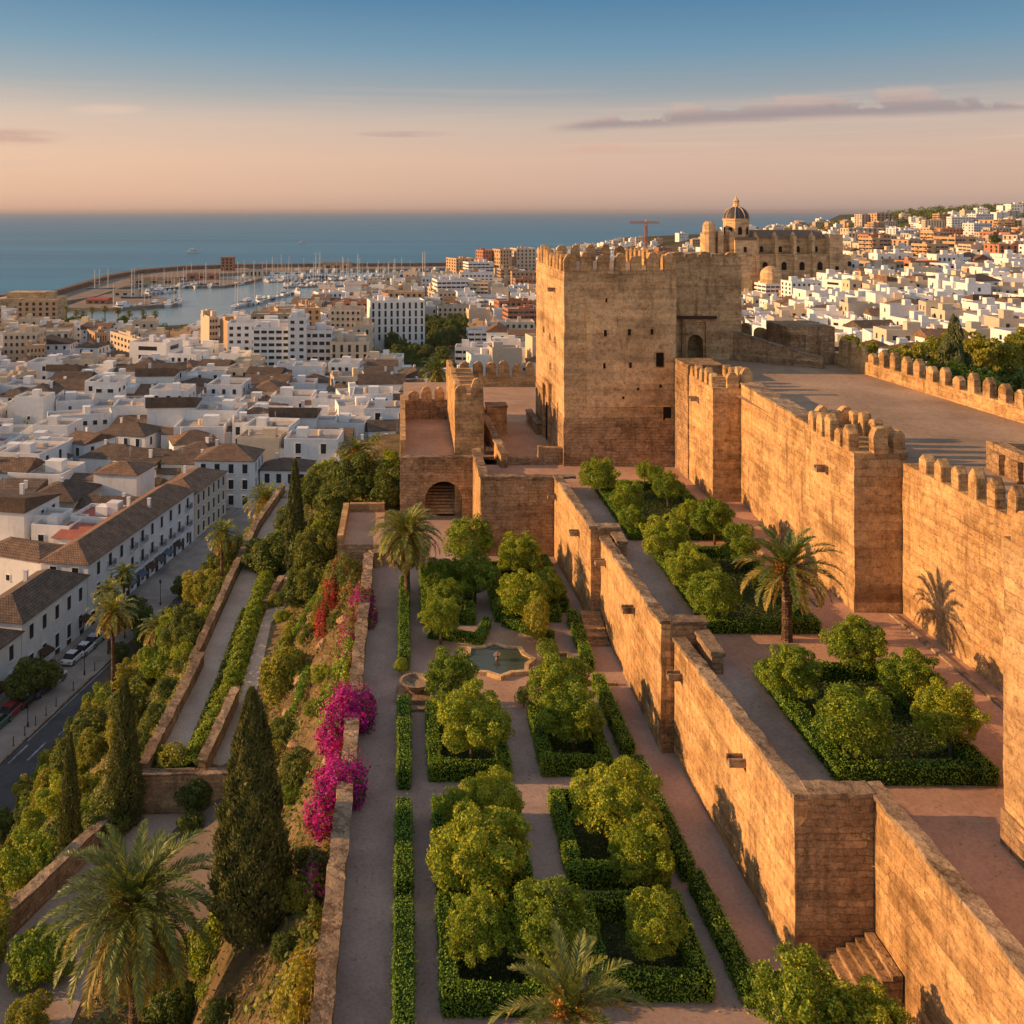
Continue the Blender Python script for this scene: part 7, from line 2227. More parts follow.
# ---- town trees
TT = []
r_ = random.Random(9)
for (u0, u1, v0, v1, n, rp) in ((382, 470, 318, 352, 46, (6, 10)), (375, 445, 352, 366, 12, (7, 10)), (62, 158, 318, 340, 20, (4.5, 7)), (400, 470, 366, 392, 14, (6, 10)), (500, 540, 352, 366, 5, (4, 6)), (846, 880, 345, 352, 4, (4, 6)), (205, 260, 392, 402, 3, (4, 5)), (115, 125, 395, 410, 3, (5, 6)), (930, 1020, 318, 330, 8, (4, 6)), (860, 1000, 235, 262, 16, (4, 7)), (10, 60, 470, 490, 3, (5, 6))):
    for k in range(n):
        TT.append((r_.uniform(u0, u1), r_.uniform(v0, v1), r_.uniform(*rp)))
for i, (u, v, rp) in enumerate(TT):
    x0 = 0
    zg = 10.0 if u < 560 else 37.0
    y = F * (CAMZ - zg) / (v + rp * 1.5 - V0)
    for _ in range(5):
        zg = tz(atY(u, y), y); y = min(F * (CAMZ - zg) / max(v + rp * 1.5 - V0, 5), 1600)
    r = rp * y / F
    TREE[(0, 2, 3, 0, 2)[i % 5]].place((atY(u, y), y, zg - .2), i * 1.7, rel_label('dark round tree among town roofs', u, v, USED, TREFS), 'town trees', r)
for i, (u, v, h) in enumerate(((52, 318, 10), (66, 316, 12), (76, 319, 11), (92, 318, 11), (118, 316, 12), (129, 320, 11), (143, 321, 10), (155, 323, 10), (83, 322, 10), (105, 321, 12))):
    y = 680 - (i % 3) * 14
    palm('date_palm', rel_label('small harbour park palm', u, v, USED, TREFS), (atY(u, y), y, tz(atY(u, y), y)), h, 3.6, nf=20, leafl=.9, seed=300 + i, tr=.3, droopy=1.6, dead=0, dates=False, nl=8, wid=.3, group='harbour park palms')
for i, (u, v, rp) in enumerate(((26, 668, 21), (50, 662, 14), (135, 607, 20), (146, 625, 13), (120, 640, 10), (180, 612, 12))):
    y = F * 65 / (v + rp - V0); r = rp * y / F
    if u > 150: y = 172
    TREE[(0, 2, 0, 3, 2, 0)[i]].place((atY(u, y), y, 13.0), i * 2.1, rel_label('dark street tree shading the pavement', u, v, USED, [('the red parked car', 10, 708), ('the tallest street palm', 109, 620), ('the white parked cars', 75, 655), ('the road bend', 185, 640), ('the lower street house', 8, 660), ('the second street palm', 124, 640)]), 'street trees', r)

# ---- parked cars, bollards
def car_proto(col):
    def make():
        t = thing('parked_car', 'x', 'car')
        b = MB()
        # lower body lofted along x, then cabin
        secs = [(-2.05, .38, .62, .70), (-1.9, .26, .82, .82), (-1.1, .24, .90, .86), (.6, .24, .92, .86), (1.6, .26, .84, .84), (2.0, .34, .66, .74)]
        ring_ = []
        for (x, z0, z1, hw) in secs:
            ring_.append([(x, -hw, z0), (x, hw, z0), (x, hw, z1 - .12), (x, hw - .1, z1), (x, -hw + .1, z1), (x, -hw, z1 - .12)])
        for i in range(len(ring_) - 1):
            for k in range(6):
                k2 = (k + 1) % 6
                b.poly([ring_[i][k], ring_[i][k2], ring_[i + 1][k2], ring_[i + 1][k]])
        b.poly(ring_[0]); b.poly(ring_[-1])
        cab = [(-1.55, .88, .74), (-.95, 1.40, .60), (.35, 1.43, .60), (1.15, .90, .74)]
        pl = [[(x, -hw, z), (x, hw, z)] for x, z, hw in cab]
        b.poly([pl[1][0], pl[1][1], pl[2][1], pl[2][0]])
        part('body', b.mesh('body', col), t)
        g = MB()
        g.poly([pl[0][0], pl[0][1], pl[1][1], pl[1][0]]); g.poly([pl[2][0], pl[2][1], pl[3][1], pl[3][0]])
        for s in (0, 1):
            g.poly([pl[0][s], pl[1][s], pl[2][s], pl[3][s]])
        part('windows', g.mesh('glass', 'window'), t)
        for (x, y) in ((-1.25, -.8), (-1.25, .8), (1.3, -.8), (1.3, .8)):
            w = MB(); w.lathe([(.0, -.11), (.31, -.11), (.33, -.06), (.33, .06), (.31, .11)], 14)
            w.xform(Matrix.Rotation(math.pi / 2, 4, 'X'))
            wo = part('wheel', w.mesh('tyre', 'tyre'), t, loc=(x, y, .33))
            rm = MB(); rm.lathe([(.0, -.125), (.19, -.125), (.2, .125)], 10); rm.xform(Matrix.Rotation(math.pi / 2, 4, 'X'))
            part('rim', rm.mesh('rim', 'rim'), wo)
        for y in (-.55, .55):
            l = MB(); l.box(1.9, 2.03, y - .17, y + .17, .56, .7, bottom=True); part('headlight', l.mesh('l', 'lampclear'), t)
            l = MB(); l.box(-2.07, -1.93, y - .17, y + .17, .58, .72, bottom=True); part('tail_light', l.mesh('l', 'lampred'), t)
        return t
    return Proto(make)
CARS = {}
def car(col, y, off, lbl, turn=0.0, sc=1.0):
    CARS.setdefault(col, car_proto(col))
    p = along(off, [y])[0]
    CARS[col].place((p[0], p[1], 13.05), math.pi / 2 + SA + turn, lbl, 'cars parked along the street', sc)
def car_px(col, u, v, lbl):
    p = at(u, v, 13.6)
    CARS.setdefault(col, car_proto(col))
    CARS[col].place((p.x, p.y, 13.05), math.pi / 2 + SA, lbl, 'cars parked along the street', 1.06)
car_px('car_silver', 94, 640, 'silver parked car farthest up the visible row, by the street palms')
car_px('car_white', 85, 648.5, 'white parked car second from the street palms')
car_px('car_white', 73, 657, 'white parked car at the middle of the row before a gap')
car_px('car_white', 55, 678, 'white parked car standing alone between the gap and dark blue car')
car_px('car_blue', 40.5, 689, 'dark blue parked car beside the dark street tree')
car_px('car_black', 27, 698, 'black parked car between the dark blue and the red one')
car_px('car_red', 11, 710, 'red parked car near the lower street house')
car_px('car_green', -2, 722, 'dull green parked car at the end of the row')
car_px('car_silver', 108, 628, 'grey parked car under the trees behind the second street palm')
car_px('car_black', 121, 617, 'black car parked in the tree shade far up the street')
car_px('car_red', 133, 608, 'dark red car parked farthest up the street')
def bollard():
    t = thing('bollard', 'x', 'bollard')
    b = MB(); b.lathe([(.09, 0), (.08, .1), (.055, .14), (.05, 1.0), (.075, 1.03), (.075, 1.1), (.02, 1.18)], 10)
    part('post', b.mesh('post', 'iron'), t)
    c = MB(); c.lathe([(.13, -.02), (.13, .05), (.1, .08)], 10); part('foot', c.mesh('foot', 'iron'), t)
    return t
def lamp():
    t = thing('street_lamp', 'x', 'street lamp')
    b = MB(); b.lathe([(.14, 0), (.12, .5), (.06, .6), (.045, 3.6)], 10)
    part('post', b.mesh('post', 'iron'), t)
    c = MB(); c.lathe([(.1, 3.6), (.2, 4.05), (.22, 4.1), (.05, 4.35)], 8); part('lantern', c.mesh('lantern', 'window'), t)
    return t
BO = Proto(bollard)
for i, y in enumerate((126.5, 129, 131.5, 134, 136.5, 141, 147, 153)):
    p = along(8.2, [y])[0]
    BO.place((p[0], p[1], 13.16), 0, rel_label('black iron bollard on the pavement edge', *proj(p[0], p[1], 13.6), USED, [('the road crossing', 20, 750), ('the red parked car', 10, 708), ('the lone white parked car', 55, 680), ('the tallest street palm', 109, 655), ('the dark blue parked car', 42, 690)]), 'pavement bollards')
LA = Proto(lamp)
for i, y in enumerate((131, 145.5, 158, 171)):
    p = along(7.4, [y])[0]
    LA.place((p[0], p[1], 13.16), 0, ('black street lamp opposite the red parked car', 'black street lamp opposite the lone white parked car', 'black street lamp just before the tallest street palm', 'black street lamp near the shaded end of the street')[i], 'street lamps')
# ------------------------------------------------------------------ harbour
def poly_strip(name, outer, inner, z0, z1, mat):
    mb = MB()
    for i in range(len(outer) - 1):
        o0, o1, i0, i1 = outer[i], outer[i + 1], inner[i], inner[i + 1]
        mb.poly([(*o0, z1), (*i0, z1), (*i1, z1), (*o1, z1)])
        mb.poly([(*i0, z0), (*i1, z0), (*i1, z1), (*i0, z1)])
        mb.poly([(*o0, z0), (*o1, z0), (*o1, z1), (*o0, z1)])
    for q in (0, -1):
        mb.poly([(*outer[q], z0), (*inner[q], z0), (*inner[q], z1), (*outer[q], z1)])
    return struct(name, mb.mesh(name, mat))
def px(u, v, z=2.0):
    p = at(u, v, z); return (p.x, p.y)
OUT = [(-120, 303), (0, 301), (48, 298.5), (80, 288), (106, 279.5), (140, 273.3), (180, 269.8), (232, 268), (320, 267.2), (420, 266.8), (480, 266)]
INN = [(-120, 309), (0, 307.5), (56, 303.5), (94, 298), (124, 288), (152, 281.5), (190, 277), (236, 273.6), (320, 270.6), (420, 269.4), (480, 268.4)]
poly_strip('quay', [px(*p) for p in OUT], [px(*p) for p in INN], -4, 3.2, 'concrete')
# sea wall along the outer edge
po = [px(*p) for p in OUT]; pi = [px(*p) for p in INN]
w_in = [tuple(Vector(a).lerp(Vector(b), .16)) for a, b in zip(po, pi)]
poly_strip('breakwater', po, w_in, -4, 7.6, 'rockbank')
pier1 = [(60, 306.5), (112, 306), (176, 302)]; pier1b = [(62, 308.4), (113, 309.0), (178, 304.2)]
poly_strip('quay', [px(*p) for p in [(94, 297), (130, 291), (176, 300.5)]], [px(*p) for p in pier1b], -3, 2.6, 'concrete')
poly_strip('quay', [px(*p) for p in [(176, 283), (210, 279.5), (262, 278)]], [px(*p) for p in [(186, 286.4), (224, 286.2), (250, 281.6)]], -3, 2.3, 'concrete')
for a, b in (((268, 280.6), (392, 277.4)), ((282, 286), (420, 281.6))):
    p0, p1 = px(*a), px(*b)
    poly_strip('pontoon', [p0, p1], [(p0[0] + 2, p0[1] - 7), (p1[0] + 2, p1[1] - 7)], -1, 1.1, 'concrete')
mb = MB(); mb.poly([(*px(a, b, 0.0), 0.03) for a, b in [(56, 307), (100, 301), (130, 292), (160, 281), (200, 277), (240, 273), (320, 270), (420, 269), (445, 275), (430, 285), (335, 293), (274, 313), (194, 340), (56, 330)]])
struct('harbour_water', mb.mesh('harbour_water', 'harbour'))
ht = thing('harbour_tower', 'brown square harbour tower block on the breakwater', 'tower', (atY(228, 1290), 1290, 3))
b = MB(); b.box(-8, 8, -7, 7, -1, 17)
part('wall', b.mesh('w', 'terracotta'), ht)
b = MB(); b.box(-8.6, 8.6, -7.6, 7.6, 17, 18, bottom=True); part('roof', b.mesh('r', 'concrete'), ht)
for k in range(3):
    for j in range(4):
        b = MB(); b.box(-1.3, 1.3, -.15, .1, -1.2, 1.2, bottom=True); part('window', b.mesh('w', 'window'), ht, loc=(-5 + 5 * k, -7, 2.6 + 4 * j))
def shed(lbl, u0, u1, vt, vb, depth, wall, roof='roof', name='harbour_shed', rise=.25):
    y = F * (CAMZ - 3) / (vb - V0); w = (u1 - u0) * y / F; h = (vb - vt) * y / F
    t = thing(name, lbl, 'harbour building', (atY((u0 + u1) / 2, y), y + depth / 2, 3.0))
    part('wall', wall_body(w, depth, h * (1 - rise), 1).mesh('w', wall), t)
    part('roof', hip_roof(w, depth, h * rise, kind='gable').mesh('r', roof), t, loc=(0, 0, h * (1 - rise) + .1))
    for k in range(3):
        b = MB(); b.box(-w * .07, w * .07, -.12, .1, -h * .18, h * .18, bottom=True); part('door', b.mesh('d', 'window'), t, loc=(-w * .3 + w * .3 * k, -depth / 2, h * .3))
    return t
shed('red roofed boat shed on the near quay', 86, 107, 298.5, 303.6, 16, 'terracotta', 'hullred')
shed('long low brown warehouse on the breakwater behind the masts', 130, 178, 277.5, 284, 16, 'tan', 'rockbank')
shed('brown harbour shed left of the tower block', 186, 218, 273, 279, 14, 'terracotta', 'rockbank')
shed('low grey quay shed between the two rows of masts', 112, 138, 290, 296, 12, 'cream', 'concrete')
shed('dark blue grey fuel building at the quay beside the tower block', 249, 262, 266, 277, 14, 'cream', 'slate')
shed('brown shed on the far breakwater with low roof', 322, 352, 262.5, 268.5, 12, 'tan', 'rockbank')
shed('long white quay building on the breakwater right of the fuel building', 270, 305, 270.5, 274.6, 10, 'white', 'concrete')

def sail_yacht(L, hull, mast):
    def make():
        t = thing('sailing_yacht', 'x', 'boat')
        b = MB(); W = L * .16
        prof = [(-.5, .75), (-.3, .95), (0, 1.0), (.25, .8), (.42, .35), (.5, .02)]
        S_ = [[(L * x, -W * k, L * .1), (L * x, W * k, L * .1), (L * x * .96, W * k * .55, -.3), (L * x * .96, -W * k * .55, -.3)] for x, k in prof]
        for i in range(5):
            for k in range(4): b.poly([S_[i][k], S_[i][(k + 1) % 4], S_[i + 1][(k + 1) % 4], S_[i + 1][k]])
        b.poly(S_[0]); part('hull', b.mesh('hull', hull), t)
        c = MB(); c.box(-L * .2, L * .15, -W * .5, W * .5, L * .1, L * .16); part('cabin', c.mesh('cabin', 'hull'), t)
        m = MB(); m.tube([(L * .08, 0, L * .1), (L * .08, 0, mast)], [L * .014 + .05, L * .009 + .04], 6)
        mo = part('mast', m.mesh('mast', 'mast'), t)
        m = MB(); m.tube([(L * .08, 0, L * .22), (-L * .35, 0, L * .24)], [L * .022, L * .02], 6); part('furled_sail', m.mesh('boom', 'hullblue'), mo)
        m = MB()
        for f in (.55, .78): m.box(L * .07, L * .09, -W * .5, W * .5, mast * f, mast * f + .1, bottom=True)
        part('spreader', m.mesh('spreader', 'mast'), mo)
        return t
    return Proto(make)
def motor_boat(L, hull):
    def make():
        t = thing('motor_boat', 'x', 'boat')
        b = MB(); W = L * .17
        prof = [(-.5, .9), (-.2, 1.0), (.15, .95), (.36, .6), (.5, .04)]
        S_ = [[(L * x, -W * k, L * (.13 + .06 * max(x, 0))), (L * x, W * k, L * (.13 + .06 * max(x, 0))), (L * x * .95, W * k * .6, -.3), (L * x * .95, -W * k * .6, -.3)] for x, k in prof]
        for i in range(4):
            for k in range(4): b.poly([S_[i][k], S_[i][(k + 1) % 4], S_[i + 1][(k + 1) % 4], S_[i + 1][k]])
        b.poly(S_[0]); part('hull', b.mesh('hull', hull), t)
        c = MB(); c.box(-L * .3, L * .18, -W * .7, W * .7, L * .12, L * .24); c.box(-L * .22, L * .02, -W * .55, W * .55, L * .24, L * .33); part('cabin', c.mesh('cabin', 'hull'), t)
        g = MB(); g.box(-L * .25, L * .185, -W * .72, W * .72, L * .175, L * .215, bottom=True); part('windows', g.mesh('glass', 'window'), t)
        return t
    return Proto(make)
BO_ = [sail_yacht(13, 'hull', 17), motor_boat(12, 'hull'), sail_yacht(11, 'hullblue', 15), motor_boat(17, 'hull'), motor_boat(10, 'hullblue'), sail_yacht(16, 'hull', 21)]
KN = ['white sailing yacht', 'white motor boat', 'navy sailing yacht', 'big white motor yacht', 'navy motor boat', 'long white sailing yacht']
HREF = [('the red roofed boat shed', 96, 300), ('the brown harbour tower', 228, 268), ('the near quay tip', 177, 303), ('the fuel building', 255, 272), ('the yacht basin shore', 320, 290), ('the far breakwater', 400, 270), ('the brown shed', 200, 277), ('the long warehouse', 155, 281), ('the orange shore block', 306, 312), ('the white stepped building', 452, 290)]
def moor():
    r_ = random.Random(31)
    pts = []
    def row(a, b, n, jit=.6):
        for i in range(n):
            f = (i + .5) / n
            pts.append((a[0] + (b[0] - a[0]) * f + r_.uniform(-jit, jit), a[1] + (b[1] - a[1]) * f + r_.uniform(-.35, .35)))
    row((112, 310), (178, 305.6), 13); row((180, 303.6), (178, 299), 3)
    row((128, 296.5), (176, 292), 11); row((150, 290.5), (186, 287.6), 9); row((186, 287.6), (226, 287.2), 10); row((226, 286.6), (252, 282.6), 6)
    row((176, 282.3), (216, 279), 9); row((264, 279.2), (392, 276.0), 24); row((264, 281.4), (392, 278.4), 22); row((282, 284.8), (418, 280.6), 20); row((284, 287.3), (420, 283), 20)
    row((240, 276), (330, 272.6), 12); row((330, 272.6), (440, 271), 13)
    row((232, 308), (262, 303), 6); row((262, 302), (300, 292), 8)
    for i, (u, v) in enumerate(pts):
        p = at(u, v, 0.3)
        if p.y > yshore(p.x) - 4 or True:
            if float(base_h(p.x, p.y)) > 0.6: continue
            k = r_.randrange(6)
            BO_[k].place((p.x, p.y, 0.25), r_.choice([0, math.pi]) + math.pi / 2 + r_.gauss(0, .25), rel_label(KN[k] + ' moored', u, v, USED, HREF), 'boats in the marina', r_.uniform(.9, 1.25))
moor()
# tall ship masts and harbour light masts
def tall_ship(lbl, u, v, tops):
    p = at(u, v, 1.0); s = p.y / F
    t = thing('tall_ship', lbl, 'ship', (p.x, p.y, 0.3), .1)
    L = 26
    b = MB()
    prof = [(-.5, .7), (-.3, .95), (0, 1.0), (.3, .85), (.44, .4), (.52, .02)]
    S_ = [[(L * x, -3.4 * k, 3.4 + 1.2 * abs(x)), (L * x, 3.4 * k, 3.4 + 1.2 * abs(x)), (L * x * .95, 2 * k, -.4), (L * x * .95, -2 * k, -.4)] for x, k in prof]
    for i in range(5):
        for k in range(4): b.poly([S_[i][k], S_[i][(k + 1) % 4], S_[i + 1][(k + 1) % 4], S_[i + 1][k]])
    b.poly(S_[0]); part('hull', b.mesh('hull', 'hullblue'), t)
    for (du, vt) in tops:
        h = (v - vt) * s
        m = MB(); m.tube([(0, 0, 2), (0, 0, h)], [.52, .3], 6)
        mo = part('mast', m.mesh('mast', 'mast'), t, loc=(du * s, 0, 0))
        y = MB()
        for f in (.45, .62, .78, .9):
            y.tube([(-1.7 * (1.2 - f) * 3, 0, h * f), (1.7 * (1.2 - f) * 3, 0, h * f)], [.16, .12], 5)
        part('yards', y.mesh('yard', 'mast'), mo)
    return t
tall_ship('tall ship with three close masts on the outer quay', 101, 291, ((-6, 269), (-1.5, 268), (7, 267.5)))
tall_ship('tall ship with two high masts and one thin one by the near quay', 136, 300, ((-4, 268), (-1.5, 267), (6, 273)))
tall_ship('distant two masted ship left of the keep harbour mouth', 396, 277, ((27, 252), (-1, 258)))
tall_ship('distant ship with one slim mast moored before the brown tower', 206, 286, ((0, 262),))
tall_ship('far ship with two masts near the middle of the long breakwater', 322, 278, ((-2, 252), (36, 253.5)))
def lightmast(lbl, u, v, vt):
    p = at(u, v, 3.0); h = (v - vt) * p.y / F
    t = thing('light_mast', lbl, 'mast', (p.x, p.y, 3.0))
    m = MB(); m.tube([(0, 0, 0), (0, 0, h)], [.5, .28], 6); part('pole', m.mesh('pole', 'mast'), t)
    m = MB(); m.box(-2.0, 2.0, -.4, .4, h - 1.2, h, bottom=True); part('lamp_head', m.mesh('head', 'mast'), t)
lightmast('light mast on the quay beside the fuel building', 254, 279, 261)
lightmast('thin light mast right of the fuel building', 262.5, 279, 262)
lightmast('light mast rising over the shore houses by the basin', 316, 280, 253)
lightmast('light mast on the far breakwater nearest the shore towers', 425, 271, 251.5)
p = at(194, 253, .5)
ms = BO_[3].place((p.x, p.y, .3), .1, 'lone white motor yacht out on the open sea', None, 1.7)
p = at(302, 243.5, .5)
BO_[1].place((p.x, p.y, .3), .1, 'tiny white boat far out on the open sea', None, 1.8)
# tower crane over the town
y = 900
cr = thing('tower_crane', 'orange tower crane standing over white flats beyond the keep', 'crane', (atY(646, y), y, 4))
h = 80 - (223.5 - V0) * y / F - 4
b = MB()
for (x, yy) in ((-.9, -.9), (.9, -.9), (.9, .9), (-.9, .9)): b.box(x - .3, x + .3, yy - .3, yy + .3, 0, h)
for k in range(int(h / 3)):
    b.box(-.9, .9, -1, -.8, k * 3, k * 3 + .35, bottom=True); b.box(-.9, .9, .8, 1, k * 3 + 1.5, k * 3 + 1.85, bottom=True)
part('mast', b.mesh('m', 'craneorange'), cr)
b = MB(); b.box(-15, 12, -.6, .6, h, h + .9, bottom=True); b.box(-15, 11, -.2, .2, h + 1.5, h + 1.9, bottom=True)
for k in range(14): b.box(-14.5 + k * 1.9, -14.2 + k * 1.9, -.4, .4, h + .8, h + 1.6)
part('jib', b.mesh('j', 'craneorange'), cr)
b = MB(); b.box(-.7, .7, -.7, .7, h - 1.8, h - .02, bottom=True); part('cab', b.mesh('c', 'white'), cr)
b = MB(); b.lathe([(.9, h + .9), (.2, h + 4.5)], 4); part('apex', b.mesh('a', 'craneorange'), cr)
# ------------------------------------------------------------------ cathedral
YC = 600.0; sc = YC / F
def cu(u): return (u - 780) * sc
def cz(v): return 80 - (v - V0) * sc
ct = thing('cathedral', 'tan stone cathedral with domed tower, buttressed nave and dark roof', 'cathedral', (atY(780, YC), YC, 36))
def cpart(name, mb, mats, parent=None): return part(name, mb.mesh(name, mats), parent or ct)
zb = 36
def cbox(u0, u1, v0, v1, y0, y1, m=0, mb=None):
    mb = mb or MB(); mb.box(cu(u0), cu(u1), y0, y1, -14.0 if v1 is None else cz(v1) - zb, cz(v0) - zb, m, bottom=True); return mb
cpart('nave_wall', cbox(755, 843, 238, None, 6, 30), 'cathedral')
cpart('aisle_wall', cbox(755, 846, 255, None, 0, 6.02), 'cathedral')
rf = MB(); rf.prism([(0, cz(238) - zb), (26, cz(238) - zb), (20, cz(230.5) - zb), (6, cz(230.5) - zb)], cu(754), cu(828), 0, 'x')
for i in range(len(rf.v)): rf.v[i] = (rf.v[i][0], rf.v[i][1] + 4.5, rf.v[i][2])
cpart('roof', rf, 'darkroof')
cpart('cornice', cbox(754, 844, 254.2, 255.2, -.5, 6.3), 'cathedral')
for u in (756.5, 776, 794.5, 813):
    b = cbox(u - 1.6, u + 1.6, 255, None, -2.6, 0.2); cbox(u - 1.5, u + 1.5, 236, 255.02, -.9, 6.3, mb=b)
    b.lathe([(1.2, cz(236) - zb), (1.15, cz(234) - zb), (.1, cz(231) - zb)], 6, cu(u), 2.6)
    cpart('buttress', b, 'cathedral')
for u in (765, 784, 802, 820):
    b = MB(); b.prism([(a + cu(u), z + cz(252.5) - zb) for a, z in arch_pts(2.0, 2.6)], 5.85, 6.2, 0, 'y'); cpart('window', b, 'dark')
    b = MB(); b.prism([(a + cu(u), z + cz(270) - zb) for a, z in arch_pts(3.0, 3.4)], -.15, .3, 0, 'y'); cpart('window', b, 'dark')
cpart('east_tower', cbox(829, 842, 234.5, None, -1.2, 12), 'cathedral')
cpart('east_block', cbox(838, 850, 255.5, None, -1.4, 16), 'cathedral')
for (u, v) in ((836, 268), (848.5, 263)):
    b = MB(); b.prism([(a + cu(u), z + cz(v + 3) - zb) for a, z in arch_pts(2.0, 2.0)], -1.7, -1.2, 0, 'y'); cpart('window', b, 'dark')
cpart('transept', cbox(734, 755, 240, None, -2, 18), 'cathedral')
cpart('transept_roof', cbox(733.5, 755.5, 237, 240, -2.4, 18.2), 'darkroof')
b = MB(); b.prism([(a + cu(744), z + cz(252) - zb) for a, z in arch_pts(1.7, 2.4)], -2.3, -1.9, 0, 'y'); cpart('window', b, 'dark')
dr = MB(); dr.lathe([(7.6, cz(240) - zb), (7.6, cz(220.5) - zb), (8.1, cz(220.2) - zb), (8.1, cz(218.6) - zb)], 8, cu(740), 7, ph=math.pi / 8)
dro = cpart('drum', dr, 'cathedral')
for k in range(8):
    a = -math.pi / 2 + k * math.pi / 4
    b = MB(); b.prism(arch_pts(2.3, 3.4), -.25, .35, 0, 'y')
    part('window', b.mesh('w', 'dark'), dro, loc=(cu(740) + 7.02 * math.cos(a), 7 + 7.02 * math.sin(a), cz(234.5) - zb), rz=a + math.pi / 2)
dm = MB(); dm.lathe([(7.4 * math.cos(t), cz(218.6) - zb + 7.2 * math.sin(t)) for t in [i * math.pi / 2 / 8 * .93 for i in range(9)]], 16, cu(740), 7)
do = cpart('dome', dm, 'slate')
rb = MB()
for k in range(8):
    a = k * math.pi / 4 + math.pi / 8
    pts = [(cu(740) + 7.5 * math.cos(t) * math.cos(a), 7 + 7.5 * math.cos(t) * math.sin(a), cz(218.6) - zb + 7.3 * math.sin(t)) for t in [i * math.pi / 2 / 6 * .93 for i in range(7)]]
    rb.tube(pts, [.32] * 7, 5)
part('dome_rib', rb.mesh('ribs', 'cathedral'), do)
ln = MB(); ln.lathe([(1.9, cz(207.5) - zb), (1.7, cz(201.5) - zb), (2.1, cz(201.2) - zb), (1.6, cz(200) - zb), (.5, cz(197.6) - zb), (.1, cz(195) - zb)], 8, cu(740), 7)
part('lantern', ln.mesh('l', 'cathedral'), do)
tw = MB(); tw.lathe([(3.9, -14), (3.9, cz(226) - zb), (3.4, cz(223) - zb), (2.0, cz(221.2) - zb)], 10, cu(711), 4)
cpart('round_turret', tw, 'cathedral')
for u in (721, 732):
    b = cbox(u - 2.4, u + 2.4, 231.5, None, 0, 6); b.lathe([(1.4, cz(231.5) - zb), (1.2, cz(230) - zb), (.1, cz(228.5) - zb)], 6, cu(u), 3)
    cpart('buttress', b, 'cathedral')
cpart('west_wall', cbox(707, 735, 234.5, None, 5, 14), 'cathedral')
cpart('chapel', cbox(734, 750, 259.5, None, -4, -1.9), 'cathedral')
ap = MB(); ap.lathe([(6.2 * math.cos(t), 5.6 * math.sin(t)) for t in [i * math.pi / 2 / 6 * .97 for i in range(7)]], 14, cu(766), -8)
part('apse_dome', ap.mesh('d', 'cathedral'), ct, loc=(0, 0, cz(274.5) - zb))
apb = MB(); apb.lathe([(6.2, -14), (6.2, cz(274.5) - zb)], 14, cu(766), -8); cpart('apse', apb, 'cathedral')

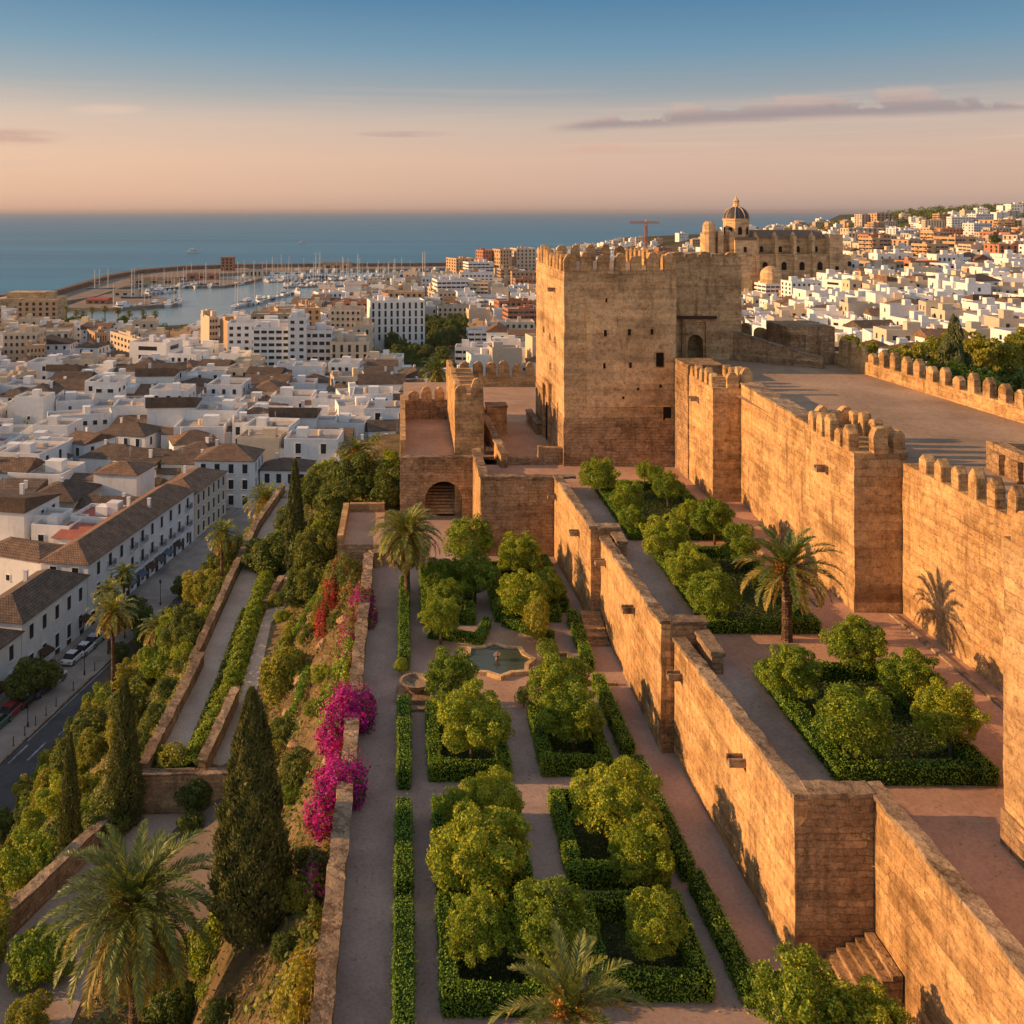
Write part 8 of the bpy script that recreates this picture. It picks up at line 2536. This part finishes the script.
# ------------------------------------------------------------------ fountain pool and stone basin
def pool():
    cx, cy = 5.1, 55.4
    t = thing('fountain_pool', 'eight pointed stone pool with still green water at the garden centre', 'pool', (cx, cy, 55))
    out = []
    for k in range(16):
        a = k * math.pi / 8; r = 2.2 if k % 2 == 0 else 1.82
        out.append((r * math.cos(a), r * math.sin(a)))
    inn = [(x * .86, y * .86) for x, y in out]
    mb = MB()
    for k in range(16):
        j = (k + 1) % 16
        mb.poly([(*out[k], .22), (*out[j], .22), (*inn[j], .22), (*inn[k], .22)]); mb.poly([(*out[k], -.1), (*out[j], -.1), (*out[j], .22), (*out[k], .22)]); mb.poly([(*inn[k], -.1), (*inn[j], -.1), (*inn[j], .22), (*inn[k], .22)])
    part('rim', mb.mesh('rim', 'plaster'), t)
    w = MB(); w.poly([(*p, .14) for p in inn]); part('water', w.mesh('water', 'pool'), t)
    f = MB(); f.lathe([(.2, .0), (.1, .12), (.07, .35), (.2, .4), (.22, .46), (.07, .44), (.04, .58)], 12); part('spout', f.mesh('spout', 'coping'), t)
    sb = MB()
    for (x0, x1, y0, y1) in ((2.5, 4.2, -.75, -.5), (2.5, 4.2, .5, .75), (2.5, 2.75, -.5, .5), (3.95, 4.2, -.5, .5)): sb.box(x0, x1, y0, y1, -.1, .28)
    part('side_basin', sb.mesh('sb', 'coping'), t)
    sw = MB(); sw.poly([(2.7, -.55, .12), (4.0, -.55, .12), (4.0, .55, .12), (2.7, .55, .12)]); part('water', sw.mesh('w2', 'pool'), t)
pool()
sheet('pool_pavement', [(2.2, 50.6), (8.4, 50.6), (9.2, 55.4), (8.2, 59.6), (2.0, 59.6), (1.2, 55.2)], 55.008, 'court')
bt = thing('stone_basin', 'round dark stone basin on a square plinth beside the gravel walk', 'basin', (.55, 51.6, 55))
part('plinth', rough(-1.0, 1.15, -1.0, .8, -.1, .22, .4, .03).mesh('p', 'coping'), bt)
b = MB(); b.lathe([(.35, .2), (.4, .34), (.78, .72), (.85, .8), (.7, .8), (.6, .62), (.05, .6)], 18); part('bowl', b.mesh('b', 'coping'), bt)
def edging(lbl, x0, x1, y0, y1, z, h=.14):
    single('stone_edging', rough(x0, x1, y0, y1, z - .05, z + h, .4, .02).mesh('e', 'coping'), lbl, 'edging', group=None)
edging('low stone edging across the walk just below the stone basin', -.4, 1.6, 49.9, 50.2, 55)
edging('low stone edging across the path by the wall foot hedges', 9.2, 11.2, 52.6, 52.9, 55)
edging('kerb of flat stones along the foot of the sunlit curtain wall', 24.2, 24.45, 32, 50, TERRACE, .1)
edging('kerb of flat stones below the plain curtain wall and slim tower', 21.0, 21.25, 51, 69, TERRACE, .1)

# ------------------------------------------------------------------ evening haze over the sea and the far town
def haze():
    mb = MB(); mb.box(-118000, 118000, -300, 112000, -6, 112, bottom=True)
    me = mb.mesh('haze', [])
    m = bpy.data.materials.new('haze_air'); m.use_nodes = True
    nt = m.node_tree; nt.nodes.clear()
    out = nd(nt, 'ShaderNodeOutputMaterial')
    v = nd(nt, 'ShaderNodeVolumePrincipled')
    v.inputs['Color'].default_value = (0.62, 0.60, 0.64, 1)
    v.inputs['Density'].default_value = 0.000038
    v.inputs['Anisotropy'].default_value = 0.2
    lk(nt, v.outputs[0], out.inputs['Volume'])
    me.materials.append(m)
    struct('haze', me, 'stuff')
haze()
